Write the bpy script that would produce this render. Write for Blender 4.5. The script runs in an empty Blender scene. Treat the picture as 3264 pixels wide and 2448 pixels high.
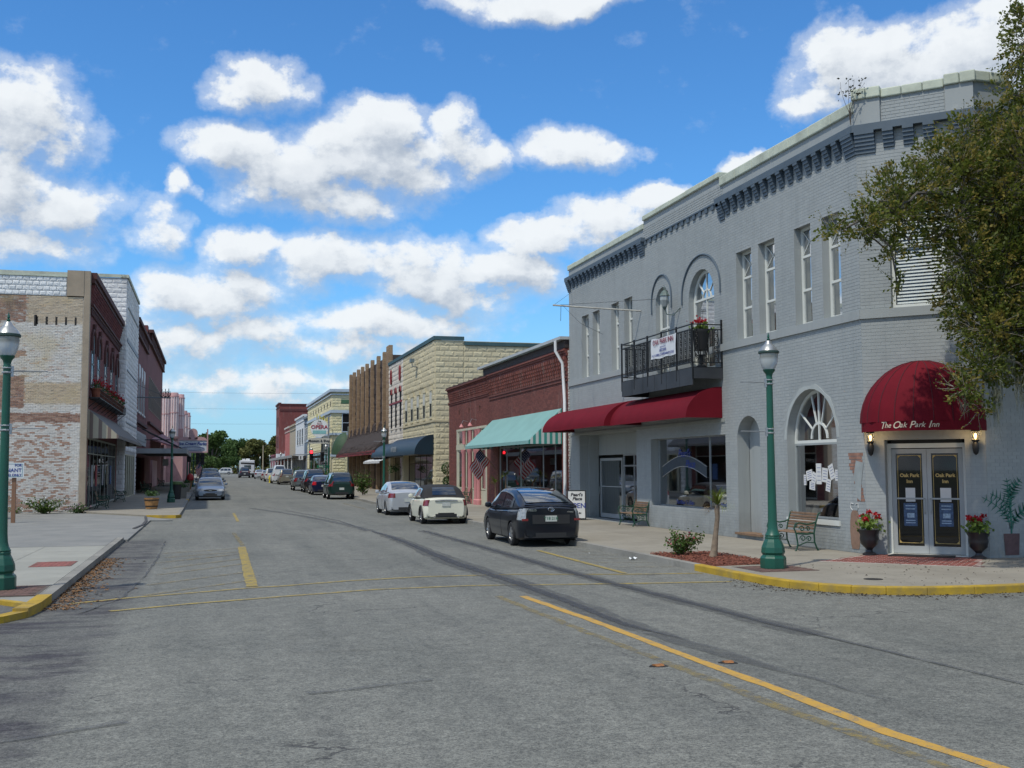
import bpy, bmesh, math, random
import numpy as np
from mathutils import Vector, Matrix
R = math.radians
scene = bpy.context.scene
COL = scene.collection

# ---------------------------------------------------------------- camera
cam_data = bpy.data.cameras.new('camera')
cam = bpy.data.objects.new('camera', cam_data)
COL.objects.link(cam)
cam_data.sensor_width = 36.0
cam_data.lens = 36.0 * 3500 / 3264
cam_data.clip_start = 0.1
cam_data.clip_end = 12000
YAW, PITCH, ROLL = R(15.419), R(4.424), R(0.25)
fw = Vector((math.sin(YAW) * math.cos(PITCH), math.cos(YAW) * math.cos(PITCH), math.sin(PITCH)))
rt = Vector((math.cos(YAW), -math.sin(YAW), 0))
up = rt.cross(fw)
m3 = Matrix((rt, up, -fw)).transposed() @ Matrix.Rotation(-ROLL, 3, 'Z')
cam.matrix_world = Matrix.Translation((0, 0, 1.9)) @ m3.to_4x4()
scene.camera = cam
scene.render.engine = 'CYCLES'
scene.view_settings.view_transform = 'Standard'
scene.view_settings.look = 'None'
scene.view_settings.gamma = 1
scene.view_settings.use_curve_mapping = False
scene.view_settings.exposure = EXPOSURE = -0.08

# ---------------------------------------------------------------- sun and sky
SUN_EL, SUN_DIRXY = R(60), Vector((-0.80, -0.60)).normalized()
sun_dir = Vector((SUN_DIRXY.x * math.cos(SUN_EL), SUN_DIRXY.y * math.cos(SUN_EL), math.sin(SUN_EL)))
sd = bpy.data.lights.new('sun', 'SUN')
sd.energy = 3.2
sd.angle = R(0.8)
sd.color = (1.0, 0.94, 0.82)
sun = bpy.data.objects.new('sun', sd)
COL.objects.link(sun)
sun.rotation_euler = sun_dir.to_track_quat('Z', 'Y').to_euler()

CLOUDS = [(0.023, 0.278, 0.046, 0.026, 1), (0.072, 0.264, 0.066, 0.032, 1), (0.135, 0.283, 0.066, 0.038, 1), (0.152, 0.309, 0.035, 0.025, 1.1), (0.173, 0.272, 0.039, 0.03, 0.9), (0.098, 0.245, 0.083, 0.021, 0.9), (0.218, 0.297, 0.022, 0.023, 0.8), (0.233, 0.277, 0.024, 0.017, 0.7), (0.035, 0.333, 0.038, 0.018, 0.75), (0.321, 0.282, 0.037, 0.019, 0.8), (0.353, 0.275, 0.026, 0.013, 0.7), (0.303, 0.413, 0.078, 0.016, 1), (-0.164, 0.291, 0.048, 0.038, 1), (-0.131, 0.28, 0.035, 0.021, 0.8), (-0.166, 0.224, 0.056, 0.032, 1), (-0.13, 0.22, 0.043, 0.03, 0.9), (-0.158, 0.187, 0.06, 0.025, 0.8), (-0.047, 0.206, 0.026, 0.021, 0.75), (-0.032, 0.243, 0.012, 0.011, 0.7), (0.033, 0.194, 0.034, 0.02, 1), (0.098, 0.188, 0.064, 0.03, 1), (0.161, 0.19, 0.064, 0.03, 1), (0.195, 0.174, 0.068, 0.034, 1), (0.263, 0.174, 0.056, 0.025, 1), (0.306, 0.207, 0.052, 0.019, 0.95), (0.344, 0.206, 0.039, 0.021, 0.8), (-0.022, 0.148, 0.051, 0.034, 1.05), (0.009, 0.153, 0.06, 0.032, 1), (0.165, 0.131, 0.089, 0.025, 0.95), (0.026, 0.121, 0.059, 0.025, 0.9), (-0.029, 0.111, 0.068, 0.03, 0.7), (0.107, 0.106, 0.047, 0.016, 0.8), (0.174, 0.106, 0.051, 0.014, 0.7), (0.058, 0.076, 0.063, 0.017, 0.6), (-0.001, 0.075, 0.051, 0.021, 0.6), (0.182, 0.077, 0.127, 0.017, 0.5), (0.408, 0.237, 0.026, 0.012, 0.85), (0.479, 0.268, 0.021, 0.011, 0.9), (0.374, 0.222, 0.052, 0.015, 0.7), (0.574, 0.336, 0.042, 0.03, 1), (0.62, 0.327, 0.053, 0.036, 1), (0.669, 0.329, 0.058, 0.038, 1.05), (0.705, 0.338, 0.049, 0.038, 1.1), (0.714, 0.293, 0.053, 0.034, 1), (0.557, 0.311, 0.027, 0.017, 0.7), (0.757, 0.312, 0.071, 0.051, 1), (-0.225, 0.247, 0.07, 0.038, 1), (0.229, 0.157, 0.06, 0.025, 0.8)]

world = bpy.data.worlds.new('World')
scene.world = world
world.use_nodes = True

class NT:
    """small helper to write node trees"""
    def __init__(s, tree): s.t = tree; s.n = tree.nodes; s.l = tree.links
    def node(s, typ, **kw):
        n = s.n.new(typ)
        for k, v in kw.items(): setattr(n, k, v)
        return n
    def put(s, sock, v):
        if v is None: return
        if isinstance(v, bpy.types.NodeSocket): s.l.new(v, sock)
        else: sock.default_value = v
    def math(s, op, a, b=None, c=None, clamp=False):
        n = s.node('ShaderNodeMath', operation=op, use_clamp=clamp)
        s.put(n.inputs[0], a); s.put(n.inputs[1], b); s.put(n.inputs[2], c)
        return n.outputs[0]
    def vmath(s, op, a, b=None, c=None):
        n = s.node('ShaderNodeVectorMath', operation=op)
        s.put(n.inputs[0], a); s.put(n.inputs[1], b)
        if c is not None: s.put(n.inputs[3] if op == 'SCALE' else n.inputs[2], c)
        return n.outputs['Value'] if op in ('LENGTH', 'DOT_PRODUCT', 'DISTANCE') else n.outputs[0]
    def noise(s, vec, scale, detail=4, rough=.5, dist=0, out='Fac', dim='3D'):
        n = s.node('ShaderNodeTexNoise', noise_dimensions=dim)
        s.put(n.inputs['Vector'], vec); n.inputs['Scale'].default_value = scale
        n.inputs['Detail'].default_value = detail; n.inputs['Roughness'].default_value = rough
        n.inputs['Distortion'].default_value = dist
        return n.outputs[out]
    def ramp(s, fac, a, b, c0=(0, 0, 0, 1), c1=(1, 1, 1, 1), mode='LINEAR'):
        n = s.node('ShaderNodeMapRange', clamp=True, interpolation_type='SMOOTHSTEP' if mode == 'EASE' else 'LINEAR')
        s.put(n.inputs[0], fac); n.inputs[1].default_value = a; n.inputs[2].default_value = b
        return n.outputs[0]
    def mix(s, fac, a, b, blend='MIX'):
        n = s.node('ShaderNodeMix', data_type='RGBA', blend_type=blend)
        s.put(n.inputs[0], fac)
        s.put(n.inputs[6], a + (1,) if isinstance(a, tuple) and len(a) == 3 else a)
        s.put(n.inputs[7], b + (1,) if isinstance(b, tuple) and len(b) == 3 else b)
        return n.outputs[2]
    def xyz(s, v):
        n = s.node('ShaderNodeSeparateXYZ'); s.l.new(v, n.inputs[0]); return n.outputs
    def comb(s, x, y, z):
        n = s.node('ShaderNodeCombineXYZ'); s.put(n.inputs[0], x); s.put(n.inputs[1], y); s.put(n.inputs[2], z)
        return n.outputs[0]

def cloud_group():
    g = bpy.data.node_groups.new('cloud_density', 'ShaderNodeTree')
    g.interface.new_socket('P', in_out='INPUT', socket_type='NodeSocketVector')
    g.interface.new_socket('Density', in_out='OUTPUT', socket_type='NodeSocketFloat')
    t = NT(g)
    gi = t.node('NodeGroupInput'); go = t.node('NodeGroupOutput')
    p = gi.outputs[0]
    # warp
    w = t.noise(p, 9, 6, .62, out='Color')
    w = t.vmath('SUBTRACT', w, (.5, .5, .5))
    pw = t.vmath('MULTIPLY_ADD', w, (.085, .06, 0), p)
    acc = None
    for az, el, ra, re, st in CLOUDS:
        if el < .215: st, ra, re = st * .86, ra * .88, re * .84
        d = t.vmath('SUBTRACT', pw, (az, el, 0))
        d = t.vmath('MULTIPLY', d, (1 / ra, 1 / re, 0))
        v = t.vmath('DOT_PRODUCT', d, d)
        v = t.math('MULTIPLY_ADD', v, -st * .8, st * .98)
        acc = v if acc is None else t.math('SMOOTH_MAX', acc, v, .3)
    # the same kind of scattered cumulus all round, outside the frame
    px, py, _ = t.xyz(p)
    oth = t.math('MULTIPLY_ADD', t.noise(t.vmath('MULTIPLY', p, (1, 2.4, 1)), 3.4, 2, .5), 5.0, -2.35)
    msk = t.math('MAXIMUM', t.ramp(t.math('ABSOLUTE', t.math('SUBTRACT', px, .27)), .6, .75), t.ramp(py, .45, .55))
    acc = t.math('MAXIMUM', acc, t.math('MULTIPLY_ADD', msk, 2.0, t.math('SUBTRACT', oth, 2.0)))
    fb = t.noise(t.vmath('MULTIPLY', p, (1, 1.3, 1)), 26, 10, .6)
    fb2 = t.noise(p, 8, 3, .5)
    n = t.math('MULTIPLY_ADD', fb, 2.1, -1.05)
    n = t.math('MULTIPLY_ADD', fb2, .7, t.math('SUBTRACT', n, .25))
    acc = t.math('MAXIMUM', acc, -1.15)
    v = t.math('ADD', acc, n)
    g.links.new(v, go.inputs[0])
    return g

def build_world():
    t = NT(world.node_tree)
    world.node_tree.nodes.clear()
    out = t.node('ShaderNodeOutputWorld')
    sky = t.node('ShaderNodeTexSky', sky_type='NISHITA')
    sky.sun_disc = False
    sky.sun_elevation = SUN_EL
    sky.sun_rotation = math.atan2(sun_dir.x, sun_dir.y)
    sky.air_density = 1.0; sky.dust_density = 0.35; sky.ozone_density = 2.6; sky.altitude = 0
    tc = t.node('ShaderNodeTexCoord')
    d = t.vmath('NORMALIZE', tc.outputs['Generated'])
    x, y, z = t.xyz(d)
    az = t.math('ARCTAN2', x, y); el = t.math('ARCSINE', z)
    p = t.comb(az, el, 0)
    G = cloud_group()
    def dens(v):
        n = t.node('ShaderNodeGroup'); n.node_tree = G; t.l.new(v, n.inputs[0]); return n.outputs[0]
    d0 = dens(p)
    d1 = dens(t.vmath('ADD', p, (-.006, .016, 0)))
    d0 = t.math('ADD', d0, t.math('MULTIPLY', t.math('SUBTRACT', d0, d1), .4))
    alpha = t.ramp(d0, -.1, .85, mode='EASE')
    soft = t.ramp(d0, -.8, .45, mode='EASE')
    alpha = t.math('MAXIMUM', alpha, t.math('MULTIPLY', soft, .42))
    # thin clouds: lit where there is less cloud toward the sun above, greyer in the thick lower parts
    lit = t.ramp(t.math('SUBTRACT', d0, d1), -.5, .45)
    thick = t.ramp(d1, .1, 1.15)
    sh = t.math('MULTIPLY_ADD', lit, .55, .45)
    sh = t.math('SUBTRACT', sh, t.math('MULTIPLY', thick, .42))
    sh = t.math('ADD', sh, t.math('MULTIPLY', t.math('SUBTRACT', t.noise(p, 45, 6, .6), .5), .3), clamp=True)
    ccol = t.mix(sh, (.47, .54, .64), (.95, .99, 1.02))
    # low sky pales to milky blue (thin far cloud and haze), as in the photograph
    low = t.ramp(el, .2, .0, mode='EASE')
    s = t.node('ShaderNodeHueSaturation'); s.inputs['Saturation'].default_value = 1.12
    s.inputs['Value'].default_value = 1.0
    t.l.new(sky.outputs[0], s.inputs['Color'])
    skyc = t.vmath('MULTIPLY', s.outputs[0], (.125 * .66, .125 * 1.12, .125 * 1.44))
    skyc = t.mix(t.math('MULTIPLY', low, .62), skyc, (.36, .60, .86))
    col = t.mix(t.math('MULTIPLY', alpha, .97), skyc, ccol)
    below = t.ramp(el, -.002, -.02)
    col = t.mix(below, col, (.16, .17, .17))
    bg = t.node('ShaderNodeBackground')
    bg.inputs['Strength'].default_value = 1.0
    t.l.new(col, bg.inputs[0]); t.l.new(bg.outputs[0], out.inputs[0])
build_world()
world.cycles.sampling_method = 'MANUAL'
world.cycles.sample_map_resolution = 1024

# ---------------------------------------------------------------- materials
MATS = {}
def principled(name):
    m = bpy.data.materials.new(name); m.use_nodes = True
    t = NT(m.node_tree); b = m.node_tree.nodes['Principled BSDF']
    MATS[name] = m
    return m, t, b

def mat(name, col, rough=.6, var=.12, scale=3.0, metal=0, bump=0.0, bscale=40, spec=.5, coat=0, dirt=None, dirt_amt=.3, islands=0.0, sss=0):
    """painted / plain surface with noise variation in colour and fine relief"""
    if name in MATS: return MATS[name]
    m, t, b = principled(name)
    geo = t.node('ShaderNodeNewGeometry')
    pos = geo.outputs['Position']
    n = t.noise(pos, scale, 6, .6)
    f = t.ramp(n, .3, .7)
    c0 = tuple(max(0, c * (1 - var)) for c in col); c1 = tuple(min(1, c * (1 + var)) for c in col)
    c = t.mix(f, c0, c1)
    if dirt is not None:
        dn = t.ramp(t.noise(pos, scale * .45 + .2, 8, .68), .48, .75)
        c = t.mix(t.math('MULTIPLY', dn, dirt_amt), c, dirt)
    if islands:
        oi = t.node('ShaderNodeObjectInfo')
        r = t.math('FRACT', t.math('ADD', geo.outputs['Random Per Island'], oi.outputs['Random']))
        hv = t.node('ShaderNodeHueSaturation')
        t.put(hv.inputs['Value'], t.math('MULTIPLY_ADD', r, 2 * islands, 1 - islands))
        t.l.new(c, hv.inputs['Color']); c = hv.outputs[0]
    t.l.new(c, b.inputs['Base Color'])
    b.inputs['Roughness'].default_value = rough
    b.inputs['Metallic'].default_value = metal
    b.inputs['Specular IOR Level'].default_value = spec
    b.inputs['Coat Weight'].default_value = coat
    b.inputs['Coat Roughness'].default_value = .05
    if bump:
        bn = t.node('ShaderNodeBump'); bn.inputs['Strength'].default_value = bump
        bn.inputs['Distance'].default_value = .02
        t.l.new(t.noise(pos, bscale, 6, .65), bn.inputs['Height'])
        t.l.new(bn.outputs[0], b.inputs['Normal'])
    return m

def glass_mat(name, clear=.55, rough=.02, refl=.55):
    """window glass: reflects, lets part of the light through"""
    if name in MATS: return MATS[name]
    m = bpy.data.materials.new(name); m.use_nodes = True; MATS[name] = m
    t = NT(m.node_tree); m.node_tree.nodes.clear()
    out = t.node('ShaderNodeOutputMaterial')
    tr = t.node('ShaderNodeBsdfTransparent'); tr.inputs[0].default_value = (clear, clear * 1.02, clear, 1)
    gl = t.node('ShaderNodeBsdfGlossy'); gl.inputs['Roughness'].default_value = rough
    gl.inputs[0].default_value = (.95, .97, 1, 1)
    lw = t.node('ShaderNodeLayerWeight'); lw.inputs[0].default_value = .35
    geo = t.node('ShaderNodeNewGeometry')
    bn = t.node('ShaderNodeBump'); bn.inputs['Strength'].default_value = .03
    t.l.new(t.noise(geo.outputs['Position'], 1.5, 2), bn.inputs['Height'])
    t.l.new(bn.outputs[0], gl.inputs['Normal'])
    mx = t.node('ShaderNodeMixShader')
    t.put(mx.inputs[0], t.math('MULTIPLY_ADD', lw.outputs['Fresnel'], refl, .03, clamp=True))
    t.l.new(tr.outputs[0], mx.inputs[1]); t.l.new(gl.outputs[0], mx.inputs[2])
    t.l.new(mx.outputs[0], out.inputs[0])
    return m

def emit_mat(name, col, strength):
    m, t, b = principled(name)
    b.inputs['Base Color'].default_value = (*col, 1)
    b.inputs['Emission Color'].default_value = (*col, 1)
    b.inputs['Emission Strength'].default_value = strength
    return m

# ---------------------------------------------------------------- object helpers
def rise(y):
    """the street climbs gently beyond the first block"""
    if y < 60: return 0.0
    if y > 200: return 0.7
    return 0.7 * (y - 60) / 140

def tag(o, label=None, cat=None, group=None, kind=None):
    if label: o['label'] = label
    if cat: o['category'] = cat
    if group: o['group'] = group
    if kind: o['kind'] = kind
    return o

def thing(name, label, cat, loc=(0, 0, 0), rz=0, group=None):
    o = bpy.data.objects.new(name, None); COL.objects.link(o)
    o.empty_display_size = .3
    o.location = loc; o.rotation_euler = (0, 0, rz)
    return tag(o, label, cat, group)

class MB:
    """mesh builder; vertices are in world axes, build() moves them to the parent's frame"""
    def __init__(s): s.v = []; s.f = []; s.m = []; s.cur = 0
    def add(s, vs, fs):
        k = len(s.v); s.v += [tuple(v) for v in vs]
        s.f += [tuple(i + k for i in f) for f in fs]; s.m += [s.cur] * len(fs)
        return s
    def box(s, x0, x1, y0, y1, z0, z1):
        if x0 > x1: x0, x1 = x1, x0
        if y0 > y1: y0, y1 = y1, y0
        return s.add([(x0, y0, z0), (x1, y0, z0), (x1, y1, z0), (x0, y1, z0), (x0, y0, z1), (x1, y0, z1), (x1, y1, z1), (x0, y1, z1)],
                     [(0, 3, 2, 1), (4, 5, 6, 7), (0, 1, 5, 4), (1, 2, 6, 5), (2, 3, 7, 6), (3, 0, 4, 7)])
    def obox(s, P, s0, s1, z0, z1, d0, d1):
        """box in a wall plane P: along s0..s1, height z0..z1, outward depth d0..d1"""
        return s.hexa([P(a, z, d) for z in (z0, z1) for a, d in ((s0, d0), (s1, d0), (s1, d1), (s0, d1))])
    def hexa(s, v):
        a, b_, d = Vector(v[1]) - Vector(v[0]), Vector(v[3]) - Vector(v[0]), Vector(v[4]) - Vector(v[0])
        fs = [(0, 3, 2, 1), (4, 5, 6, 7), (0, 1, 5, 4), (1, 2, 6, 5), (2, 3, 7, 6), (3, 0, 4, 7)]
        if a.cross(b_).dot(d) < 0: fs = [tuple(reversed(f)) for f in fs]
        return s.add(v, fs)
    def tube(s, pts, r, n=8, cap=True):
        pts = [Vector(p) for p in pts]
        rs = r if isinstance(r, (list, tuple)) else [r] * len(pts)
        prev = None; rings = []
        for i, p in enumerate(pts):
            d = (pts[min(i + 1, len(pts) - 1)] - pts[max(i - 1, 0)])
            if d.length < 1e-9: d = Vector((0, 0, 1))
            d.normalize()
            a = prev if prev is not None else (Vector((0, 0, 1)) if abs(d.z) < .9 else Vector((1, 0, 0)))
            u = (a - d * a.dot(d))
            if u.length < 1e-6: u = d.orthogonal()
            u.normalize(); w = d.cross(u); prev = u
            rings.append([p + (u * math.cos(2 * math.pi * k / n) + w * math.sin(2 * math.pi * k / n)) * rs[i] for k in range(n)])
        fs = []
        for i in range(len(pts) - 1):
            for k in range(n):
                k2 = (k + 1) % n
                fs.append((i * n + k, i * n + k2, (i + 1) * n + k2, (i + 1) * n + k))
        if cap:
            fs.append(tuple(reversed(range(n)))); fs.append(tuple((len(pts) - 1) * n + k for k in range(n)))
        return s.add([p for r_ in rings for p in r_], fs)
    def lathe(s, prof, c=(0, 0, 0), n=16, rot=0, sx=1, sy=1):
        vs = []; fs = []
        for r, z in prof:
            for k in range(n):
                a = 2 * math.pi * k / n + rot
                vs.append((c[0] + r * sx * math.cos(a), c[1] + r * sy * math.sin(a), c[2] + z))
        for i in range(len(prof) - 1):
            for k in range(n):
                k2 = (k + 1) % n
                fs.append((i * n + k, i * n + k2, (i + 1) * n + k2, (i + 1) * n + k))
        fs.append(tuple(reversed(range(n)))); fs.append(tuple((len(prof) - 1) * n + k for k in range(n)))
        return s.add(vs, fs)
    def prism(s, poly, z0, z1):
        n = len(poly)
        a = sum(poly[i][0] * poly[(i + 1) % n][1] - poly[(i + 1) % n][0] * poly[i][1] for i in range(n))
        if a < 0: poly = list(reversed(poly))
        vs = [(x, y, z0) for x, y in poly] + [(x, y, z1) for x, y in poly]
        return s.add(vs, [tuple(reversed(range(n))), tuple(range(n, 2 * n))] + [(i, (i + 1) % n, n + (i + 1) % n, n + i) for i in range(n)])
    def sheet(s, rows):
        """grid from rows of points"""
        n = len(rows[0]); fs = []
        for i in range(len(rows) - 1):
            for k in range(n - 1):
                fs.append((i * n + k, i * n + k + 1, (i + 1) * n + k + 1, (i + 1) * n + k))
        return s.add([p for r_ in rows for p in r_], fs)
    def mesh(s, name):
        me = bpy.data.meshes.new(name); me.from_pydata(s.v, [], s.f); me.update(); return me
    def build(s, name, m, parent=None, smooth=False, label=None, kind=None, local=False):
        me = s.mesh(name)
        for mm in (m if isinstance(m, (list, tuple)) else [m]): me.materials.append(mm)
        if isinstance(m, (list, tuple)): me.polygons.foreach_set('material_index', s.m)
        o = bpy.data.objects.new(name, me); COL.objects.link(o)
        if parent is not None:
            o.parent = parent
            if not local:
                pm = world_mat(parent)
                me.transform(pm.inverted())
        if smooth: shade(me, smooth if isinstance(smooth, (int, float)) and smooth is not True else 40)
        if label: o['label'] = label
        if kind: o['kind'] = kind
        return o

def world_mat(o):
    m = Matrix.LocRotScale(o.location, o.rotation_euler, o.scale)
    return world_mat(o.parent) @ m if o.parent else m

def shade(me, ang=40):
    me.shade_smooth()
    me.set_sharp_from_angle(angle=R(ang))

def bevel(o, w=.01, seg=2):
    b = o.modifiers.new('bevel', 'BEVEL'); b.width = w; b.segments = seg; b.limit_method = 'ANGLE'
    return o

def copy_tree(o, loc=None, rz=None, label=None, group=None, parent=None):
    c = o.copy(); COL.objects.link(c); c.parent = parent
    if loc is not None: c.location = loc
    if rz is not None: c.rotation_euler = (0, 0, rz)
    if label: c['label'] = label
    if group: c['group'] = group
    for ch in [k for k in bpy.data.objects if k.parent == o]:
        copy_tree(ch, parent=c)
    return c

def text(name, s, m, size, loc, xdir, parent=None, extrude=.004, align='CENTER', shear=0, up=(0, 0, 1), sx=1.0, offset=0, bold=0):
    """flat lettering as a mesh: loc is its centre, xdir the reading direction"""
    cu = bpy.data.curves.new(name, 'FONT'); cu.body = s; cu.size = size; cu.align_x = align; cu.align_y = 'CENTER'
    cu.extrude = extrude; cu.shear = shear; cu.resolution_u = 3; cu.offset = bold
    ob = bpy.data.objects.new(name, cu); COL.objects.link(ob)
    dg = bpy.context.evaluated_depsgraph_get()
    me = bpy.data.meshes.new_from_object(ob.evaluated_get(dg))
    bpy.data.objects.remove(ob)
    me.name = name
    x = Vector(xdir).normalized(); u = Vector(up).normalized(); n = x.cross(u); u = n.cross(x)
    M = Matrix((x * sx, u, n)).transposed().to_4x4(); M.translation = Vector(loc)
    me.transform(M)
    me.materials.clear(); me.materials.append(m)
    o = bpy.data.objects.new(name, me); COL.objects.link(o)
    if parent is not None:
        o.parent = parent; me.transform(world_mat(parent).inverted())
    return o

def plane(o, d, n=None):
    """returns P(s, z, depth): s along d from o, depth outward"""
    o = Vector((o[0], o[1])); d = Vector(d).normalized()
    n = Vector(n).normalized() if n else Vector((-d.y, d.x))
    def P(s, z, dep=0): return (o.x + d.x * s + n.x * dep, o.y + d.y * s + n.y * dep, z)
    P.n = n; P.d = d
    return P

# openings: (s0, s1, z0, z1, arch) ; arch = height of the elliptical head above z1 (0 = flat)
def op_span(op, z):
    s0, s1, z0, z1, a = op
    if z <= z0 or z >= z1 + a: return None
    if z <= z1 or a == 0: return (s0, s1)
    k = math.sqrt(max(0, 1 - ((z - z1) / a) ** 2)); c = (s0 + s1) / 2; h = (s1 - s0) / 2
    return (c - h * k, c + h * k)

def spans(S0, S1, ops, z, minw=.0):
    cuts = sorted(x for x in (op_span(o, z) for o in ops) if x)
    out = []; a = S0
    for c0, c1 in cuts:
        if c0 > a + minw: out.append((a, min(c0, S1)))
        a = max(a, c1)
    if a < S1 - minw: out.append((a, S1))
    return out

def wall(mb, P, S0, S1, Z0, Z1, ops=(), t=.35, d=0.0):
    """wall slab with openings (arched ones cut in slices)"""
    zs = {Z0, Z1}
    for s0, s1, z0, z1, a in ops:
        zs |= {z0, z1, z1 + a}
        if a: zs |= {z1 + a * math.sin(math.pi / 2 * k / 10) for k in range(11)}
    zs = sorted(z for z in zs if Z0 <= z <= Z1)
    zs = [z for i, z in enumerate(zs) if i == 0 or z - zs[i - 1] > 1e-4]
    e = 1e-5
    for za, zb in zip(zs, zs[1:]):
        A = spans(S0, S1, ops, za + e); B = spans(S0, S1, ops, zb - e)
        if len(A) != len(B):
            A = B = spans(S0, S1, ops, (za + zb) / 2)
        for (a0, a1), (b0, b1) in zip(A, B):
            mb.hexa([P(a0, za, d), P(a1, za, d), P(a1, za, d - t), P(a0, za, d - t), P(b0, zb, d), P(b1, zb, d), P(b1, zb, d - t), P(b0, zb, d - t)])
    return mb

CAMP = Vector((0, 0, 1.9))
def unit_brick(rock=0, seed=0):
    """unit piece: x,z in -.5..+.5, y in 0..1 (outward is +y); rock>0 gives a quarry face"""
    r = random.Random(seed)
    if not rock:
        c = .0
        v = [(-.5, 0, -.5), (.5, 0, -.5), (.5, 0, .5), (-.5, 0, .5), (-.5, 1, -.5), (.5, 1, -.5), (.5, 1, .5), (-.5, 1, .5)]
        f = [(4, 7, 6, 5), (0, 4, 5, 1), (1, 5, 6, 2), (2, 6, 7, 3), (3, 7, 4, 0)]
        return v, f
    v = [(-.5, 0, -.5), (.5, 0, -.5), (.5, 0, .5), (-.5, 0, .5), (-.5, .5, -.5), (.5, .5, -.5), (.5, .5, .5), (-.5, .5, .5)]
    xs = [-.36, -.12, .12, .36]; zs = [-.2, .22]
    for z in zs:
        for x in xs: v.append((x + r.uniform(-.06, .06), r.uniform(.7, 1.15), z + r.uniform(-.08, .08)))
    f = [(0, 4, 5, 1), (1, 5, 6, 2), (2, 6, 7, 3), (3, 7, 4, 0)]
    f += [(4, 8, 9), (4, 9, 10, 5), (5, 10, 11), (5, 11, 15, 6), (6, 15, 14), (6, 14, 13, 7), (7, 13, 12), (7, 12, 8, 4)]
    f += [(8, 12, 13, 9), (9, 13, 14, 10), (10, 14, 15, 11)]
    return v, f

def masonry(root, P, S0, S1, Z0, Z1, bw, bh, ops, m, proud=.006, base=.0, gap=.01, n_ind=300, name='brick', rock=0, jitter=.0, skip=None, half=True, seed=1, stuff_name=None):
    rr = random.Random(seed)
    cells = []
    nrow = int(round((Z1 - Z0) / bh)); bh = (Z1 - Z0) / nrow
    for i in range(nrow):
        z0 = Z0 + i * bh; z1 = z0 + bh
        sp = spans(S0, S1, ops, z0 + bh * .3)
        sp2 = spans(S0, S1, ops, z0 + bh * .7)
        if len(sp) == len(sp2): sp = [(max(a[0], b[0]), min(a[1], b[1])) for a, b in zip(sp, sp2)]
        else: sp = sp if len(sp) > len(sp2) else sp2
        off = (bw / 2 if (i % 2 and half) else 0)
        for a, b in sp:
            k = math.floor((a - S0 + off) / bw)
            while True:
                s0 = S0 - off + k * bw; s1 = s0 + bw; k += 1
                if s0 >= b - .01: break
                s0 = max(s0, a); s1 = min(s1, b)
                if s1 - s0 < bw * .12: continue
                if skip and skip((s0 + s1) / 2, (z0 + z1) / 2): continue
                cells.append(((s0 + s1) / 2, (z0 + z1) / 2, s1 - s0 - gap, bh - gap))
    var = [unit_brick(rock, q) for q in range(5 if rock else 1)]
    N = Vector((P.n.x, P.n.y, 0)); D = Vector((P.d.x, P.d.y, 0))
    # pieces that show largest: nearest first
    order = sorted(range(len(cells)), key=lambda q: (Vector(P(cells[q][0], cells[q][1])) - CAMP).length)
    ind = set(order[:n_ind])
    handed = Vector((D.x, D.y, 0)).cross(Vector((N.x, N.y, 0))).z  # +1: right handed (x=D,y=N)
    ang = math.atan2(D.y, D.x)
    if n_ind:
        meshes = []
        for v, f in var:
            vv = v if handed > 0 else [(x, -y, z) for x, y, z in v]
            ff = f if handed > 0 else [tuple(reversed(q)) for q in f]
            me = bpy.data.meshes.new(name); me.from_pydata(vv, [], ff); me.materials.append(m); meshes.append(me)
        inv = world_mat(root).inverted() if root else Matrix()
        for q in order[:n_ind]:
            s, z, w, h = cells[q]
            o = bpy.data.objects.new(name, rr.choice(meshes)); COL.objects.link(o)
            o.parent = root
            loc = Vector(P(s, z, base))
            o.matrix_basis = inv @ Matrix.LocRotScale(loc, Matrix.Rotation(ang, 3, 'Z').to_quaternion(), Vector((w, proud * rr.uniform(1 - jitter, 1 + jitter), h)))
    rest = [q for q in range(len(cells)) if q not in ind]
    if rest:
        V = []; F = []; k = 0
        c = np.array([cells[q] for q in rest])
        pick = [rr.randrange(len(var)) for _ in rest]
        allv = []; faces = []; cnt = 0
        o2 = np.array(P(0, 0, base)); Dn = np.array([D.x, D.y, 0]); Nn = np.array([N.x, N.y, 0]); Zn = np.array([0, 0, 1.])
        for vi, (v, f) in enumerate(var):
            idx = [j for j in range(len(rest)) if pick[j] == vi]
            if not idx: continue
            cc = c[idx]; va = np.array(v)
            pr = proud * (1 + jitter * (np.random.RandomState(seed).rand(len(idx)) * 2 - 1))
            X = cc[:, None, 0] + va[None, :, 0] * cc[:, None, 2]
            Zz = cc[:, None, 1] + va[None, :, 2] * cc[:, None, 3]
            Y = va[None, :, 1] * pr[:, None]
            W = o2 + X[..., None] * Dn + Y[..., None] * Nn + Zz[..., None] * Zn
            allv.append(W.reshape(-1, 3))
            nv = len(v)
            ff = f if handed > 0 else [tuple(reversed(q)) for q in f]
            for j in range(len(idx)):
                b0 = cnt + j * nv
                faces += [tuple(b0 + a for a in q) for q in ff]
            cnt += len(idx) * nv
        me = bpy.data.meshes.new(name + '_courses'); me.from_pydata(np.concatenate(allv).tolist(), [], faces)
        me.materials.append(m)
        ob = bpy.data.objects.new(stuff_name or (name + '_courses'), me); COL.objects.link(ob); ob['kind'] = 'stuff'
        if root:
            ob.parent = root; me.transform(world_mat(root).inverted())
    return len(cells)

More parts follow.
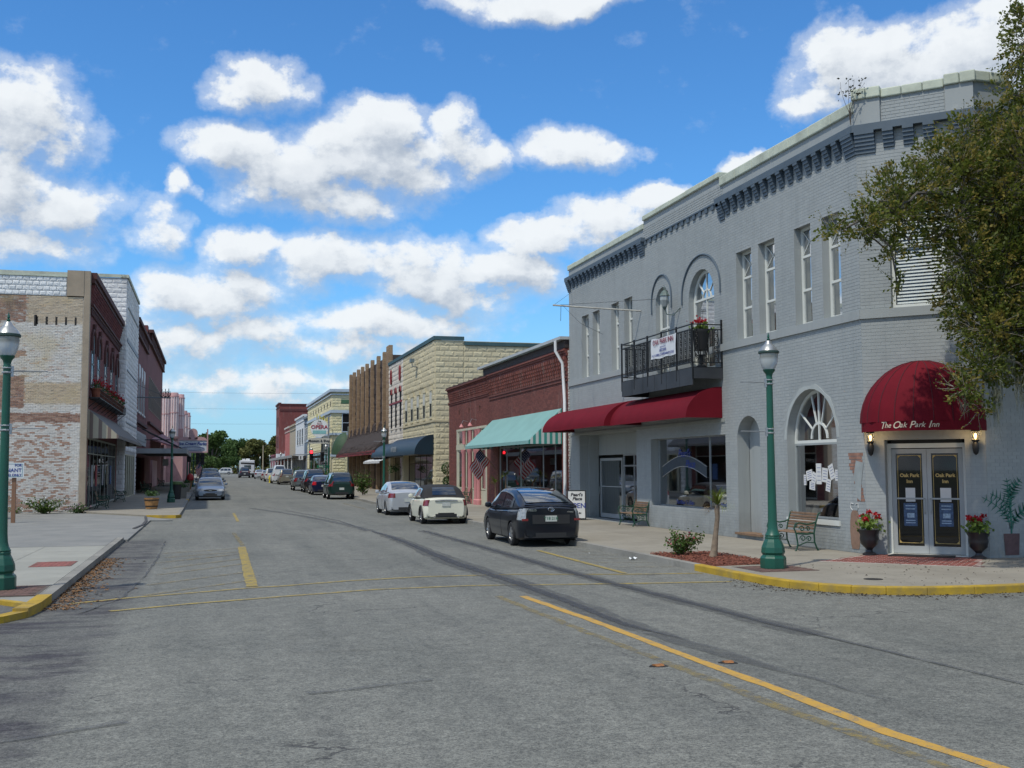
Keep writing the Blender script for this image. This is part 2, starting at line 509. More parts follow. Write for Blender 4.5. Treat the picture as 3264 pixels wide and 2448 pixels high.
def window(root, P, s0, s1, z0, z1, dep, fm, gm, fw_=.06, bars_v=(), bars_h=(), name='window', arch=0, fan=0, curtain=None, glass_t=.0):
    """window set in an opening at outward depth dep: frame (part) > pane (sub-part)"""
    mb = MB(); fd = .05
    n = 12
    mb.obox(P, s0, s1, z0, z0 + fw_, dep, dep + fd)
    mb.obox(P, s0, s0 + fw_, z0 + fw_, z1, dep, dep + fd)
    mb.obox(P, s1 - fw_, s1, z0 + fw_, z1, dep, dep + fd)
    c = (s0 + s1) / 2; h = (s1 - s0) / 2
    def arc(r0, r1, k):
        a = math.pi * k / n
        return [(c - math.cos(a) * h * q, z1 + math.sin(a) * arch * q) for q in (r0, r1)]
    if arch:
        q0 = 1 - fw_ / h
        for k in range(n):
            (a0, a1), (b0, b1) = arc(q0, 1, k), arc(q0, 1, k + 1)
            mb.hexa([P(*a0, dep), P(*a1, dep), P(*b1, dep), P(*b0, dep), P(*a0, dep + fd), P(*a1, dep + fd), P(*b1, dep + fd), P(*b0, dep + fd)])
    else:
        mb.obox(P, s0 + fw_, s1 - fw_, z1 - fw_, z1, dep, dep + fd)
    for b in bars_v: mb.obox(P, b - .022, b + .022, z0 + fw_, z1 - (-arch * .96 if arch and fan else 0 if arch else fw_), dep + .004, dep + fd - .006)
    for b in bars_h: mb.obox(P, s0 + fw_, s1 - fw_, b - .03, b + .03, dep + .002, dep + fd + .004)
    for k in range(fan):
        a = math.pi * (k + 1) / (fan + 1)
        ca, sa = -math.cos(a), math.sin(a); wv = .016
        p0 = (c + ca * h * .33, z1 + sa * arch * .33); p1 = (c + ca * h * .93, z1 + sa * arch * .93)
        t = (-(p1[1] - p0[1]), p1[0] - p0[0]); L = math.hypot(*t); t = (t[0] / L * wv, t[1] / L * wv)
        q = [(p0[0] - t[0], p0[1] - t[1]), (p1[0] - t[0], p1[1] - t[1]), (p1[0] + t[0], p1[1] + t[1]), (p0[0] + t[0], p0[1] + t[1])]
        mb.hexa([P(*v, dep + .008) for v in q] + [P(*v, dep + fd - .008) for v in q])
    if fan:
        for k in range(n):
            (a0, a1), (b0, b1) = arc(.29, .34, k), arc(.29, .34, k + 1)
            mb.hexa([P(*a0, dep + .008), P(*a1, dep + .008), P(*b1, dep + .008), P(*b0, dep + .008), P(*a0, dep + fd - .008), P(*a1, dep + fd - .008), P(*b1, dep + fd - .008), P(*b0, dep + fd - .008)])
    w = mb.build(name, fm, root)
    g = MB()
    pts = [(s0 + .01, z0 + .01), (s1 - .01, z0 + .01)]
    if arch: pts += [arc(0, .97, n - k)[1] for k in range(n + 1)]
    else: pts += [(s1 - .01, z1 - .01), (s0 + .01, z1 - .01)]
    g.add([P(*p, dep + .02) for p in pts], [tuple(range(len(pts)))])
    g.build('pane', gm, w)
    if curtain:
        cb = MB(); cz1 = z1 if not arch else z1 + arch * .6
        nn = 10
        cb.sheet([[P(s0 + .03 + (s1 - s0 - .06) * k / nn, z, dep - .08 - (.02 if k % 2 else 0)) for k in range(nn + 1)] for z in (z0, cz1)])
        cb.build('curtain', curtain, w)
    return w
# ---------------------------------------------------------------- surface materials
def asphalt_mat():
    m, t, b = principled('asphalt')
    geo = t.node('ShaderNodeNewGeometry'); pos = geo.outputs['Position']
    big = t.ramp(t.noise(pos, .16, 5, .6), .35, .68)
    lanes = t.ramp(t.noise(t.vmath('MULTIPLY', pos, (1.1, .05, 1)), 1.0, 4, .6), .3, .7)
    c = t.mix(big, (.112, .117, .108), (.176, .178, .16))
    c = t.mix(t.math('MULTIPLY', lanes, .55), c, (.20, .20, .18))
    drip = t.ramp(t.noise(t.vmath('MULTIPLY', pos, (1.6, .12, 1)), 1.4, 5, .65), .55, .72)
    c = t.mix(t.math('MULTIPLY', drip, .4), c, (.085, .088, .085))
    # old patches in the left gutter and random dark oil spots
    x, y, z = t.xyz(pos)
    left = t.math('MULTIPLY', t.ramp(x, -1.0, -1.35), t.ramp(y, 34.5, 33.5))
    gut = t.ramp(t.noise(t.vmath('MULTIPLY', pos, (.6, 1.9, 1)), .9, 6, .7), .48, .6)
    c = t.mix(t.math('MULTIPLY', left, t.math('MULTIPLY_ADD', gut, .6, .36)), c, (.05, .047, .054))
    spots = t.ramp(t.noise(pos, .9, 3, .5), .6, .74)
    c = t.mix(t.math('MULTIPLY', spots, .3), c, (.06, .065, .07))
    # tyre-worn browner trails
    trail = t.ramp(t.noise(t.vmath('MULTIPLY', pos, (.5, 2.5, 1)), .5, 6, .75), .56, .72)
    c = t.mix(t.math('MULTIPLY', trail, .25), c, (.09, .085, .07))
    mot = t.ramp(t.noise(pos, 5.5, 5, .65), .38, .64)
    c = t.mix(1.0, c, t.mix(mot, (.86, .86, .86), (1.1, 1.1, 1.09)), 'MULTIPLY')
    # aggregate: light and dark stones
    g1 = t.noise(pos, 95, 2, .5); g2 = t.noise(pos, 38, 2, .6)
    g3 = t.noise(pos, 19, 3, .7)
    gr = t.math('ADD', t.math('ADD', t.ramp(g1, .4, .6), t.math('MULTIPLY', t.ramp(g2, .4, .6), .6)), t.math('MULTIPLY', t.ramp(g3, .38, .62), .45))
    c = t.mix(1.0, c, t.mix(t.math('MULTIPLY', gr, .49), (.48, .49, .50), (1.52, 1.51, 1.48)), 'MULTIPLY')
    pits = t.ramp(t.noise(t.vmath('MULTIPLY', pos, (1, 1.4, 1)), 8.5, 4, .6), .695, .73)
    c = t.mix(t.math('MULTIPLY', pits, .75), c, (.03, .03, .033))
    # fine cracks
    vw = t.vmath('MULTIPLY_ADD', t.noise(pos, 2.2, 4, .6, out='Color'), (1.1, 1.1, 0), pos)
    v = t.node('ShaderNodeTexVoronoi', feature='DISTANCE_TO_EDGE'); v.inputs['Scale'].default_value = .42
    t.l.new(t.vmath('MULTIPLY', vw, (1, 1, 0)), v.inputs['Vector'])
    cr = t.math('MULTIPLY', t.ramp(v.outputs['Distance'], .009, .002), t.ramp(t.noise(pos, .35, 3), .54, .62))
    c = t.mix(t.math('MULTIPLY', cr, .75), c, (.035, .035, .038))
    t.l.new(c, b.inputs['Base Color']); b.inputs['Roughness'].default_value = .85
    b.inputs['Specular IOR Level'].default_value = .3
    bn = t.node('ShaderNodeBump'); bn.inputs['Strength'].default_value = .55; bn.inputs['Distance'].default_value = .006
    t.l.new(t.math('SUBTRACT', t.math('ADD', g1, g2), t.math('MULTIPLY', cr, 2.0)), bn.inputs['Height'])
    t.l.new(bn.outputs[0], b.inputs['Normal'])
    return m
ASPH = asphalt_mat()

def road_paint(name, col, wear=.5, sc=7.0, base=(.135, .14, .138), amax=1.0):
    """thin worn paint: lets the asphalt colour show where it is rubbed off"""
    m, t, b = principled(name)
    geo = t.node('ShaderNodeNewGeometry'); pos = geo.outputs['Position']
    n = t.noise(pos, sc, 8, .75)
    n2 = t.noise(pos, 70, 2, .6)
    f = t.ramp(t.math('MULTIPLY_ADD', n2, .45, n), wear + .02, wear + .28)
    c = t.mix(f, base, col)
    t.l.new(c, b.inputs['Base Color']); b.inputs['Roughness'].default_value = .75
    tr = t.node('ShaderNodeBsdfTransparent'); mx = t.node('ShaderNodeMixShader')
    al = t.ramp(t.math('MULTIPLY_ADD', n2, .45, n), wear - .05, wear + .1)
    al = t.math('MULTIPLY', al, amax)
    t.l.new(al, mx.inputs[0]); t.l.new(tr.outputs[0], mx.inputs[1]); t.l.new(b.outputs[0], mx.inputs[2])
    t.l.new(mx.outputs[0], t.n['Material Output'].inputs[0])
    return m
YEL = road_paint('yellow_road_paint', (.48, .28, .045), .46)
YEL_OLD = road_paint('worn_yellow_paint', (.44, .32, .055), .52, amax=.75)
YEL_FAINT = road_paint('faint_yellow_paint', (.40, .29, .06), .60, amax=.5)
SEAL = road_paint('crack_sealant', (.05, .053, .06), .52, 3.0, (.085, .088, .095), amax=.62)
SEAL2 = road_paint('faded_crack_sealant', (.07, .072, .078), .6, 3.0, (.095, .098, .1), amax=.6)

def concrete_mat(name, c0, c1, stain=(.12, .11, .09), st=.4):
    m, t, b = principled(name)
    geo = t.node('ShaderNodeNewGeometry'); pos = geo.outputs['Position']
    c = t.mix(t.ramp(t.noise(pos, .8, 6, .6), .3, .7), c0, c1)
    sp = t.ramp(t.noise(pos, 2.2, 8, .7), .52, .74)
    c = t.mix(t.math('MULTIPLY', sp, st), c, stain)
    g = t.noise(pos, 130, 2, .5)
    c = t.mix(1.0, c, t.mix(g, (.8, .8, .8), (1.2, 1.2, 1.2)), 'MULTIPLY')
    dk = t.ramp(t.noise(pos, 26, 2, .5), .74, .77)
    c = t.mix(t.math('MULTIPLY', dk, .6), c, (.04, .035, .03))
    oi = t.node('ShaderNodeObjectInfo'); hv = t.node('ShaderNodeHueSaturation')
    t.put(hv.inputs['Value'], t.math('MULTIPLY_ADD', oi.outputs['Random'], .12, .94)); t.l.new(c, hv.inputs['Color'])
    t.l.new(hv.outputs[0], b.inputs['Base Color']); b.inputs['Roughness'].default_value = .85
    b.inputs['Specular IOR Level'].default_value = .3
    bn = t.node('ShaderNodeBump'); bn.inputs['Strength'].default_value = .3; bn.inputs['Distance'].default_value = .004
    t.l.new(g, bn.inputs['Height']); t.l.new(bn.outputs[0], b.inputs['Normal'])
    return m
CONC = concrete_mat('sidewalk_concrete', (.235, .215, .175), (.30, .278, .23))
CONC_L = concrete_mat('light_concrete', (.255, .255, .225), (.32, .318, .28), st=.25)
CONC_D = concrete_mat('old_apron_concrete', (.17, .175, .17), (.23, .23, .215), st=.35)
KERB = concrete_mat('kerb_concrete', (.20, .195, .175), (.29, .28, .25), (.08, .075, .06), .6)
KERB_Y = mat('yellow_kerb_paint', (.40, .26, .02), .8, .2, 2.5, dirt=(.13, .12, .09), dirt_amt=1.0, bump=.3)

GREEN = mat('lamp_green_paint', (.004, .08, .05), .42, .12, 2.5, dirt=(.012, .075, .055), dirt_amt=.35, coat=.1)
METAL = mat('dull_grey_metal', (.38, .4, .41), .42, .1, 6, metal=.7)
DARKIRON = mat('dark_iron', (.02, .022, .024), .5, .2, 5, metal=.3)
BLACK = mat('black_rubber', (.012, .012, .013), .75, .2, 9)
WHITE = mat('white_paint', (.66, .68, .68), .5, .06, 2, dirt=(.42, .43, .42), dirt_amt=.25)
WOOD = mat('weathered_wood_slat', (.20, .125, .075), .7, .25, 7, bump=.2, bscale=60)
GLASS = glass_mat('window_glass', clear=.55)
GLASS_D = glass_mat('shop_glass', clear=.6, refl=.42)
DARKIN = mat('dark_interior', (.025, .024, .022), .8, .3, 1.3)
PRINT_W = mat('white_print', (.62, .62, .60), .6, .05)
PRINT_K = mat('black_print', (.02, .02, .025), .6, .1)
PRINT_B = mat('blue_print', (.03, .055, .25), .6, .1)

SEALW = road_paint('tar_smear', (.085, .087, .09), .62, 3.2, (.10, .103, .103), amax=.42)
# ---------------------------------------------------------------- ground, road
RZ = -.12
def ysteps(y0, y1):
    ys = [y0] + [y for y in (60, 80, 100, 130, 165, 200) if y0 < y < y1] + [y1]
    return ys
g = MB(); xs = [-3000, -60, 60, 3000]
g.sheet([[(x, y, -.2 + rise(y)) for x in xs] for y in [-400] + ysteps(-40, 400) + [6000]])
tag(g.build('ground', mat('dry_ground', (.085, .09, .05), .95, .3, .05)), kind='structure')
r_ = MB()
r_.sheet([[(x, y, RZ + rise(y)) for x in (-60, -2.35, 9.5, 60)] for y in ysteps(-40, 420)])
tag(r_.build('road', ASPH), kind='structure')

def raised(name, poly, m, z1=0.0, z0=-.18, kind='structure', parent=None, label=None):
    """slab outline (x,y) extruded, following the rise of the street"""
    mb = MB()
    mb.prism(poly, z0, z1)
    mb.v = [(x, y, z + rise(y)) for x, y, z in mb.v]
    o = mb.build(name, m, parent)
    if kind and parent is None: o['kind'] = kind
    if label: o['label'] = label
    return o

def slabs(root, x0, x1, y0, y1, nx, ny, m, zt=0.0, clip=None, gap=.012, name='paving_slab'):
    me = bpy.data.meshes.new(name)
    v = [(-.5, -.5, -1), (.5, -.5, -1), (.5, .5, -1), (-.5, .5, -1), (-.5, -.5, 0), (.5, -.5, 0), (.5, .5, 0), (-.5, .5, 0)]
    me.from_pydata(v, [], [(4, 5, 6, 7), (0, 1, 5, 4), (1, 2, 6, 5), (2, 3, 7, 6), (3, 0, 4, 7)]); me.materials.append(m)
    for i in range(nx):
        for j in range(ny):
            a, b = x0 + (x1 - x0) * i / nx, x0 + (x1 - x0) * (i + 1) / nx
            c, d = y0 + (y1 - y0) * j / ny, y0 + (y1 - y0) * (j + 1) / ny
            if clip and not clip((a + b) / 2, (c + d) / 2): continue
            o = bpy.data.objects.new(name, me); COL.objects.link(o); o.parent = root
            o.location = ((a + b) / 2, (c + d) / 2, zt + rise(c)); o.scale = (b - a - gap, d - c - gap, .1)
            o.rotation_euler = (math.atan2(rise(d) - rise(c), d - c), 0, 0)

# right sidewalk: bed, slabs, kerb round the corner
KX = 9.30
corner_o = [(KX, 18.3), (KX + .03, 17.4), (KX + .14, 16.75), (KX + .36, 16.2), (KX + .68, 15.75), (KX + 1.1, 15.42), (KX + 1.7, 15.2), (KX + 2.5, 15.1), (KX + 3.6, 15.1)]
def offset_line(pts, d):
    out = []
    for i, p in enumerate(pts):
        a = Vector(pts[max(i - 1, 0)]); b = Vector(pts[min(i + 1, len(pts) - 1)])
        t = (b - a).normalized(); out.append((p[0] - t.y * d, p[1] + t.x * d))
    return out
inner = offset_line(corner_o, .16)
poly = [(KX + .16, 60)] + inner + [(40, 15.26), (40, 19.65), (15.75, 19.65), (14.0, 21.4), (14.05, 42), (14.6, 60)]
sw = raised('sidewalk', poly, CONC, z1=-.012)
sw['label'] = 'right-hand sidewalk'
slabs(sw, KX + .17, 11.7, 20.5, 60, 1, 13, CONC, 0.0)
slabs(sw, 11.7, 13.97, 21.6, 60, 1, 13, CONC, 0.0)
slabs(sw, 16.0, 40, 15.28, 19.6, 9, 2, CONC, 0.0)
cp = MB(); cp.prism([(KX + .17, 20.49)] + inner + [(15.99, 15.27), (15.99, 19.6), (15.75, 19.64), (13.98, 21.38), (13.97, 21.6), (11.7, 21.6), (11.7, 20.49)], -.012, -.001)
cp.build('corner_slab', CONC, sw)
far = MB()
for a, b in zip(ysteps(60, 131)[:-1], ysteps(60, 131)[1:]):
    far.hexa([(KX + .16, a, -.2 + rise(a)), (14.6, a, -.2 + rise(a)), (14.6, b, -.2 + rise(b)), (KX + .16, b, -.2 + rise(b)), (KX + .16, a, rise(a)), (14.6, a, rise(a)), (14.6, b, rise(b)), (KX + .16, b, rise(b))])
for a, b in ((126, 165), (165, 200), (200, 260)):
    far.hexa([(KX + .16, a, -.2 + rise(a)), (14.6, a, -.2 + rise(a)), (14.6, b, -.2 + rise(b)), (KX + .16, b, -.2 + rise(b)), (KX + .16, a, rise(a) - .003), (14.6, a, rise(a) - .003), (14.6, b, rise(b) - .003), (KX + .16, b, rise(b) - .003)])
tag(far.build('sidewalk', CONC), kind='structure')

def strip_along(mb, pts, w0, w1, z0, z1, crown=0):
    """ribbon with thickness along pts, from offset w0 to w1"""
    A = offset_line(pts, w0); B = offset_line(pts, w1)
    for i in range(len(pts) - 1):
        q = [A[i], A[i + 1], B[i + 1], B[i]]
        mb.hexa([(x, y, z0 + rise(y)) for x, y in q] + [(x, y, z1 + rise(y)) for x, y in q])
kp = [(KX, y) for y in (260, 200, 165, 126)]
k = MB(); strip_along(k, kp, 0, .16, -.19, .004); k_far = k
kp = [(KX, y) for y in (118, 100, 80, 60, 50, 40, 30, 25, 20.2)]
strip_along(k, kp, 0, .16, -.19, .006)
tag(k.build('kerb', KERB), kind='structure')
k = MB(); strip_along(k, [(KX, 20.2), (KX, 19.2)] + corner_o + [(KX + 3.95, 15.12)], -.008, .165, -.19, .009)
o = tag(k.build('painted_kerb', KERB_Y), kind='structure'); bevel(o, .02, 2)
k = MB(); strip_along(k, [(KX + 3.95, 15.12), (20, 15.1), (40, 15.1)], 0, .16, -.19, .005)
tag(k.build('kerb', KERB), kind='structure')
# gutter dirt: leaf litter along kerbs
def litter(name, n, fx, m, size=(.015, .05), seed=3):
    r = random.Random(seed); mb = MB()
    for _ in range(n):
        x, y, z = fx(r); a = r.uniform(0, 6.28); s = r.uniform(*size); q = s * r.uniform(.3, .7)
        c, si = math.cos(a), math.sin(a)
        mb.add([(x - c * s, y - si * s, z + .004), (x + si * q, y - c * q, z + .004 + r.uniform(0, .02)), (x + c * s, y + si * s, z + .006), (x - si * q, y + c * q, z + .004 + r.uniform(0, .015))], [(0, 1, 2, 3)])
    o = mb.build(name, m); return tag(o, kind='stuff')
LEAFLIT = mat('dry_leaf_litter', (.20, .11, .05), .9, .5, 30)
LEAFLIT2 = mat('dark_leaf_litter', (.05, .035, .02), .9, .5, 30)
def fx_r(r):
    i = r.randrange(len(corner_o) - 1); a, b = corner_o[i], corner_o[i + 1]; f = r.random()
    d = abs(r.gauss(0, .28)); t = (Vector(b) - Vector(a)).normalized()
    return (a[0] + (b[0] - a[0]) * f + t.y * d, a[1] + (b[1] - a[1]) * f - t.x * d, RZ)
tag(litter('leaf_litter', 650, fx_r, LEAFLIT2, (.008, .03)), 'dark leaf crumbs along the yellow kerb at the corner', 'leaf litter')
def fx_s(r):
    x = 11 + r.random() * 9; y = 15.4 + r.random() * 4
    return (x, y, .004)
tag(litter('leaf_litter', 500, fx_s, LEAFLIT2, (.008, .028), 9), 'leaf crumbs scattered on the corner sidewalk under the oak', 'leaf litter')
def fx_l(r): return (-2.3 + abs(r.gauss(0, .26)), r.uniform(17.3, 27), RZ)
tag(litter('leaf_litter', 1500, fx_l, LEAFLIT, (.015, .05), 4), 'brown dry leaves heaped in the left gutter', 'leaf litter')

# left side: near sidewalk with kerb, driveway, next block's sidewalk
LX = -2.30
sl = raised('sidewalk', [(LX - .16, 17.5), (LX - .16, 33.3), (-30, 33.3), (-30, 17.9), (-3.0, 17.9)], CONC_L, z1=-.012)
sl['label'] = 'left-hand sidewalk at the corner'
slabs(sl, -9.7, LX - .18, 18.35, 29.9, 5, 6, CONC_L, 0)
slabs(sl, -9.7, LX - .18, 29.95, 33.28, 2, 1, CONC_D, .002)
k = MB(); strip_along(k, [(LX, 17.9), (LX, 22), (LX, 27), (LX, 33.35)], 0, .17, -.19, .006)
tag(k.build('kerb', KERB), kind='structure')
arc = [(LX, 18.3), (LX - .01, 17.3), (LX - .08, 16.6), (LX - .3, 16.1), (LX - .75, 15.7), (LX - 1.6, 15.3), (LX - 4, 14.9)]
k = MB(); strip_along(k, list(reversed(arc))[:-1] , 0, .2, -.19, -.03)
k2 = MB(); strip_along(k2, [(LX - .08, 16.6), (LX - .01, 17.3), (LX, 18.35)], -.008, .2, -.19, .012); k.v and k.add(k2.v, k2.f)
strip_along(k, [(LX - .12, 17.15), (LX - .6, 17.75), (LX - 2.6, 17.9)], -.06, .08, -.19, .014)
tag(k.build('painted_kerb', KERB_Y), kind='structure')
tag(raised('ramp', [(LX - .12, 17.1), (LX - .6, 17.7), (LX - 4, 17.86), (LX - 4, 15.1), (LX - 1.7, 15.5), (LX - .8, 15.9), (LX - .3, 16.4)], ASPH, z1=-.05), kind='structure')
dr = raised('driveway', [(LX + .1, 33.36), (LX + .1, 46), (-1.35, 46), (-2.45, 49.3), (-5.6, 54.6), (-5.9, 55.85), (-30, 55.85), (-30, 33.36)], CONC_D, z1=-.06)
dr['label'] = 'concrete driveway between the two left sidewalks'
s2 = raised('sidewalk', [(-1.32, 49.05), (-2.4, 49.5), (-5.6, 54.9), (-5.72, 60), (-1.32, 60)], CONC, z1=0)
s2['label'] = 'sidewalk in front of the left brick building'
for a, b in ((60, 80), (80, 100), (100, 113), (126, 165), (165, 200), (200, 245)):
    q = MB(); zz = -.002 * (a > 60)
    q.hexa([(-1.32, a, -.2 + rise(a)), (-1.32, b, -.2 + rise(b)), (-6.2, b, -.2 + rise(b)), (-6.2, a, -.2 + rise(a)), (-1.32, a, zz + rise(a)), (-1.32, b, zz + rise(b)), (-6.2, b, zz + rise(b)), (-6.2, a, zz + rise(a))])
    tag(q.build('sidewalk', CONC), kind='structure')
k = MB(); strip_along(k, [(-1.18, 49.3), (-1.18, 60), (-1.18, 71.5)], 0, .14, -.19, .006); strip_along(k, [(-1.18, 73.5), (-1.18, 80), (-1.18, 100), (-1.18, 113)], 0, .14, -.19, .006)
tag(k.build('kerb', KERB), kind='structure')
k = MB(); strip_along(k, [(-2.5, 49.35), (-1.3, 48.95), (-1.17, 49.3)], -.09, .09, -.19, .012)
strip_along(k, [(-1.18, 71.5), (-1.18, 73.5)], -.01, .15, -.19, .01)
tag(k.build('painted_kerb', KERB_Y), kind='structure')
k = MB(); strip_along(k, [(-2.35, 39.4), (-2.2, 42), (-2.25, 45), (-2.5, 49.4)], 0, .1, -.19, -.03)
tag(k.build('kerb', mat('broken_dark_kerb', (.06, .06, .062), .9, .3, 6)), kind='structure')

# paint on the road, 4 mm sheets
def ribbon(name, pts, w, m, z=.004, wob=.012, seed=1, steps=.35):
    r = random.Random(seed); mb = MB(); P_ = []
    ws = w if isinstance(w, (list, tuple)) else [w] * len(pts)
    for i in range(len(pts) - 1):
        a, b = Vector(pts[i]), Vector(pts[i + 1]); n = max(1, int((b - a).length / steps))
        for k in range(n + (i == len(pts) - 2)):
            f = k / n; P_.append((a.lerp(b, f), ws[i] + (ws[i + 1] - ws[i]) * f))
    rows = []
    for i, (p, ww) in enumerate(P_):
        t = (P_[min(i + 1, len(P_) - 1)][0] - P_[max(i - 1, 0)][0]).normalized(); n = Vector((-t.y, t.x))
        o1, o2 = r.uniform(-wob, wob), r.uniform(-wob, wob)
        a, b = p - n * (ww / 2 + o1), p + n * (ww / 2 + o2)
        rows.append([(a.x, a.y, RZ + z + rise(a.y)), (b.x, b.y, RZ + z + rise(b.y))])
    mb.sheet(rows); mb.f = [tuple(reversed(f)) for f in mb.f]
    o = mb.build(name, m)
    if o.data.polygons[0].normal.z < 0: o.data.flip_normals()
    return tag(o, kind='structure')
ribbon('lane_line', [(4.85, 17.0), (4.97, 13.8), (4.99, 11.2), (5.05, 9.0), (5.03, 7.5), (5.16, 6.4), (5.3, 4.5)], .135, YEL)
ribbon('lane_line', [(4.46, 17.1), (4.56, 12.76), (4.66, 10.21), (4.7, 8.38), (4.78, 7.39), (4.9, 5)], .13, YEL_FAINT, wob=.02)
ribbon('crossing_line', [(-1.98, 18.1), (-1.21, 18.63), (-.24, 19.08), (.81, 19.6), (1.27, 19.71), (2.42, 20.23), (3.92, 20.59), (5.72, 20.49), (7.71, 19.84), (9.2, 19.6)], .12, YEL_OLD, z=.008)
ribbon('crossing_line', [(-1.34, 16.95), (-.22, 17.54), (1.14, 18.07), (2.75, 18.66), (4.39, 18.76), (7.08, 18.25), (9.0, 18.0)], .12, YEL_OLD, z=.0085)
ribbon('parking_line', [(.87, 30.0), (.76, 19.75)], [.2, .2], YEL_OLD, z=.012)
for ya, yb in ((28.3, 29.4), (26.9, 28.2), (25.4, 27.5), (23.9, 26.0), (22.5, 24.6), (20.6, 22.6), (18.9, 20.9)):
    ribbon('hatching_line', [(-1.05 + random.Random(ya).uniform(-.1, .2), ya), (.76, yb)], .11, YEL_FAINT, z=.008)
ribbon('parking_line', [(7.89, 26.25), (7.76, 20.0)], .13, YEL_OLD, z=.012)
for y in (21.5, 22.6, 23.7, 24.8, 25.8):
    ribbon('hatching_line', [(7.9, y), (9.25, y - .5)], .05, YEL_FAINT, z=.007)
ribbon('parking_line', [(1.16, 53.4), (1.15, 44.8)], .12, YEL_OLD, z=.01)
ribbon('parking_line', [(.81, 36.7), (.91, 30.5)], .12, YEL_FAINT, z=.01)
ribbon('parking_line', [(7.75, 56), (7.75, 66)], .12, YEL_FAINT, z=.01)
ribbon('crack_seal', [(3.6, 36.6), (5.2, 36.2), (5.29, 33), (5.29, 30.33), (5.15, 23.45), (5.29, 19), (5.29, 16.3), (5.23, 13.5), (5.45, 12)], [.03, .1, .2, .17, .26, .22, .17, .12, .02], SEAL, z=.0155, wob=.02, steps=.25)
ribbon('crack_seal', [(6.83, 35.9), (6.88, 28.5), (6.82, 21), (6.87, 18.5), (7.0, 15), (7.05, 13), (7.14, 11.6), (7.33, 8.75)], [.08, .14, .16, .18, .14, .1, .07, .03], SEAL, z=.0155, wob=.015, steps=.25)
ribbon('crack_seal', [(3.0, 62), (4.2, 52), (5.0, 44), (5.1, 37)], [.03, .08, .1, .08], SEAL2, z=.0155, wob=.03)
ribbon('crack_seal', [(-2.2, 33.2), (-1.15, 33.0), (-1.1, 27), (-1.15, 22), (-1.3, 18.6), (-1.7, 16.9)], [.02, .03, .04, .03, .04, .02], SEAL2, z=.0155, wob=.03)
ribbon('tar_smear', [(-1.6, 9.0), (-.6, 9.5)], [.05, .1], SEALW, z=.0155, wob=.03)
ribbon('tar_smear', [(.9, 10.2), (2.1, 10.55)], [.1, .06], SEALW, z=.0155, wob=.03)
ribbon('crack_seal', [(-1.4, 48.5), (2.5, 50.2)], .06, SEAL2, z=.0155, wob=.02)
for _p, _w in (([(5.2, 36.2), (5.29, 33), (5.29, 30.33), (5.15, 23.45), (5.29, 19), (5.29, 16.3), (5.25, 13.5), (5.45, 11), (5.7, 8.5)], [.1, .45, .45, .6, .6, .5, .4, .2, .03]), ([(6.83, 36), (6.88, 28.5), (6.82, 21), (6.87, 18.5), (7.0, 15), (7.1, 12)], .4), ([(2.2, 60), (3.9, 50), (4.9, 41), (5.2, 36.4)], .35)):
    ribbon('tar_smear', _p, _w, SEALW, z=.0118, wob=.05, steps=.5)
# pavement reflectors and small things on the road
for x, y, rz, lab in ((4.47, 10.63, .2, 'worn square road reflector left of the solid yellow line'), (5.24, 10.6, -.1, 'worn square road reflector right of the solid yellow line')):
    t_ = thing('road_reflector', lab, 'road reflector', (x, y, RZ), rz, 'reflectors glued to the road')
    mb = MB(); mb.prism([(.1 * math.cos(a) * q, .075 * math.sin(a) * q) for a, q in [(i * .785, .8 + .5 * ((i * 7) % 5) / 5) for i in range(8)]], 0, .007)
    mb.build('tar_pad', BLACK, t_, local=True)
    mb = MB(); mb.add([(-.05, -.05, .007), (.05, -.05, .007), (.05, .05, .007), (-.05, .05, .007), (-.05, -.02, .022), (.05, -.02, .022), (.05, .02, .022), (-.05, .02, .022)], [(4, 5, 6, 7), (0, 1, 5, 4), (1, 2, 6, 5), (2, 3, 7, 6), (3, 0, 4, 7)])
    mb.build('lens', mat('orange_reflector', (.30, .12, .03), .5, .3, 40, dirt=(.1, .08, .06), dirt_amt=.6), t_, local=True)
lt = MB(); rr = random.Random(8)
lt.sheet([[(9.02 + .05 * i, 22.9 + .06 * j, RZ + .01 + rr.uniform(0, .06)) for i in range(4)] for j in range(4)])
tag(lt.build('paper_scrap', WHITE), 'crumpled white paper in the gutter near the palm bed', 'litter')
lt = MB(); lt.sheet([[(8.75 + .02 * i, 24.9 + .03 * j, RZ + .01 + rr.uniform(0, .02)) for i in range(3)] for j in range(3)])
tag(lt.build('paper_scrap', WHITE), 'tiny white scrap on the asphalt behind the black hatchback', 'litter')
mh = MB(); mh.lathe([(.16, 0), (.16, .006), (.13, .009)], (10.95, 16.6, 0), 20)
tag(mh.build('drain_cover', DARKIRON), 'small round iron cover in the corner sidewalk', 'drain cover')

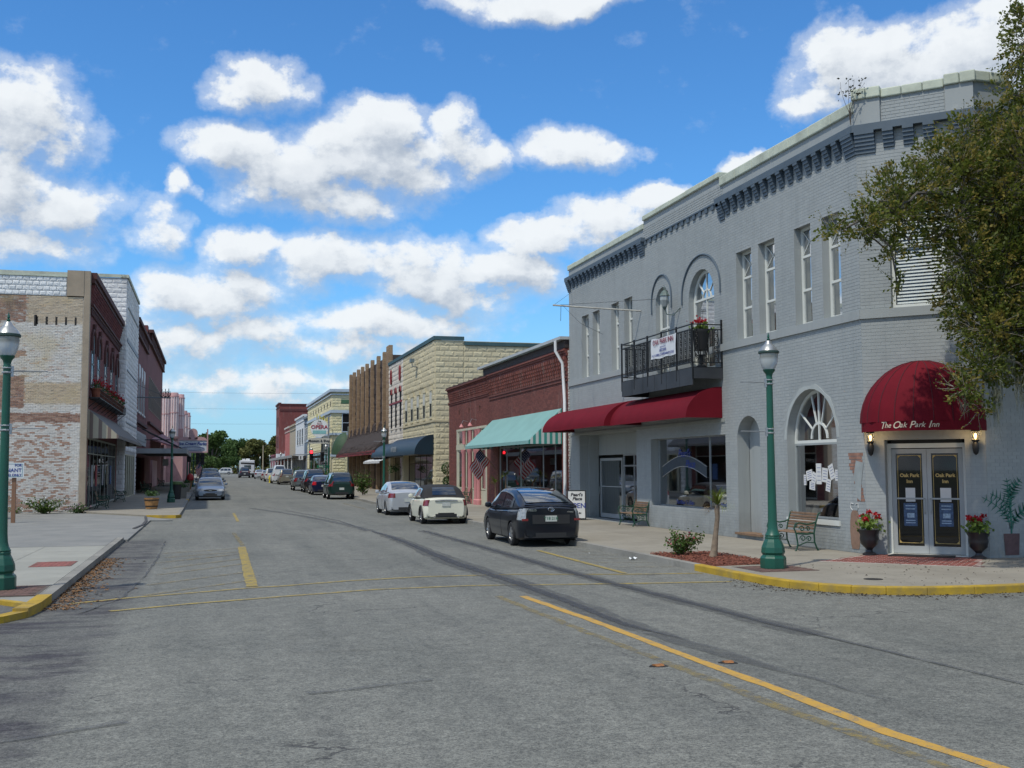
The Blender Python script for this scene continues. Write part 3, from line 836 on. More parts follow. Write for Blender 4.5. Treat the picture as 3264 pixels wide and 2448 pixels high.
# brick inserts in the paving
def pave(root_kind, poly_fn, x0, x1, y0, y1, bw, bl, m, ang=0, name='brick', z=.004, parent=None, center=None, label=None, n_max=300):
    me = bpy.data.meshes.new(name)
    v = [(-.5, -.5, -1), (.5, -.5, -1), (.5, .5, -1), (-.5, .5, -1), (-.5, -.5, 0), (.5, -.5, 0), (.5, .5, 0), (-.5, .5, 0)]
    me.from_pydata(v, [], [(4, 5, 6, 7), (0, 1, 5, 4), (1, 2, 6, 5), (2, 3, 7, 6), (3, 0, 4, 7)]); me.materials.append(m)
    cx, cy = center; ca, sa = math.cos(ang), math.sin(ang); rr = random.Random(2); cnt = 0
    nj = int((y1 - y0) / bw); ni = int((x1 - x0) / bl) + 1
    for j in range(nj):
        for i in range(-1, ni):
            lx = x0 + (i + .5 + (j % 2) * .5) * bl; ly = y0 + (j + .5) * bw
            if lx - bl / 2 < x0 - .02 or lx + bl / 2 > x1 + .02: continue
            x, y = cx + lx * ca - ly * sa, cy + lx * sa + ly * ca
            if poly_fn and not poly_fn(x, y): continue
            o = bpy.data.objects.new(name, me); COL.objects.link(o); o.parent = parent
            o.location = (x, y, z + rr.uniform(0, .003)); o.scale = (bl - .02, bw - .02, .01); o.rotation_euler = (0, 0, ang)
            cnt += 1
    return cnt
PBRICK = mat('paving_brick', (.20, .06, .045), .85, .2, 5, islands=.35, dirt=(.12, .06, .05), dirt_amt=.4, bump=.2)
MORTAR = mat('pale_mortar', (.40, .37, .33), .9, .12, 6)
# panel in front of the hotel door (runs out from the chamfered corner)
dd = Vector((.7071, -.7071)); nn = Vector((-.7071, -.7071)); cc_ = Vector((14.88, 20.52))
def W2(s, d): p = cc_ + dd * s + nn * d; return (p.x, p.y)
bp = MB(); bp.prism([W2(-1.05, -.3), W2(1.05, -.3), W2(1.32, 2.35), W2(-1.75, 2.35)], -.003, .003)
bed = bp.build('mortar_bed', MORTAR, sw)
def inpad(x, y):
    q = Vector((x, y)) - cc_; s, d = q.dot(dd), q.dot(nn)
    if d < -.27 or d > 2.32: return False
    f = (d + .3) / 2.65
    return -1.05 - .66 * f + .03 < s < 1.02 + .27 * f
pave(None, inpad, -2.4, 2.4, -.4, 2.5, .112, .225, PBRICK, ang=math.atan2(-dd.y, -dd.x), parent=bed, center=(cc_.x, cc_.y))
# darker squares round the lamp feet and the left insert
DBR = mat('dark_paving_brick', (.13, .075, .06), .9, .2, 5, islands=.25)
for (x0, x1, y0, y1, m_, par, nm) in ((9.75, 10.95, 18.3, 19.5, DBR, sw, 'dark'), (-3.75, -2.5, 18.35, 19.95, DBR, sl, 'dark'), (-3.42, -2.62, 23.7, 24.95, mat('red_paving_brick', (.26, .09, .075), .9, .15, 5, islands=.2), sl, 'red')):
    b_ = MB(); b_.box(x0, x1, y0, y1, -.01, .003); bd = b_.build('mortar_bed', mat('dark_mortar', (.11, .09, .075), .9, .1), par)
    pave(None, None, 0, x1 - x0, 0, y1 - y0, .11, .2, m_, parent=bd, center=(x0, y0), z=.007)
# door mat
mt = MB(); mt.prism([W2(-.72, -.12), W2(.55, -.12), W2(.6, .42), W2(-.75, .42)], .008, .022)
tag(mt.build('door_mat', mat('black_mat', (.015, .015, .016), .95, .2, 30, bump=.5)), 'black rubber mat on the brick paving before the double doors', 'door mat')
# ================================================================ grey corner hotel
def painted_brick(name, c0, c1, rough=.72):
    m, t, b = principled(name)
    geo = t.node('ShaderNodeNewGeometry'); pos = geo.outputs['Position']
    f = t.ramp(t.noise(pos, .55, 6, .62), .3, .7)
    c = t.mix(f, c0, c1)
    oi = t.node('ShaderNodeObjectInfo')
    r = t.math('FRACT', t.math('ADD', geo.outputs['Random Per Island'], oi.outputs['Random']))
    c = t.mix(1.0, c, t.mix(r, (.955, .955, .955), (1.035, 1.035, 1.035)), 'MULTIPLY')
    # rain streaks
    s = t.ramp(t.noise(t.vmath('MULTIPLY', pos, (2.2, 2.2, .16)), 1.6, 6, .7), .5, .78)
    c = t.mix(t.math('MULTIPLY', s, .34), c, tuple(x * .6 for x in c0))
    zz = t.xyz(pos)[2]
    gb = t.math('MULTIPLY', t.ramp(zz, .9, .0), t.ramp(t.noise(pos, 2.4, 6, .7), .35, .6))
    c = t.mix(t.math('MULTIPLY', gb, .4), c, (.12, .125, .11))
    pk = t.ramp(t.noise(pos, 1.7, 9, .75), .655, .68)
    c = t.mix(t.math('MULTIPLY', pk, .35), c, (.42, .44, .42))
    gr = t.ramp(t.noise(pos, 3.5, 8, .7), .62, .8)
    c = t.mix(t.math('MULTIPLY', gr, .3), c, (.40, .41, .38))
    t.l.new(c, b.inputs['Base Color']); b.inputs['Roughness'].default_value = rough
    bn = t.node('ShaderNodeBump'); bn.inputs['Strength'].default_value = .25; bn.inputs['Distance'].default_value = .006
    t.l.new(t.noise(pos, 26, 6, .7), bn.inputs['Height']); t.l.new(bn.outputs[0], b.inputs['Normal'])
    return m
GREY = painted_brick('grey_painted_brick', (.295, .32, .32), (.34, .362, .36))
GREY_M = painted_brick('grey_painted_mortar', (.285, .31, .31), (.325, .347, .345))
SLATE = mat('slate_blue_trim', (.075, .105, .135), .6, .1, 2, dirt=(.15, .18, .2), dirt_amt=.3)
COPE = mat('pale_coping_paint', (.50, .54, .44), .7, .12, 2, dirt=(.12, .13, .10), dirt_amt=.45, bump=.3, bscale=12)
FRAME = mat('window_frame_white', (.64, .66, .62), .45, .05, 3)
CURT = mat('pale_curtain', (.50, .49, .42), .9, .12, 5)
RED = mat('dark_red_canvas', (.135, .006, .014), .8, .12, 1.4, bump=.12, bscale=160, dirt=(.11, .006, .012), dirt_amt=.5, spec=.15)
SOFFIT = mat('soffit_paint', (.28, .30, .28), .8, .1, 2)

H = thing('corner_hotel', 'two-storey grey painted brick corner building with dark red barrel awnings and iron balcony', 'building', (14, 21.4, 0))
PF = plane((14, 0), (0, 1))                      # street front, s = y
PC = plane((14.0, 21.4), (1, -1), (-1, -1))      # chamfered corner
PS = plane((15.75, 19.65), (1, 0), (0, -1))      # side street front
LC = 2.4749
WINS = [(22.15, 22.93), (23.44, 24.21), (25.2, 26.07), (26.47, 27.34), (35.1, 35.87), (36.4, 37.16), (38.4, 39.17), (39.62, 40.44)]
ops_f = [(a, b, 5.4, 7.85, 0) for a, b in WINS]
ops_f += [(31.95, 33.05, 4.78, 7.2, .52), (28.75, 30.5, 4.78, 6.92, .87),
          (22.52, 24.78, .68, 2.6, 1.2), (26.2, 27.48, .14, 2.72, .58),
          (28.2, 33.62, .7, 2.86, 0), (34.9, 40.82, -.1, 3.22, 0)]
ops_c = [(.42, 2.06, -.1, 2.5, 0), (.66, 1.81, 5.4, 7.75, 0)]
ops_s = [(3.0, 3.9, 5.4, 7.85, 0), (5.4, 6.3, 5.4, 7.85, 0), (3.0, 6.0, .8, 2.8, 0)]
TOP = 10.0
wl = MB()
wall(wl, PF, 21.4, 42.0, -.1, TOP, ops_f, .36)
wall(wl, PC, 0, LC, -.1, TOP, ops_c, .36)
wall(wl, PS, 0, 16, -.1, TOP, ops_s, .36)
wl.obox(PF, 41.7, 42.0, -.1, TOP, -.37, -16)
WALL = wl.build('wall', GREY_M, H)
# painted bricks: thousands, laid course by course round the openings
zone_skip = lambda s, z: (22.2 < s < 25.1 and .6 < z < 4.1 and ((s - 23.65) / 1.36) ** 2 + ((z - 2.6) / 1.42) ** 2 < 1 and z > 2.6) or (35 < s < 42 and 3.25 < z < 3.4)
masonry(H, PF, 21.4, 42.0, 0, 9.52, .215, .0765, ops_f + [(21.3, 42, 5.2, 5.4, 0)], GREY, proud=.0038, gap=.0085, n_ind=190, skip=zone_skip, seed=3)
masonry(H, PC, 0.0, LC, 0, 9.4, .206, .0765, ops_c + [(0, LC, 5.2, 5.4, 0)], GREY, proud=.0038, gap=.0085, n_ind=60, seed=4)
masonry(H, PS, 0.0, 16, 0, 9.4, .215, .0765, ops_s + [(0, 16, 5.2, 5.4, 0)], GREY, proud=.0038, gap=.0085, n_ind=50, seed=5)
masonry(H, PF, 28.1, 34.05, 9.55, 10.0, .215, .0765, [], GREY, proud=.012, gap=.012, n_ind=0, seed=6)
# belt course, cornice band, coping
mb = MB()
mb.obox(PF, 21.37, 42.04, 5.2, 5.4, 0, .055); mb.obox(PC, -.02, LC + .02, 5.2, 5.4, 0, .055); mb.obox(PS, -.03, 16, 5.2, 5.4, 0, .055)
mb.build('belt_course', GREY, H)
for q in ((PF, 21.33, 28.32, 9.42, 9.58, .17), (PF, 33.85, 42.1, 9.48, 9.62, .17), (PC, -.06, LC + .06, 9.42, 9.58, .165), (PS, -.06, 16, 9.42, 9.58, .17)):
    mb = MB(); mb.obox(*q[:5], 0, q[5]); mb.build('cornice_band', SLATE, H)
bk = MB()
def corbel(P, s0, s1, zt, k=5, h=.082, dmax=.155):
    mb = MB()
    for i in range(k):
        d = dmax * (1 - i / k) + .012
        mb.obox(P, s0 + .0, s1 - .0, zt - (i + 1) * h + .014, zt - i * h, 0, d)
        mb.obox(P, s0 + .006, s1 - .006, zt - (i + 1) * h, zt - (i + 1) * h + .014, 0, d - .022)
    return mb
for i in range(15):
    s = 21.98 + i * .435
    corbel(PF, s, s + .2, 9.42).build('bracket', SLATE, H)
corbel(PF, 21.38, 21.8, 9.42, 6).build('bracket', SLATE, H); corbel(PF, 27.95, 28.25, 9.42, 6).build('bracket', SLATE, H)
for i in range(16):
    s = 34.55 + i * .445
    corbel(PF, s, s + .2, 9.48, 4, .085).build('bracket', SLATE, H)
corbel(PF, 33.9, 34.3, 9.48, 6, .075).build('bracket', SLATE, H); corbel(PF, 41.7, 42.05, 9.48, 6, .075).build('bracket', SLATE, H)
corbel(PC, -.01, .42, 9.42, 6).build('bracket', SLATE, H); corbel(PC, LC - .42, LC + .01, 9.42, 6).build('bracket', SLATE, H)
for i in range(3):
    s = .6 + i * .43
    corbel(PC, s, s + .23, 9.42).build('bracket', SLATE, H)
for i in range(14):
    s = .55 + i * .6
    corbel(PS, s, s + .22, 9.42).build('bracket', SLATE, H)
corbel(PS, 0.01, .42, 9.42, 6).build('bracket', SLATE, H)
# plain row of small dentils over the middle bay
for i in range(13):
    mb = MB(); s = 28.6 + i * .425; mb.obox(PF, s, s + .17, 9.36, 9.5, 0, .05); mb.build('dentil', SLATE, H)
mb = MB(); mb.obox(PF, 28.25, 33.9, 9.5, 9.545, 0, .06); mb.build('cornice_band', SLATE, H)
# parapets
def coping(P, s0, s1, z0, z1, out, name='coping', seg=1.05, back=-.42):
    s = s0; r = random.Random(int(s0 * 10)); n = max(1, round((s1 - s0) / seg)); st = (s1 - s0) / n
    for i in range(n):
        mb = MB(); dz = r.uniform(-.012, .014); mb.obox(P, s0 + i * st + .004, s0 + (i + 1) * st - .004, z0, z1 + dz, back, out)
        bevel(mb.build(name, COPE, H), .025, 2)
wl2 = MB()
wall(wl2, PF, 21.4, 28.25, TOP, 10.02, (), .36); wall(wl2, PF, 28.1, 34.0, TOP, 10.24, (), .36)
wl2.build('parapet', GREY, H)
coping(PF, 21.36, 28.2, 9.93, 10.2, .06)
coping(PF, 28.2, 33.97, 10.2, 10.36, .075)
coping(PF, 33.97, 42.05, 9.93, 10.13, .055)
mb = MB(); mb.obox(PC, 0, LC, TOP, 10.3, -.36, .0); mb.obox(PC, -.02, .55, 9.58, 10.3, 0, .06); mb.obox(PC, LC - .55, LC + .02, 9.58, 10.3, 0, .06); mb.obox(PS, 0, 1.0, TOP, 10.3, -.36, 0); mb.build('parapet', GREY, H)
masonry(H, PC, .56, LC - .56, 9.6, 10.2, .206, .0765, [], GREY, proud=.007, gap=.011, n_ind=0, seed=7)
coping(PC, -.07, .57, 10.18, 10.42, .12, seg=.35); coping(PC, .57, LC - .57, 10.16, 10.36, .06, seg=.5); coping(PC, LC - .57, LC + .08, 10.18, 10.42, .12, seg=.35)
coping(PS, -.08, .9, 10.2, 10.42, .08, seg=.4); coping(PS, .9, 16, 9.93, 10.1, .06)
mb = MB(); mb.prism([(14.36, 42), (14.36, 21.6), (15.9, 20.0), (31, 20.0), (31, 42)], 9.3, 9.4); mb.build('roof', mat('flat_roof', (.2, .2, .19), .9), H)
mb = MB(); mb.box(31.0, 31.3, 19.65, 42, -.1, 9.9); mb.build('rear_wall', GREY, H)
mb = MB(); mb.prism([(14.36, 42), (14.36, 21.6), (15.9, 20.0), (31, 20.0), (31, 42)], 4.3, 4.55); mb.prism([(14.36, 42), (14.36, 21.6), (15.9, 20.0), (31, 20.0), (31, 42)], -.06, -.012)
mb.box(19, 19.1, 20, 42, 0, 4.3); mb.box(17, 17.1, 20, 42, 4.55, 9.3)
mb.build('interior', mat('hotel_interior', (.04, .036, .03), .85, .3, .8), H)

# upper windows
for a, b in WINS:
    w = window(H, PF, a, b, 5.4, 7.85, -.24, FRAME, GLASS, .075, (), (7.12, 6.28), curtain=CURT)
    if a < 30:      # leaded top light: crossed bars
        mb = MB(); z0, z1 = 7.16, 7.77; s0, s1 = a + .075, b - .075
        for (p, q) in (((s0, z0), (s1, z1)), ((s0, z1), (s1, z0))):
            t_ = Vector((-(q[1] - p[1]), q[0] - p[0])).normalized() * .009
            mb.hexa([PF(p[0] - t_.x, p[1] - t_.y, -.21), PF(q[0] - t_.x, q[1] - t_.y, -.21), PF(q[0] + t_.x, q[1] + t_.y, -.21), PF(p[0] + t_.x, p[1] + t_.y, -.21), PF(p[0] - t_.x, p[1] - t_.y, -.195), PF(q[0] - t_.x, q[1] - t_.y, -.195), PF(q[0] + t_.x, q[1] + t_.y, -.195), PF(p[0] + t_.x, p[1] + t_.y, -.195)])
        mb.build('lead_bars', FRAME, w)
w = window(H, PC, .66, 1.81, 5.4, 7.75, -.16, FRAME, glass_mat('clear_pane', clear=.92, refl=.25), .08, (), (6.78,))
w['label'] = 'window in the cut-off corner with white blinds'
slat = None
for i in range(28):
    mb = MB(); z = 5.5 + i * .075
    mb.hexa([PC(.76, z, -.15), PC(1.71, z, -.15), PC(1.71, z, -.154), PC(.76, z, -.154), PC(.76, z + .05, -.175), PC(1.71, z + .05, -.175), PC(1.71, z + .05, -.179), PC(.76, z + .05, -.179)])
    mb.build('blind_slat', WHITE, w)
for a, b in ((3.0, 3.9), (5.4, 6.3)): window(H, PS, a, b, 5.4, 7.85, -.2, FRAME, GLASS, .07, (), (6.6,), curtain=CURT)
window(H, PS, 3, 6, .8, 2.8, -.2, FRAME, GLASS, .06, (4.5,), ())
# balcony doors
w = window(H, PF, 28.75, 30.5, 4.78, 6.92, -.22, FRAME, GLASS, .1, (29.62,), (6.92,), name='balcony_door', arch=.87, fan=3, curtain=CURT)
w = window(H, PF, 31.95, 33.05, 4.78, 7.2, -.2, FRAME, GLASS, .09, (32.5,), (6.4,), name='balcony_door', arch=.52)
mb = MB(); mb.obox(PF, 32.06, 32.94, 4.8, 7.2, -.26, -.24); mb.build('door_leaf', FRAME, w)
def hood(P, s0, s1, zs, h, r=.035, drop=.0):
    c = (s0 + s1) / 2; hw = (s1 - s0) / 2; n = 18
    pts = [P(s0, zs - drop, .02)] + [P(c - math.cos(math.pi * k / n) * hw, zs + math.sin(math.pi * k / n) * h, .02) for k in range(n + 1)] + [P(s1, zs - drop, .02)]
    mb = MB(); mb.tube(pts, r, 6); return mb.build('hood_mould', SLATE, H, smooth=True)
hood(PF, 31.75, 33.35, 7.3, .82, .032, .35); hood(PF, 28.32, 30.95, 7.1, 1.12, .032, .2)
# ground floor arched shop window with plaster surround
mb = MB(); n = 16; c, hw = 23.65, 1.14
for k in range(n):
    a, b = math.pi * k / n, math.pi * (k + 1) / n
    q = [(c - math.cos(t) * hw * f, 2.6 + math.sin(t) * 1.2 * f2) for t, f, f2 in ((a, 1.0, 1.0), (a, 1.085 + .03 * math.sin(k * 2.1), 1.085 + .03 * math.sin(k * 2.1)), (b, 1.085 + .03 * math.sin(k * 2.1 + 2.1), 1.085 + .03 * math.sin(k * 2.1 + 2.1)), (b, 1.0, 1.0))]
    mb.hexa([PF(*p, -.0) for p in q] + [PF(*p, .010) for p in q])
mb.build('plaster_surround', mat('pale_plaster', (.37, .40, .39), .8, .08, 3), H)
w = window(H, PF, 22.52, 24.78, 2.5, 2.6, -.26, FRAME, GLASS_D, .07, (23.65,), (), name='fanlight', arch=1.2, fan=4)
w = window(H, PF, 22.52, 24.78, .68, 2.5, -.26, mat('grey_frame', (.3, .33, .33), .5), GLASS_D, .05, (), (), name='shop_window')
mb = MB(); mb.obox(PF, 22.45, 24.85, .56, .68, -.3, .035); mb.build('window_sill', FRAME, H)
rr = random.Random(3)
for i, (s, z, dx, dz, an) in enumerate(((23.15, 1.8, .22, .36, -.35), (23.45, 1.72, .26, .34, .1), (23.72, 1.75, .24, .5, 0), (23.95, 1.62, .2, .34, .3), (24.15, 1.72, .28, .24, -.2), (23.3, 1.48, .2, .3, .2), (24.02, 1.46, .26, .2, .1), (22.92, 1.72, .14, .26, 0), (24.35, 1.6, .12, .26, 0))):
    mb = MB(); ca, sa = math.cos(an), math.sin(an)
    q = [(s + x * ca - z_ * sa, z + x * sa + z_ * ca) for x, z_ in ((-dx / 2, -dz / 2), (dx / 2, -dz / 2), (dx / 2, dz / 2), (-dx / 2, dz / 2))]
    mb.hexa([PF(*p, -.232 + i * .0012) for p in q] + [PF(*p, -.2312 + i * .0012) for p in q]); o = mb.build('paper_notice', PRINT_W, H)
    lines = MB()
    for l in range(4):
        zz = -dz * .32 + l * dz * .2; q = [(s + x * ca - z_ * sa, z + x * sa + z_ * ca) for x, z_ in ((-dx * .35, zz), (dx * .3, zz), (dx * .3, zz + .012), (-dx * .35, zz + .012))]
        lines.add([PF(*p, -.2306 + i * .0012) for p in q], [(0, 1, 2, 3)])
    lines.build('print_lines', PRINT_B, o)
for i in range(6):
    s = 22.75 + i * .36
    f_ = tag(MB().hexa([PF(s, .74, -.4), PF(s + .26, .74, -.42), PF(s + .26, .74, -.44), PF(s, .74, -.42), PF(s, 1.02, -.5), PF(s + .26, 1.02, -.52), PF(s + .26, 1.02, -.54), PF(s, 1.02, -.52)]).build('picture_frame', mat('frame_brown_%d' % (i % 3), ((.12, .07, .04), (.2, .17, .13), (.06, .05, .05))[i % 3], .5, .5, 9)),
             ('small framed picture propped in the arched shop window, %s in the row' % ('far left', 'second from the left', 'third from the left', 'third from the right', 'second from the right', 'far right')[5 - i]), 'picture frame', 'framed pictures in the arched shop window')
# niche
mb = MB(); mb.obox(PF, 26.2, 27.48, .0, 3.4, -.6, -.37); mb.obox(PF, 26.1, 26.2, 0, 3.4, -.6, -.35); mb.obox(PF, 27.48, 27.6, 0, 3.4, -.6, -.35); mb.build('niche_back', GREY, H)
mb = MB(); mb.obox(PF, 26.12, 27.56, .1, .155, -.36, .09); mb.build('wooden_sill', WOOD, H)
# painted patches imitating bare brick and a jar (they are flat mural paint)
MUR = mat('mural_brick_paint', (.26, .14, .10), .8, .35, 5); MURJ = mat('mural_jar_paint', (.24, .15, .105), .8, .2, 4); MURG = mat('mural_green_paint', (.03, .14, .10), .8, .3, 9)
PLS = mat('bare_plaster', (.30, .33, .33), .85, .15, 3)
mb = MB(); rr = random.Random(4)
for i, (z, a, b) in enumerate([(2.16 - .078 * k, a, b) for k, (a, b) in enumerate(((21.47, 22.05), (21.52, 22.02), (21.5, 21.95), (21.58, 22.03), (21.7, 22.0), (21.6, 21.9), (21.62, 21.86), (21.6, 21.8), (21.6, 21.84), (21.55, 21.75), (21.5, 21.72), (21.5, 21.7), (21.48, 21.7), (21.45, 21.74)))]):
    mb.obox(PF, a, b, z, z + .066, .006, .0095 + .0004 * (i % 2))
mb.build('mural_bricks', [MUR], H, label='painted patch of bare bricks and broken plaster beside the door')
mb = MB()
for q in ([(21.45, 2.0), (21.75, 2.06), (21.85, 1.7), (21.7, 1.2), (21.6, 1.15), (21.55, 1.6)],):
    mb.add([PF(*p, .0125) for p in q], [tuple(range(len(q)))])
mb.build('mural_plaster', PLS, H)
jar = [(0, 0), (.13, 0), (.17, .1), (.2, .4), (.19, .6), (.15, .78), (.09, .86), (0, .86)]
mb = MB(); pts = [(21.85 + x, .08 + z) for x, z in jar] + [(21.85 - x, .08 + z) for x, z in reversed(jar)][1:-1]
mb.add([PF(*p, .0125) for p in pts], [tuple(range(len(pts)))])
mb.build('mural_jar', MURJ, H, label='tall clay jar painted on the grey wall')
mb = MB()
for sg in (-1, 1): mb.tube([PF(21.85 + sg * .08, .94, .014), PF(21.85 + sg * .15, 1.0, .014), PF(21.85 + sg * .14, 1.1, .014), PF(21.85 + sg * .04, 1.08, .014)], .008, 4)
mb.build('mural_cord', PRINT_W, H)
mb = MB(); s0 = .55
mb.add([PS(s0 - .17, .05, .0125), PS(s0 + .17, .05, .0125), PS(s0 + .2, .5, .0125), PS(s0 - .2, .5, .0125)], [(0, 1, 2, 3)])
mb.build('mural_pot', mat('mural_pot_paint', (.12, .07, .07), .8, .25, 6), H, label='flower pot painted on the side wall')
mb = MB(); rr = random.Random(12)
for st in range(10):
    a0 = rr.uniform(-.9, .9); L = rr.uniform(.45, .95); zb = rr.choice((.55, .6, .9, 1.1)); p = Vector((s0 + rr.uniform(-.04, .04), zb)); pts = []
    for k in range(9):
        f = k / 8; q = p + Vector((math.sin(a0 * f * 1.6) * L * f * .8, L * f * (1 - .35 * f * abs(a0)))); pts.append(q)
    for k in range(8):
        a, b = pts[k], pts[k + 1]; t = (b - a).normalized(); n_ = Vector((-t.y, t.x))
        mb.add([PS(*(a - n_ * .006), .0125), PS(*(b - n_ * .006), .0125), PS(*(b + n_ * .006), .0125), PS(*(a + n_ * .006), .0125)], [(0, 1, 2, 3)])
        if k > 1:
            for sg in (-1, 1):
                e = a + (t * .5 + n_ * sg).normalized() * .2 * math.sin(math.pi * k / 9)
                mb.add([PS(*a, .0128), PS(*(a + t * .035), .0128), PS(*e, .0128)], [(0, 1, 2)])
mb.add([PS(s0 - .02, .5, .0122), PS(s0 + .02, .5, .0122), PS(s0 + .015, 1.5, .0122), PS(s0 - .015, 1.5, .0122)], [(0, 1, 2, 3)])
mb.build('mural_palm', MURG, H, label='green palm painted on the side wall')

# double entrance door in the chamfer
def glazed_door(P, s0, s1, dep, handle_right, parent, words=True):
    mb = MB(); z0, z1 = .03, 2.3
    mb.obox(P, s0, s0 + .09, z0, z1, dep, dep + .05); mb.obox(P, s1 - .09, s1, z0, z1, dep, dep + .05)
    mb.obox(P, s0 + .09, s1 - .09, z0, z0 + .16, dep, dep + .05); mb.obox(P, s0 + .09, s1 - .09, z1 - .1, z1, dep, dep + .05)
    mb.obox(P, s0 + .09, s1 - .09, 1.2, 1.235, dep + .008, dep + .052)
    d = mb.build('door', mat('dull_white_frame', (.36, .38, .38), .45, .06, 3), parent)
    g = MB(); g.add([P(s0 + .08, z0 + .1, dep + .02), P(s1 - .08, z0 + .1, dep + .02), P(s1 - .08, z1 - .05, dep + .02), P(s0 + .08, z1 - .05, dep + .02)], [(0, 1, 2, 3)])
    g.build('pane', GLASS_D, d)
    hs = s1 - .06 if handle_right else s0 + .06
    hb = MB(); hb.tube([P(hs, .9, dep + .05), P(hs, .92, dep + .1), P(hs, 1.2, dep + .1), P(hs, 1.22, dep + .05)], .012, 6); hb.build('handle', METAL, d)
    return d
GOLD = mat('gold_print', (.50, .36, .12), .5, .1)
mb = MB(); mb.obox(PC, .42, .5, 0, 2.42, -.34, -.26); mb.obox(PC, 1.98, 2.06, 0, 2.42, -.34, -.26); mb.obox(PC, .5, 1.98, 2.32, 2.42, -.34, -.26); mb.obox(PC, .42, 2.06, 0, .02, -.36, 0)
mb.build('door_frame', FRAME, H)
mb = MB(); mb.obox(PC, .5, 1.98, 2.42, 2.52, -.33, -.3); mb.build('door_head', DARKIN, H)
Lx = (PC.d.x, PC.d.y, 0)
for s0, s1, hr in ((.505, 1.237, True), (1.243, 1.975, False)):
    d = glazed_door(PC, s0, s1, -.325, hr, H)
    c = (s0 + s1) / 2
    text('lettering', 'Oak Park', GOLD, .105, PC(c, 1.72, -.298), Lx, d, .001, bold=.004)
    text('lettering', 'Inn', GOLD, .105, PC(c, 1.59, -.298), Lx, d, .001, bold=.004)
    b_ = MB()
    a0, a1, z0, z1 = s0 + .12, s1 - .12, .25, 2.16
    for q in ((a0, a1, z0, z0 + .01), (a0, a1, z1 - .01, z1), (a0, a0 + .01, z0, z1), (a1 - .01, a1, z0, z1)): b_.obox(PC, *q, -.3, -.2985)
    for sx_, zx in ((a0, z0), (a1, z0), (a0, z1), (a1, z1)):
        k1 = .07 if sx_ == a0 else -.07; k2 = .07 if zx == z0 else -.07
        b_.add([PC(sx_, zx, -.2982), PC(sx_ + k1, zx, -.2982), PC(sx_, zx + k2, -.2982)], [(0, 1, 2)])
    b_.build('gilt_border', GOLD, d)
    p1 = MB(); p1.obox(PC, c - .14, c + .14, .62, 1.12, -.3, -.297)
    po = p1.build('poster', mat('blue_poster', (.05, .09, .17), .6, .5, 14), d)
    p2 = MB()
    for k, zz in enumerate((.68, .73, .98, 1.05)): p2.obox(PC, c - .1, c + .1, zz, zz + .022, -.2968, -.2965)
    p2.obox(PC, c - .07, c + .08, .8, .9, -.2968, -.2965)
    p2.build('poster_print', mat('pale_blue_print', (.3, .4, .5), .6, .4, 30), po)
    p3 = MB(); p3.obox(PC, c - .11 + (.02 if hr else 0), c + .11, 1.15, 1.45, -.3, -.296); o = p3.build('notice', PRINT_W, d)
# dome awning
def dome_awning():
    cs, n = 1.237, 10; Rr, Hh, D = 1.27, 1.34, 1.12; z0 = 2.86
    segs = []
    aw = None
    for k in range(n):
        rows = []
        for a in (math.pi * k / n, math.pi * (k + .5) / n, math.pi * (k + 1) / n):
            row = []
            for j in range(11):
                b = math.pi / 2 * j / 10
                x = -math.cos(a) * Rr * math.cos(b); dd_ = math.sin(a) * D * math.cos(b); zz = math.sin(b) * Hh
                pin = 1 + (.028 if abs(a - math.pi * (k + .5) / n) < .01 else 0) * math.cos(b)
                row.append(PC(cs + x * pin, z0 + zz, .02 + dd_ * pin))
            rows.append(row)
        mb = MB(); mb.sheet(rows)
        o = mb.build('canvas_gore' if aw else 'awning', RED, aw or H, smooth=True)
        if aw is None: aw = o; o['label'] = 'dark red dome awning over the corner entrance'
        sb = MB(); sb.tube([Vector(q) + Vector((PC.n.x, PC.n.y, 0)) * .004 for q in rows[0]], .011, 5); sb.build('seam', mat('awning_seam', (.07, .004, .01), .8), aw)
    # valance round the foot
    rows = [[], []]
    for k in range(25):
        a = math.pi * k / 24
        for r_, z in ((0, z0 + .003), (1, 2.66)): rows[r_].append(PC(cs - math.cos(a) * (Rr + .004), z, .02 + math.sin(a) * (D + .004)))
    mb = MB(); mb.sheet(rows); mb.build('valance', RED, aw, smooth=True)
    fr = MB(); fr.tube([PC(cs - math.cos(math.pi * k / 24) * (Rr - .03), 2.68, .02 + math.sin(math.pi * k / 24) * (D - .03)) for k in range(25)], .014, 5)
    fr.build('awning_frame', METAL, aw)
    # script lettering follows the valance curve
    s = 'The Oak Park Inn'; w = [.085, .07, .06, .05, .12, .07, .07, .05, .10, .07, .055, .065, .05, .065, .07, .07]
    tot = sum(w); pos = -tot / 2 - .14
    for ch, ww in zip(s, w):
        if ch != ' ':
            x = pos + ww / 2; a = math.acos(max(-1, min(1, -x / Rr)))
            p = PC(cs + x, 2.775, .02 + math.sin(a) * D + .012)
            tx = Vector((math.sin(a) * Rr, -(-math.cos(a)) * D)); tx = Vector((math.sin(a) * Rr, math.cos(a) * D))
            dv = PC.d * tx.x + PC.n * tx.y
            text('letter', ch, mat('cream_print', (.60, .50, .38), .6, .05), .21 if ch.isupper() else .155, p, (dv.x, dv.y, 0), aw, .002, shear=.35, bold=.001)
        pos += ww * 1.06
    return aw
dome_awning()
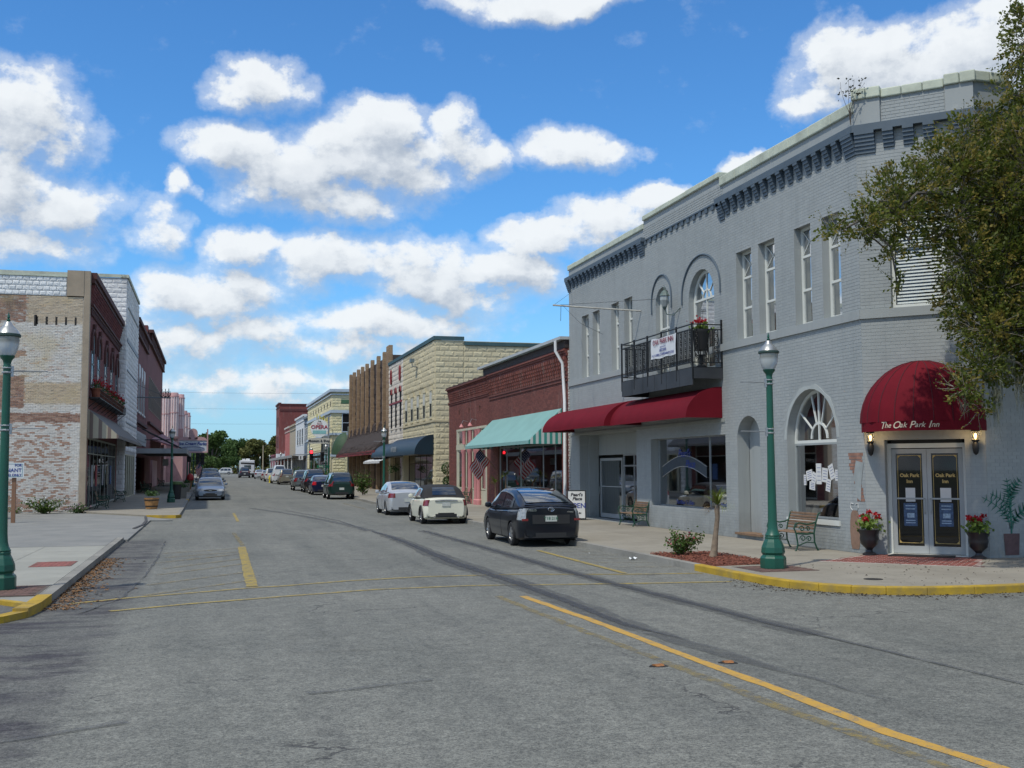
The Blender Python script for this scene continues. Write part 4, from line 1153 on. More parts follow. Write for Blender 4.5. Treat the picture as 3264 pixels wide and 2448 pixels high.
# wall lanterns at the entrance (lit)
BULB = emit_mat('lamp_bulb', (1.0, .62, .22), 9)
def lantern(P, s, z, d, lab, grp=None):
    c = P(s, z, d)
    t_ = thing('wall_lantern', lab, 'lantern', c, 0, grp)
    mb = MB(); mb.lathe([(.012, -.3), (.05, -.26), (.07, -.16), (.065, -.06), (.05, -.03), (.075, 0), (.08, .02)], c, 10); mb.tube([P(s, z - .2, d), P(s, z - .25, d - .08), P(s, z - .1, 0)], .016, 6); mb.build('bracket', DARKIRON, t_, smooth=True)
    mb = MB(); mb.lathe([(.05, .02), (.085, .12), (.075, .2)], c, 8)
    mb.build('glass_shade', glass_mat('lantern_glass', clear=.8), t_)
    mb = MB(); mb.lathe([(.1, .2), (.05, .27), (.015, .3), (.02, .33)], c, 8); mb.build('cap', DARKIRON, t_)
    mb = MB(); mb.lathe([(.012, .03), (.02, .07), (.03, .11), (.02, .145), (.004, .16)], c, 8); mb.build('bulb', BULB, t_, smooth=True)
    return t_
lantern(PC, .16, 2.45, .17, 'lit black carriage lantern left of the hotel double doors', 'lanterns beside the corner entrance')
lantern(PC, 2.3, 2.45, .17, 'lit black carriage lantern right of the hotel double doors', 'lanterns beside the corner entrance')
t_ = thing('entrance_lamp', 'small round lit lamp hung under the dome awning above the right door', 'lamp', PC(1.85, 2.58, -.1))
mb = MB(); c_ = PC(1.85, 2.58, -.1); mb.lathe([(.01, .06), (.06, .04), (.07, -.02), (.04, -.07), (.01, -.08)], c_, 12); mb.build('shade', emit_mat('amber_shade', (1.0, .45, .15), 1.4), t_, smooth=True)
mb = MB(); mb.tube([(c_[0], c_[1], c_[2] + .05), (c_[0], c_[1], c_[2] + .25)], .006, 5); mb.build('rod', DARKIRON, t_)
for s_ in (.16, 2.3):
    ld = bpy.data.lights.new('lantern_light', 'POINT'); ld.energy = 6; ld.color = (1, .66, .32); ld.shadow_soft_size = .05
    lo = bpy.data.objects.new('lantern_light', ld); COL.objects.link(lo); lo.location = PC(s_, 2.56, .3)

# barrel awnings over the shopfront
def barrel(parent, P, s0, s1, ztop, zbot, D, m, valance=.0, label=None, n=12, mend=None):
    prof = [(D * math.sin(math.pi / 2 * k / n), zbot + (ztop - zbot) * math.cos(math.pi / 2 * k / n)) for k in range(n + 1)]
    prof = [(d * (1 + .0 * k), z) for k, (d, z) in enumerate(prof)]
    mb = MB()
    ns = max(2, int((s1 - s0) / .9))
    mb.sheet([[P(s0 + (s1 - s0) * i / ns, z, d + .01 - (.012 if 0 < i < ns and i % 2 else 0) * math.sin(math.pi * min(1, d / D))) for d, z in prof] for i in range(ns + 1)])
    aw = mb.build('awning', m, parent, smooth=True, label=label)
    for s in (s0, s1):
        mb = MB(); mb.add([P(s, zbot, .01)] + [P(s, z, d + .01) for d, z in prof], [tuple(range(n + 2))]); mb.build('end_panel', mend or m, aw)
    if valance:
        mb = MB(); mb.sheet([[P(s0 + (s1 - s0) * i / 20, z, D + .01) for i in range(21)] for z in (zbot + .002, zbot - valance)]); mb.build('valance', m, aw)
    fr = MB(); fr.tube([P(s0 + .02, zbot + .02, D - .03), P(s1 - .02, zbot + .02, D - .03)], .016, 6)
    for s in (s0 + .05, (s0 + s1) / 2, s1 - .05): fr.tube([P(s, zbot + .02, D - .03), P(s, zbot + .02, .02)], .014, 5)
    fr.build('awning_frame', METAL, aw)
    return aw
barrel(H, PF, 28.35, 34.4, 4.2, 3.32, 1.13, RED, label='near dark red barrel awning under the balcony')
barrel(H, PF, 34.42, 41.4, 4.2, 3.32, 1.34, RED, label='far dark red barrel awning')
mb = MB(); mb.obox(PF, 28.2, 41.9, 3.2, 3.3, -.36, .035); mb.obox(PF, 34.9, 41.0, 3.2, 3.3, -1.6, -.36); mb.build('soffit', SOFFIT, H)
# shopfront: display window with etched name, recessed door
w = window(H, PF, 28.2, 33.62, .7, 2.86, -.3, METAL, GLASS_D, .04, (29.78,), (), name='display_window')
for s_, txt, z_, sz in ((31.6, "Pearl's", 2.35, .34), (31.15, 'Place', 2.02, .34)):
    text('lettering', txt, PRINT_B, sz, PF(s_, z_, -.255), (0, -1, 0), w, .002, shear=.3, bold=.005)
text('lettering', 'The Place To Shop', PRINT_B, .17, PF(31.6, .84, -.255), (0, -1, 0), w, .002, shear=.3, bold=.002)
text('lettering', 'Pearls', PRINT_B, .17, PF(28.9, .84, -.255), (0, -1, 0), w, .002, shear=.3, bold=.002)
bn = MB()
A_ = []
for k in range(15):
    f = k / 14; s = 33.3 - f * 3.3; z = 1.62 + .34 * math.sin(math.pi * f); A_.append((s, z))
bn.sheet([[PF(s, z + dz, -.262) for s, z in A_] for dz in (.33, 0)]); bn.build('etched_banner', mat('etched_glass', (.05, .07, .09), .4, .2, 9), w)
bn = MB()
for dz in (.33, .0): bn.tube([PF(s, z + dz, -.258) for s, z in A_], .008, 4)
bn.build('etched_banner_edge', PRINT_W, w)
rr = random.Random(7)
mb = MB()
mb.obox(PF, 28.3, 33.5, .1, .66, -1.6, -.45); mb.build('display_shelf', mat('shelf_dark', (.05, .05, .05), .8), H)
for k, (s, wd, h_, cc) in enumerate(((33.0, .3, .9, (.25, .2, .15)), (32.2, .5, .5, (.3, .3, .32)), (31.3, .3, .7, (.2, .1, .08)), (30.6, .4, .45, (.35, .33, .28)), (29.4, .3, .8, (.1, .1, .12)), (28.7, .35, .5, (.3, .28, .3)))):
    m_ = MB(); m_.lathe([(wd * .3, 0), (wd * .5, h_ * .12), (wd * .35, h_ * .5), (wd * .45, h_ * .75), (wd * .15, h_ * .92), (wd * .2, h_)], PF(s, .67, -.9), 10)
    tag(m_.build('display_vase', mat('vase_%d' % k, cc, .5, .3, 6), None, smooth=True), ('%s vase on the shelf behind the etched shop window' % ('tall tan', 'squat pale grey', 'reddish brown', 'wide cream', 'slim near-black', 'stout lilac grey')[k]), 'vase', 'wares in the etched shop window')
mb = MB(); mb.obox(PF, 34.9, 40.82, 2.42, 3.22, -.86, -.76); mb.obox(PF, 40.75, 40.82, 0, 3.2, -.76, -.36); mb.obox(PF, 34.9, 35.0, 0, 3.2, -.76, -.36); mb.obox(PF, 34.9, 41, -.05, .001, -.9, .0)
mb.build('recess_wall', GREY_M, H)
d = glazed_door(PF, 38.3, 40.7, -.84, True, H)
d['label'] = 'wide glazed shop door in the recess'
mb = MB()
for k in range(9): mb.obox(PF, 38.45 + .24 * k, 38.47 + .24 * k, .2, 2.25, -.9, -.88)
mb.build('door_blind', mat('pale_green_blind', (.22, .27, .24), .8, .2, 8), d)
w = window(H, PF, 35.0, 38.25, .1, 2.42, -.86, METAL, GLASS_D, .05, (36.1, 37.2), (2.0,), name='side_light')

# iron balcony
Bc = MB()
X0, X1, Y0, Y1 = 13.05, 14.0, 28.26, 33.75
Bc.box(X0 + .02, X1 + .0, Y0 + .02, Y1 - .02, 4.68, 4.75)
balc = Bc.build('balcony', DARKIRON, H, label='black wrought iron balcony over the near red awning')
pan = mat('dark_sheet_panel', (.032, .037, .044), .55, .3, 1.3, dirt=(.07, .07, .07), dirt_amt=.5)
for i in range(6):
    a, b = Y0 + (Y1 - Y0) * i / 6, Y0 + (Y1 - Y0) * (i + 1) / 6
    mb = MB(); mb.box(X0, X0 + .02, a + .01, b - .01, 4.24, 4.72); mb.build('fascia_panel', pan, balc)
mb = MB(); mb.box(X0 + .02, X1, Y0, Y0 + .02, 4.42, 4.72); mb.build('fascia_panel', pan, balc)
mb = MB(); mb.box(X0 + .02, X1, Y1 - .02, Y1, 4.24, 4.72); mb.build('fascia_panel', pan, balc)
mb = MB()
for z in (5.94, 5.8, 4.86):
    mb.box(X0, X0 + .03, Y0, Y1, z, z + .03); mb.box(X0 + .03, X1, Y0, Y0 + .03, z, z + .03); mb.box(X0 + .03, X1, Y1 - .03, Y1, z, z + .03)
mb.build('rail', DARKIRON, balc)
for y in [Y0 + (Y1 - Y0) * k / 5 for k in range(6)]:
    mb = MB(); mb.box(X0 - .008, X0 + .038, y - .022 + (.022 if y == Y0 else 0), y + .022, 4.42, 6.0); mb.build('post', DARKIRON, balc)
mb = MB(); mb.box(X1 - .05, X1 - .005, Y0, Y0 + .045, 4.72, 6.1); mb.build('post', DARKIRON, balc)
def baluster_mesh(scroll):
    mb = MB()
    mb.box(-.011, .011, -.011, .011, 4.88, 5.8)
    if scroll:
        mb.box(-.008, .008, .11, .126, 4.88, 5.8)
        for zc in (5.02, 5.25, 5.48, 5.7):
            for sg in (1, -1):
                pts = []
                for q in range(9):
                    a = q / 8 * 5.2; r_ = .05 * (1 - q / 11)
                    pts.append((0, .059 + sg * (.004 + .0) + sg * r_ * math.sin(a) * .9, zc + sg * .045 + r_ * math.cos(a) * sg))
                mb.tube(pts, .013, 4, cap=False)
    me = mb.mesh('baluster'); me.materials.append(DARKIRON); return me
bm_s, bm_p = baluster_mesh(True), baluster_mesh(False)
inv = world_mat(balc).inverted()
def put_bal(me, x, y, rz=0):
    o = bpy.data.objects.new('baluster', me); COL.objects.link(o); o.parent = balc
    o.matrix_basis = inv @ Matrix.LocRotScale(Vector((x, y, 0)), Matrix.Rotation(rz, 3, 'Z').to_quaternion(), Vector((1, 1, 1)))
y = Y0 + .1; k = 0
while y < Y1 - .25:
    put_bal(bm_s if k % 2 == 0 else bm_p, X0 + .015, y); y += .21 if k % 2 == 0 else .1; k += 1
for x in (X0 + .15, X0 + .45, X0 + .75): put_bal(bm_s, x + .06, Y0 + .015, R(90))
for x in (X0 + .35, X0 + .65): put_bal(bm_p, x, Y0 + .015)
for x in (X0 + .2, X0 + .5, X0 + .75): put_bal(bm_p, x, Y1 - .015)
# banner tied on the rail
bt = thing('banner', 'white cloth banner with red and blue letters tied to the balcony rail', 'banner', (X0 - .02, 30.2, 5.5))
rr = random.Random(2); rows = []
for j in range(9):
    z = 5.83 - .62 * j / 8
    rows.append([(X0 - .035 - .014 * math.sin(i * 1.3 + j * .4) - (.02 if j == 8 and i % 3 == 0 else 0), 31.12 - 1.84 * i / 14, z + .012 * math.sin(i * .9) - (.03 * math.sin(math.pi * i / 14) * (1 if j == 0 else .4))) for i in range(15)])
mb = MB(); mb.sheet(rows); mb.build('cloth', mat('banner_cloth', (.62, .64, .66), .85, .06, 6), bt, smooth=True)
text('lettering', 'OAK PARK INN', mat('maroon_print', (.22, .02, .05), .6), .22, (X0 - .056, 30.2, 5.69), (0, -1, 0), bt, .001, bold=.003)
text('lettering', 'welcomes the', PRINT_B, .075, (X0 - .056, 30.2, 5.53), (0, -1, 0), bt, .001)
text('lettering', 'ARCADIA', PRINT_B, .12, (X0 - .056, 30.2, 5.43), (0, -1, 0), bt, .001, bold=.002)
text('lettering', 'ALL FLORIDA CHAMPIONSHIP RODEO', PRINT_B, .095, (X0 - .056, 30.2, 5.3), (0, -1, 0), bt, .001, bold=.002)
# flagpole with stay wires
fp = thing('flagpole', 'thin bare pole with wires sticking out level from the far grey wing', 'flagpole', (13.97, 34.3, 7.2))
mb = MB(); mb.tube([(13.97, 34.25, 7.22), (12.6, 35.9, 7.32), (10.9, 34.35, 7.25)] if False else [(13.98, 34.3, 7.2), (11.3, 35.65, 7.5)], .03, 7); mb.build('pole', mat('galvanised', (.33, .33, .3), .5, .2, 6, metal=.5), fp)
mb = MB()
mb.tube([(11.35, 35.6, 7.52), (13.98, 41.7, 8.98)], .006, 4); mb.tube([(11.5, 35.55, 7.5), (13.98, 32.95, 7.4)], .006, 4); mb.tube([(11.6, 35.5, 7.48), (12.9, 37.4, 7.15), (13.98, 38.0, 6.85)], .006, 4); mb.tube([(11.55, 35.52, 7.49), (11.56, 35.6, 6.95)], .008, 4)
mb.build('stay_wire', DARKIRON, fp)
# lantern between the balcony arches
t_ = thing('wall_lantern', 'unlit green copper lantern on a scroll bracket above the balcony', 'lantern', (13.6, 31.45, 6.9))
c_ = (13.62, 31.45, 6.92); VERD = mat('verdigris', (.10, .14, .13), .6, .3, 12)
mb = MB(); mb.tube([(13.99, 31.1, 6.85), (13.85, 31.3, 6.65), (13.68, 31.42, 6.68), (13.62, 31.45, 6.85)], .02, 6); mb.lathe([(.02, -.1), (.06, -.04), (.08, 0)], c_, 8); mb.build('bracket', VERD, t_, smooth=True)
mb = MB(); mb.lathe([(.08, 0), (.15, .2), (.14, .34)], c_, 8); mb.build('glass_shade', mat('lantern_frosted', (.3, .33, .33), .3), t_)
mb = MB(); mb.lathe([(.17, .34), (.1, .46), (.03, .52), (.02, .6), (.005, .66)], c_, 8); mb.build('cap', VERD, t_)
# ================================================================ right row beyond the hotel
def shell(B, P, S0, S1, Z, ops, m, depth=18, t=.35, side0=True, side1=True, base=-.3, roof=True, floor=True):
    """front wall with openings, side and back walls, roof and a dark floor"""
    mb = MB(); wall(mb, P, S0, S1, base, Z, ops, t)
    if side0: mb.obox(P, S0, S0 + .3, base, Z - .02, -depth, -t)
    if side1: mb.obox(P, S1 - .3, S1, base, Z - .02, -depth, -t)
    mb.obox(P, S0 + .3, S1 - .3, base, Z - .04, -depth, -depth + .3)
    o = mb.build('wall', m, B)
    if roof:
        mb = MB(); mb.obox(P, S0 + .3, S1 - .3, Z - .5, Z - .42, -depth + .3, -t); mb.build('roof', mat('flat_roof', (.2, .2, .19), .9), B)
    if floor:
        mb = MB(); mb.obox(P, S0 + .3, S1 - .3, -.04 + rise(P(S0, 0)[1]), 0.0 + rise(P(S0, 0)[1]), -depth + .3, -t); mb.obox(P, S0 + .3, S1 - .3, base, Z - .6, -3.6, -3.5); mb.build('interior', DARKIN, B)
    return o

def brick_mat(name, c0, c1, streak=(.36, .30, .27), st=.3, mort=None):
    m, t, b = principled(name)
    geo = t.node('ShaderNodeNewGeometry'); pos = geo.outputs['Position']
    oi = t.node('ShaderNodeObjectInfo')
    r = t.math('FRACT', t.math('ADD', geo.outputs['Random Per Island'], oi.outputs['Random']))
    c = t.mix(r, c0, c1)
    c = t.mix(t.math('MULTIPLY', t.ramp(t.noise(pos, .5, 6, .65), .4, .75), .4), c, tuple(x * .45 for x in c0))
    s = t.ramp(t.noise(t.vmath('MULTIPLY', pos, (2.5, 2.5, .3)), 1.3, 6, .7), .56, .74)
    z = t.xyz(pos)[2]
    c = t.mix(t.math('MULTIPLY', s, st), c, streak)
    t.l.new(c, b.inputs['Base Color']); b.inputs['Roughness'].default_value = .85
    return m
RB = brick_mat('red_brick', (.13, .04, .032), (.22, .068, .052), st=.5)
RBM = mat('red_brick_mortar', (.15, .07, .055), .9, .2, 2)
YB = plane((14, 0), (0, 1))
# --- brick shop with the teal awning
B = thing('brick_shop', 'single-storey dark red brick shop with teal awning and white downpipe', 'building', (14, 48, 0))
ops = [(43.05, 53.5, .12, 3.6, 0)]
shell(B, YB, 42.05, 55.1, 6.78, ops, RBM)
masonry(B, YB, 42.15, 55.1, 0, 5.45, .215, .0765, ops, RB, proud=.007, gap=.011, n_ind=40, seed=11)
def corbel_cornice(B, s0, s1, z0, z1, m, mt, pitch=.34, proj=.2):
    mb = MB()
    H_ = z1 - z0
    for k, (a, b, d) in enumerate(((0, .1, .05), (.1, .16, .085), (.78, .86, .1), (.86, .93, .15), (.93, 1.0, proj))):
        mb.obox(YB, s0, s1, z0 + H_ * a, z0 + H_ * b - .006, 0, d)
    mb.build('cornice', m, B)
    s = s0 + .1
    me = MB(); 
    for k in range(5): me.obox(plane((0, 0), (0, 1)), 0, .17 , H_ * (.2 + .115 * k), H_ * (.2 + .115 * (k + 1)) - .008, 0, .035 + .03 * k)
    mesh = me.mesh('corbel'); mesh.materials.append(m)
    while s < s1 - .2:
        o = bpy.data.objects.new('corbel', mesh); COL.objects.link(o); o.parent = B
        o.location = Vector((14, s, z0)) - B.location; s += pitch
corbel_cornice(B, 42.15, 55.1, 5.45, 6.78, RB, 1)
mb = MB(); mb.obox(YB, 42.12, 55.9, 6.8, 7.12, -.1, .16); mb.build('fascia', mat('dark_brown_fascia', (.045, .032, .03), .7, .2, 2), B)
mb = MB(); mb.obox(YB, 42.05, 56.3, 7.13, 7.25, -.3, .38); mb.obox(YB, 42.05, 56.3, 7.2, 7.25, -8, -.3); mb.build('roof_edge', mat('roof_edge_paint', (.42, .44, .44), .5, .1, 2), B)
mb = MB(); mb.add([(14.2, 42.06, 7.26), (14.2, 56, 7.26), (19, 52, 8.1), (19, 42.06, 8.1)], [(0, 3, 2, 1)]); mb.build('low_roof', mat('grey_roofing', (.2, .21, .22), .8, .2), B)
mb = MB(); mb.tube([(13.6, 42.6, 7.12), (13.6, 42.6, 6.7), (13.86, 42.5, 6.2), (13.9, 42.4, 4.9), (13.86, 42.25, 4.6), (13.86, 42.3, 0.05)], .065, 8); mb.build('downpipe', WHITE, B, smooth=True)
mb = MB(); mb.obox(YB, 42.05, 42.15, 0, 6.78, -.2, -.01); mb.build('quoin', COPE, B)
mb = MB()
for i in range(60): mb.obox(YB, 42.0, 42.14 if i % 2 else 42.12, .4 + i * .105, .4 + i * .105 + .085, 0, .03 if i % 2 else .02)
mb.build('whitewashed_brick', mat('whitewashed_brick', (.45, .44, .40), .85, .3, 8), B)
# teal awning
TEAL = mat('teal_canvas', (.19, .36, .34), .75, .07, 1.2, bump=.1, bscale=120)
def stripes_mat(name, ca, cb, freq, axis=1, duty=.5):
    m, t, b = principled(name)
    geo = t.node('ShaderNodeNewGeometry'); v = t.xyz(geo.outputs['Position'])[axis]
    f = t.math('GREATER_THAN', t.math('FRACT', t.math('MULTIPLY', v, freq)), duty)
    t.l.new(t.mix(f, ca, cb), b.inputs['Base Color']); b.inputs['Roughness'].default_value = .8
    return m
def shed_awning(B, P, s0, s1, zt, zb, D, m, mv, mend, val=.14, label=None):
    mb = MB(); n = 10
    mb.sheet([[P(s0 + (s1 - s0) * i / n, zt + (zb - zt) * j / 6 - .03 * math.sin(math.pi * j / 6), .02 + (D - .02) * j / 6) for j in range(7)] for i in range(n + 1)])
    a = mb.build('awning', m, B, smooth=True, label=label)
    mb = MB(); mb.sheet([[P(s0 + (s1 - s0) * i / 40, z, D + .003 + .01 * (i % 2)) for i in range(41)] for z in (zb, zb - val)]); mb.build('valance', mv, a)
    for s in (s0, s1):
        mb = MB(); mb.add([P(s, zb - val, .02), P(s, zb - val, D), P(s, zb, D), P(s, zt, .02)], [(0, 1, 2, 3)]); mb.build('end_panel', mend, a)
    fr = MB(); fr.tube([P(s0, zb - .01, D - .03), P(s1, zb - .01, D - .03)], .015, 5)
    for s in (s0 + .05, s1 - .05): fr.tube([P(s, zb - .01, D - .03), P(s, zb, .0)], .012, 5)
    fr.build('awning_frame', METAL, a)
    return a
shed_awning(B, YB, 43.0, 54.5, 4.38, 3.06, 1.45, TEAL, TEAL, stripes_mat('teal_white_stripes', (.50, .56, .54), (.04, .26, .22), 4.2, 0), label='teal canvas awning with striped ends')
w = window(B, YB, 43.05, 53.5, .12, 3.6, -.15, METAL, GLASS_D, .05, (44.35, 46.1, 49.7, 52.2), (2.95,), name='shopfront')
mb = MB(); mb.obox(YB, 43.05, 53.5, 0, .12, -.3, .0); mb.build('stall_riser', mat('riser', (.12, .05, .04), .8), B)
rr = random.Random(21)
for k in range(9):
    s = 43.6 + k * 1.12; cc = ((.25, .03, .03), (.05, .07, .2), (.3, .28, .25), (.1, .2, .08), (.28, .2, .08), (.2, .2, .22), (.4, .38, .34), (.3, .06, .05), (.1, .1, .12))[k]
    m_ = MB(); h_ = (1.5, .9, 1.7, 1.1, 1.4, .8, 1.2, 1.6, 1.0)[k]
    x0 = 14.9 + (k % 3) * .35
    m_.box(x0, x0 + .35, s, s + .5, 0, h_ * .6); m_.lathe([(.12, 0), (.22, .12), (.2, .3), (.1, .36), (.09, .5), (.02, .55)], (x0 + .17, s + .25, h_ * .6), 10)
    bevel(m_.build('shop_display', mat('display_%d' % k, cc, .7, .4, 5), B), .02, 1)
text('lettering', 'A', PRINT_W, .5, (13.86, 47.8, .65), (0, -1, 0), B, .004)
# --- small brick shop with pink front
B = thing('brick_shop', 'low red brick shop with pink columns and corbelled cornice beside the alley', 'building', (14, 60, 0))
ops = [(55.7, 62.95, 0, 4.2, 0)] + [(s - .13, s + .13, 5.02, 5.3, 0) for s in (57.3, 59.8, 62.3)]
shell(B, YB, 55.1, 65.1, 6.62, ops, RBM)
masonry(B, YB, 55.1, 65.1, 0, 5.72, .215, .0765, ops, RB, proud=.007, gap=.012, n_ind=40, seed=12)
PALM = plane((14, 65.1), (1, 0), (0, 1))
masonry(B, plane((14, 65.12), (1, 0), (0, 1)), 0, 8, 0, 6.6, .215, .0765, [], RB, proud=.006, n_ind=0, seed=13)
corbel_cornice(B, 55.1, 65.15, 5.72, 6.7, RB, 1, .3, .24)
mb = MB()
for i in range(24): mb.obox(YB, 55.1 + i * .42, 55.1 + i * .42 + .4, 6.7, 6.78 + .03 * (i % 3 == 0), -.35, .2)
mb.build('brick_coping', mat('sooty_brick', (.07, .035, .03), .9, .4, 3), B)
PINK = mat('pink_paint', (.52, .21, .21), .6, .08, 2); CREAM = mat('cream_paint', (.48, .47, .36), .6, .06, 2)
mb = MB(); mb.obox(YB, 55.7, 62.95, 3.0, 3.3, -.3, .05); mb.obox(YB, 55.7, 62.95, 4.08, 4.2, -.3, .03); mb.obox(YB, 62.6, 62.95, 0, 4.1, -.3, .02); mb.obox(YB, 55.7, 55.95, 0, 4.1, -.3, .02); mb.obox(YB, 57.9, 62.6, 0, .75, -.28, 0); mb.obox(YB, 55.95, 57.1, 0, .75, -.28, 0)
mb.build('timber_front', CREAM, B)
for s in (60.75, 57.75, 57.15, 59.2):
    mb = MB(); mb.lathe([(.17, 0), (.17, .25), (.12, .3), (.11, 2.75), (.16, 2.85), (.17, 3.0)], (13.9, s, 0), 10); mb.lathe([(.1, 3.3), (.1, 3.9), (.15, 4.05)], (13.93, s, 0), 8); mb.build('column', PINK, B, smooth=True)
for s0, s1 in ((55.97, 57.05), (57.9, 59.1), (59.3, 60.65), (60.85, 62.6)):
    w = window(B, YB, s0, s1, .78, 3.0, -.05, CREAM, GLASS, .09, (), (), curtain=CURT)
    window(B, YB, s0, s1, 3.32, 4.08, -.05, CREAM, GLASS, .05, (), (), name='transom_light', curtain=CURT)
mb = MB(); mb.obox(YB, 57.2, 57.85, 0, 2.9, -.9, -.8); mb.build('door', mat('dark_door', (.06, .03, .03), .6), B)
for s in (60.0, 57.9):
    t_ = thing('gooseneck_lamp', 'small pink shaded lamp above the pink shop front, %s' % ('farther one' if s > 59 else 'nearer one'), 'lamp', (13.8, s, 4.1), 0, 'pink lamps over the shop front')
    mb = MB(); mb.tube([(13.98, s, 4.55), (13.7, s, 4.62), (13.6, s, 4.4)], .014, 5); mb.build('arm', METAL, t_)
    mb = MB(); mb.lathe([(.03, .12), (.05, .08), (.14, -.06)], (13.6, s, 4.3), 10); mb.build('shade', PINK, t_, smooth=True)
# flag
fl = thing('us_flag', 'United States flag on a slanting staff in front of the brick pier', 'flag', (13.95, 54.3, 2.0))
mb = MB(); mb.tube([(13.97, 53.55, 1.8), (12.85, 52.9, 2.98)], .02, 6); mb.build('staff', WOOD, fl)
m, t, b = principled('flag_cloth')
uv = t.node('ShaderNodeUVMap'); ux, uy, _ = t.xyz(uv.outputs[0])
st = t.math('GREATER_THAN', t.math('FRACT', t.math('MULTIPLY', uy, 6.5)), .5)
c = t.mix(st, (.42, .02, .035), (.62, .60, .58))
can = t.math('MULTIPLY', t.math('LESS_THAN', ux, .42), t.math('GREATER_THAN', uy, .46))
vs = t.node('ShaderNodeTexVoronoi'); vs.inputs['Scale'].default_value = 9; vs.inputs['Randomness'].default_value = .0
t.l.new(t.comb(t.math('MULTIPLY', ux, 1.6), uy, 0), vs.inputs['Vector'])
star = t.math('LESS_THAN', vs.outputs['Distance'], .22)
c = t.mix(can, c, t.mix(star, (.015, .02, .09), (.6, .6, .6)))
t.l.new(c, b.inputs['Base Color']); b.inputs['Roughness'].default_value = .9
def flag_mesh(name, A, Bp, drop, parent, nx=12, ny=8):
    A, Bp, drop = Vector(A), Vector(Bp), Vector(drop); mb = MB(); rows = []
    for j in range(ny + 1):
        v = j / ny; rows.append([A.lerp(Bp, 1 - u / nx) * 0 + A + (Bp - A) * v + drop * (u / nx) + Vector((.05, .05, 0)) * math.sin(u * .9 + v * 2) for u in range(nx + 1)])
    mb.sheet(rows); o = mb.build(name, MATS['flag_cloth'], parent, smooth=True)
    l = o.data.uv_layers.new(name='UVMap')
    for p in o.data.polygons:
        for li in p.loop_indices:
            vi = o.data.loops[li].vertex_index; l.data[li].uv = ((vi % (nx + 1)) / nx, (vi // (nx + 1)) / ny)
    return o
flag_mesh('cloth', (13.5, 53.25, 2.3), (12.92, 52.95, 2.9), (-.5, .12, -.95), fl)
mb = MB(); mb.box(13.85, 13.95, 54.05, 54.2, 1.0, 2.4); mb.build('sign_board', WHITE, fl) if False else None

# --- tan rock-faced block building
def rock_mat(name, c0, c1, joint=None, dirt=(.2, .19, .15), dm=.3):
    m, t, b = principled(name)
    geo = t.node('ShaderNodeNewGeometry'); pos = geo.outputs['Position']
    oi = t.node('ShaderNodeObjectInfo')
    r = t.math('FRACT', t.math('ADD', geo.outputs['Random Per Island'], oi.outputs['Random']))
    c = t.mix(r, c0, c1)
    d = t.ramp(t.noise(t.vmath('MULTIPLY', pos, (1, 1, .6)), .9, 8, .72), .52, .76)
    c = t.mix(t.math('MULTIPLY', d, dm), c, dirt)
    t.l.new(c, b.inputs['Base Color']); b.inputs['Roughness'].default_value = .9
    bn = t.node('ShaderNodeBump'); bn.inputs['Strength'].default_value = .5; bn.inputs['Distance'].default_value = .03
    t.l.new(t.noise(pos, 7, 6, .7), bn.inputs['Height']); t.l.new(bn.outputs[0], b.inputs['Normal'])
    return m
TAN = rock_mat('tan_block', (.53, .47, .31), (.59, .53, .355), dm=.1)
TANM = mat('tan_mortar', (.50, .44, .29), .9, .1, 1)
PALE = rock_mat('pale_block', (.58, .53, .46), (.66, .62, .54), dm=.15)
NAVY = mat('navy_canvas', (.006, .02, .032), .45, .2, 1.2)
B = thing('block_building', 'two-storey tan rock-faced block building with navy awning and red trimmed arched windows', 'building', (14, 78, 0))
yT = 69.4
w5 = [(70.15, 70.95), (72.45, 73.3), (74.7, 75.6), (77.0, 77.95), (79.3, 80.3)]
w3 = [(82.1, 82.65), (84.2, 84.75), (86.3, 86.85)]
ov = [(82.3, 82.8), (86.5, 87.0)]
ops = [(a, b, 5.28, 6.98, 0) for a, b in w5] + [(a, b, 5.12, 7.8, .28) for a, b in w3] + [(70.0, 81.0, 0, 2.95, 0), (82, 87.4, 0, 2.9, 0)]
shell(B, YB, yT, 88.1, 10.25, ops, TANM, 17)
ops_m = ops + [(a, b, 8.65, 9.2, .6) for a, b in ov] + [(69, 81.3, 4.93, 5.12, 0), (70.0, 80.6, 7.15, 7.22, 0)]
masonry(B, YB, yT + .02, 81.4, 0, 10.25, .8, .35, ops_m, TAN, proud=.05, gap=.008, n_ind=150, name='block', rock=1, jitter=.25, seed=20)
masonry(B, YB, 81.4, 88.1, 0, 10.25, .62, .35, ops_m, PALE, proud=.05, gap=.008, n_ind=60, name='block', rock=1, jitter=.25, seed=21)
PT = plane((14, yT), (1, 0), (0, -1))
masonry(B, PT, 0, 1.9, 0, 10.25, .62, .35, [], TAN, proud=.05, gap=.008, n_ind=70, name='block', rock=1, jitter=.25, seed=22)
masonry(B, PT, 1.9, 17, 0, 9.9, .62, .35, [], TAN, proud=.05, gap=.008, n_ind=0, name='block', rock=1, jitter=.25, seed=23)
COPEG = mat('blue_green_coping', (.035, .085, .095), .6, .2, 2)
mb = MB(); mb.obox(YB, yT - .1, 88.15, 10.26, 10.5, -.4, .12); mb.obox(PT, .1, 1.9, 10.26, 10.5, -.02, .12); mb.obox(PT, 1.93, 17, 9.95, 10.18, -.3, .12)
mb.build('coping', COPEG, B)
mb = MB(); mb.obox(YB, yT - .08, 81.3, 4.95, 5.08, 0, .1); mb.obox(PT, 0, 17, 4.95, 5.05, 0, .09); mb.build('string_course', TANM, B)
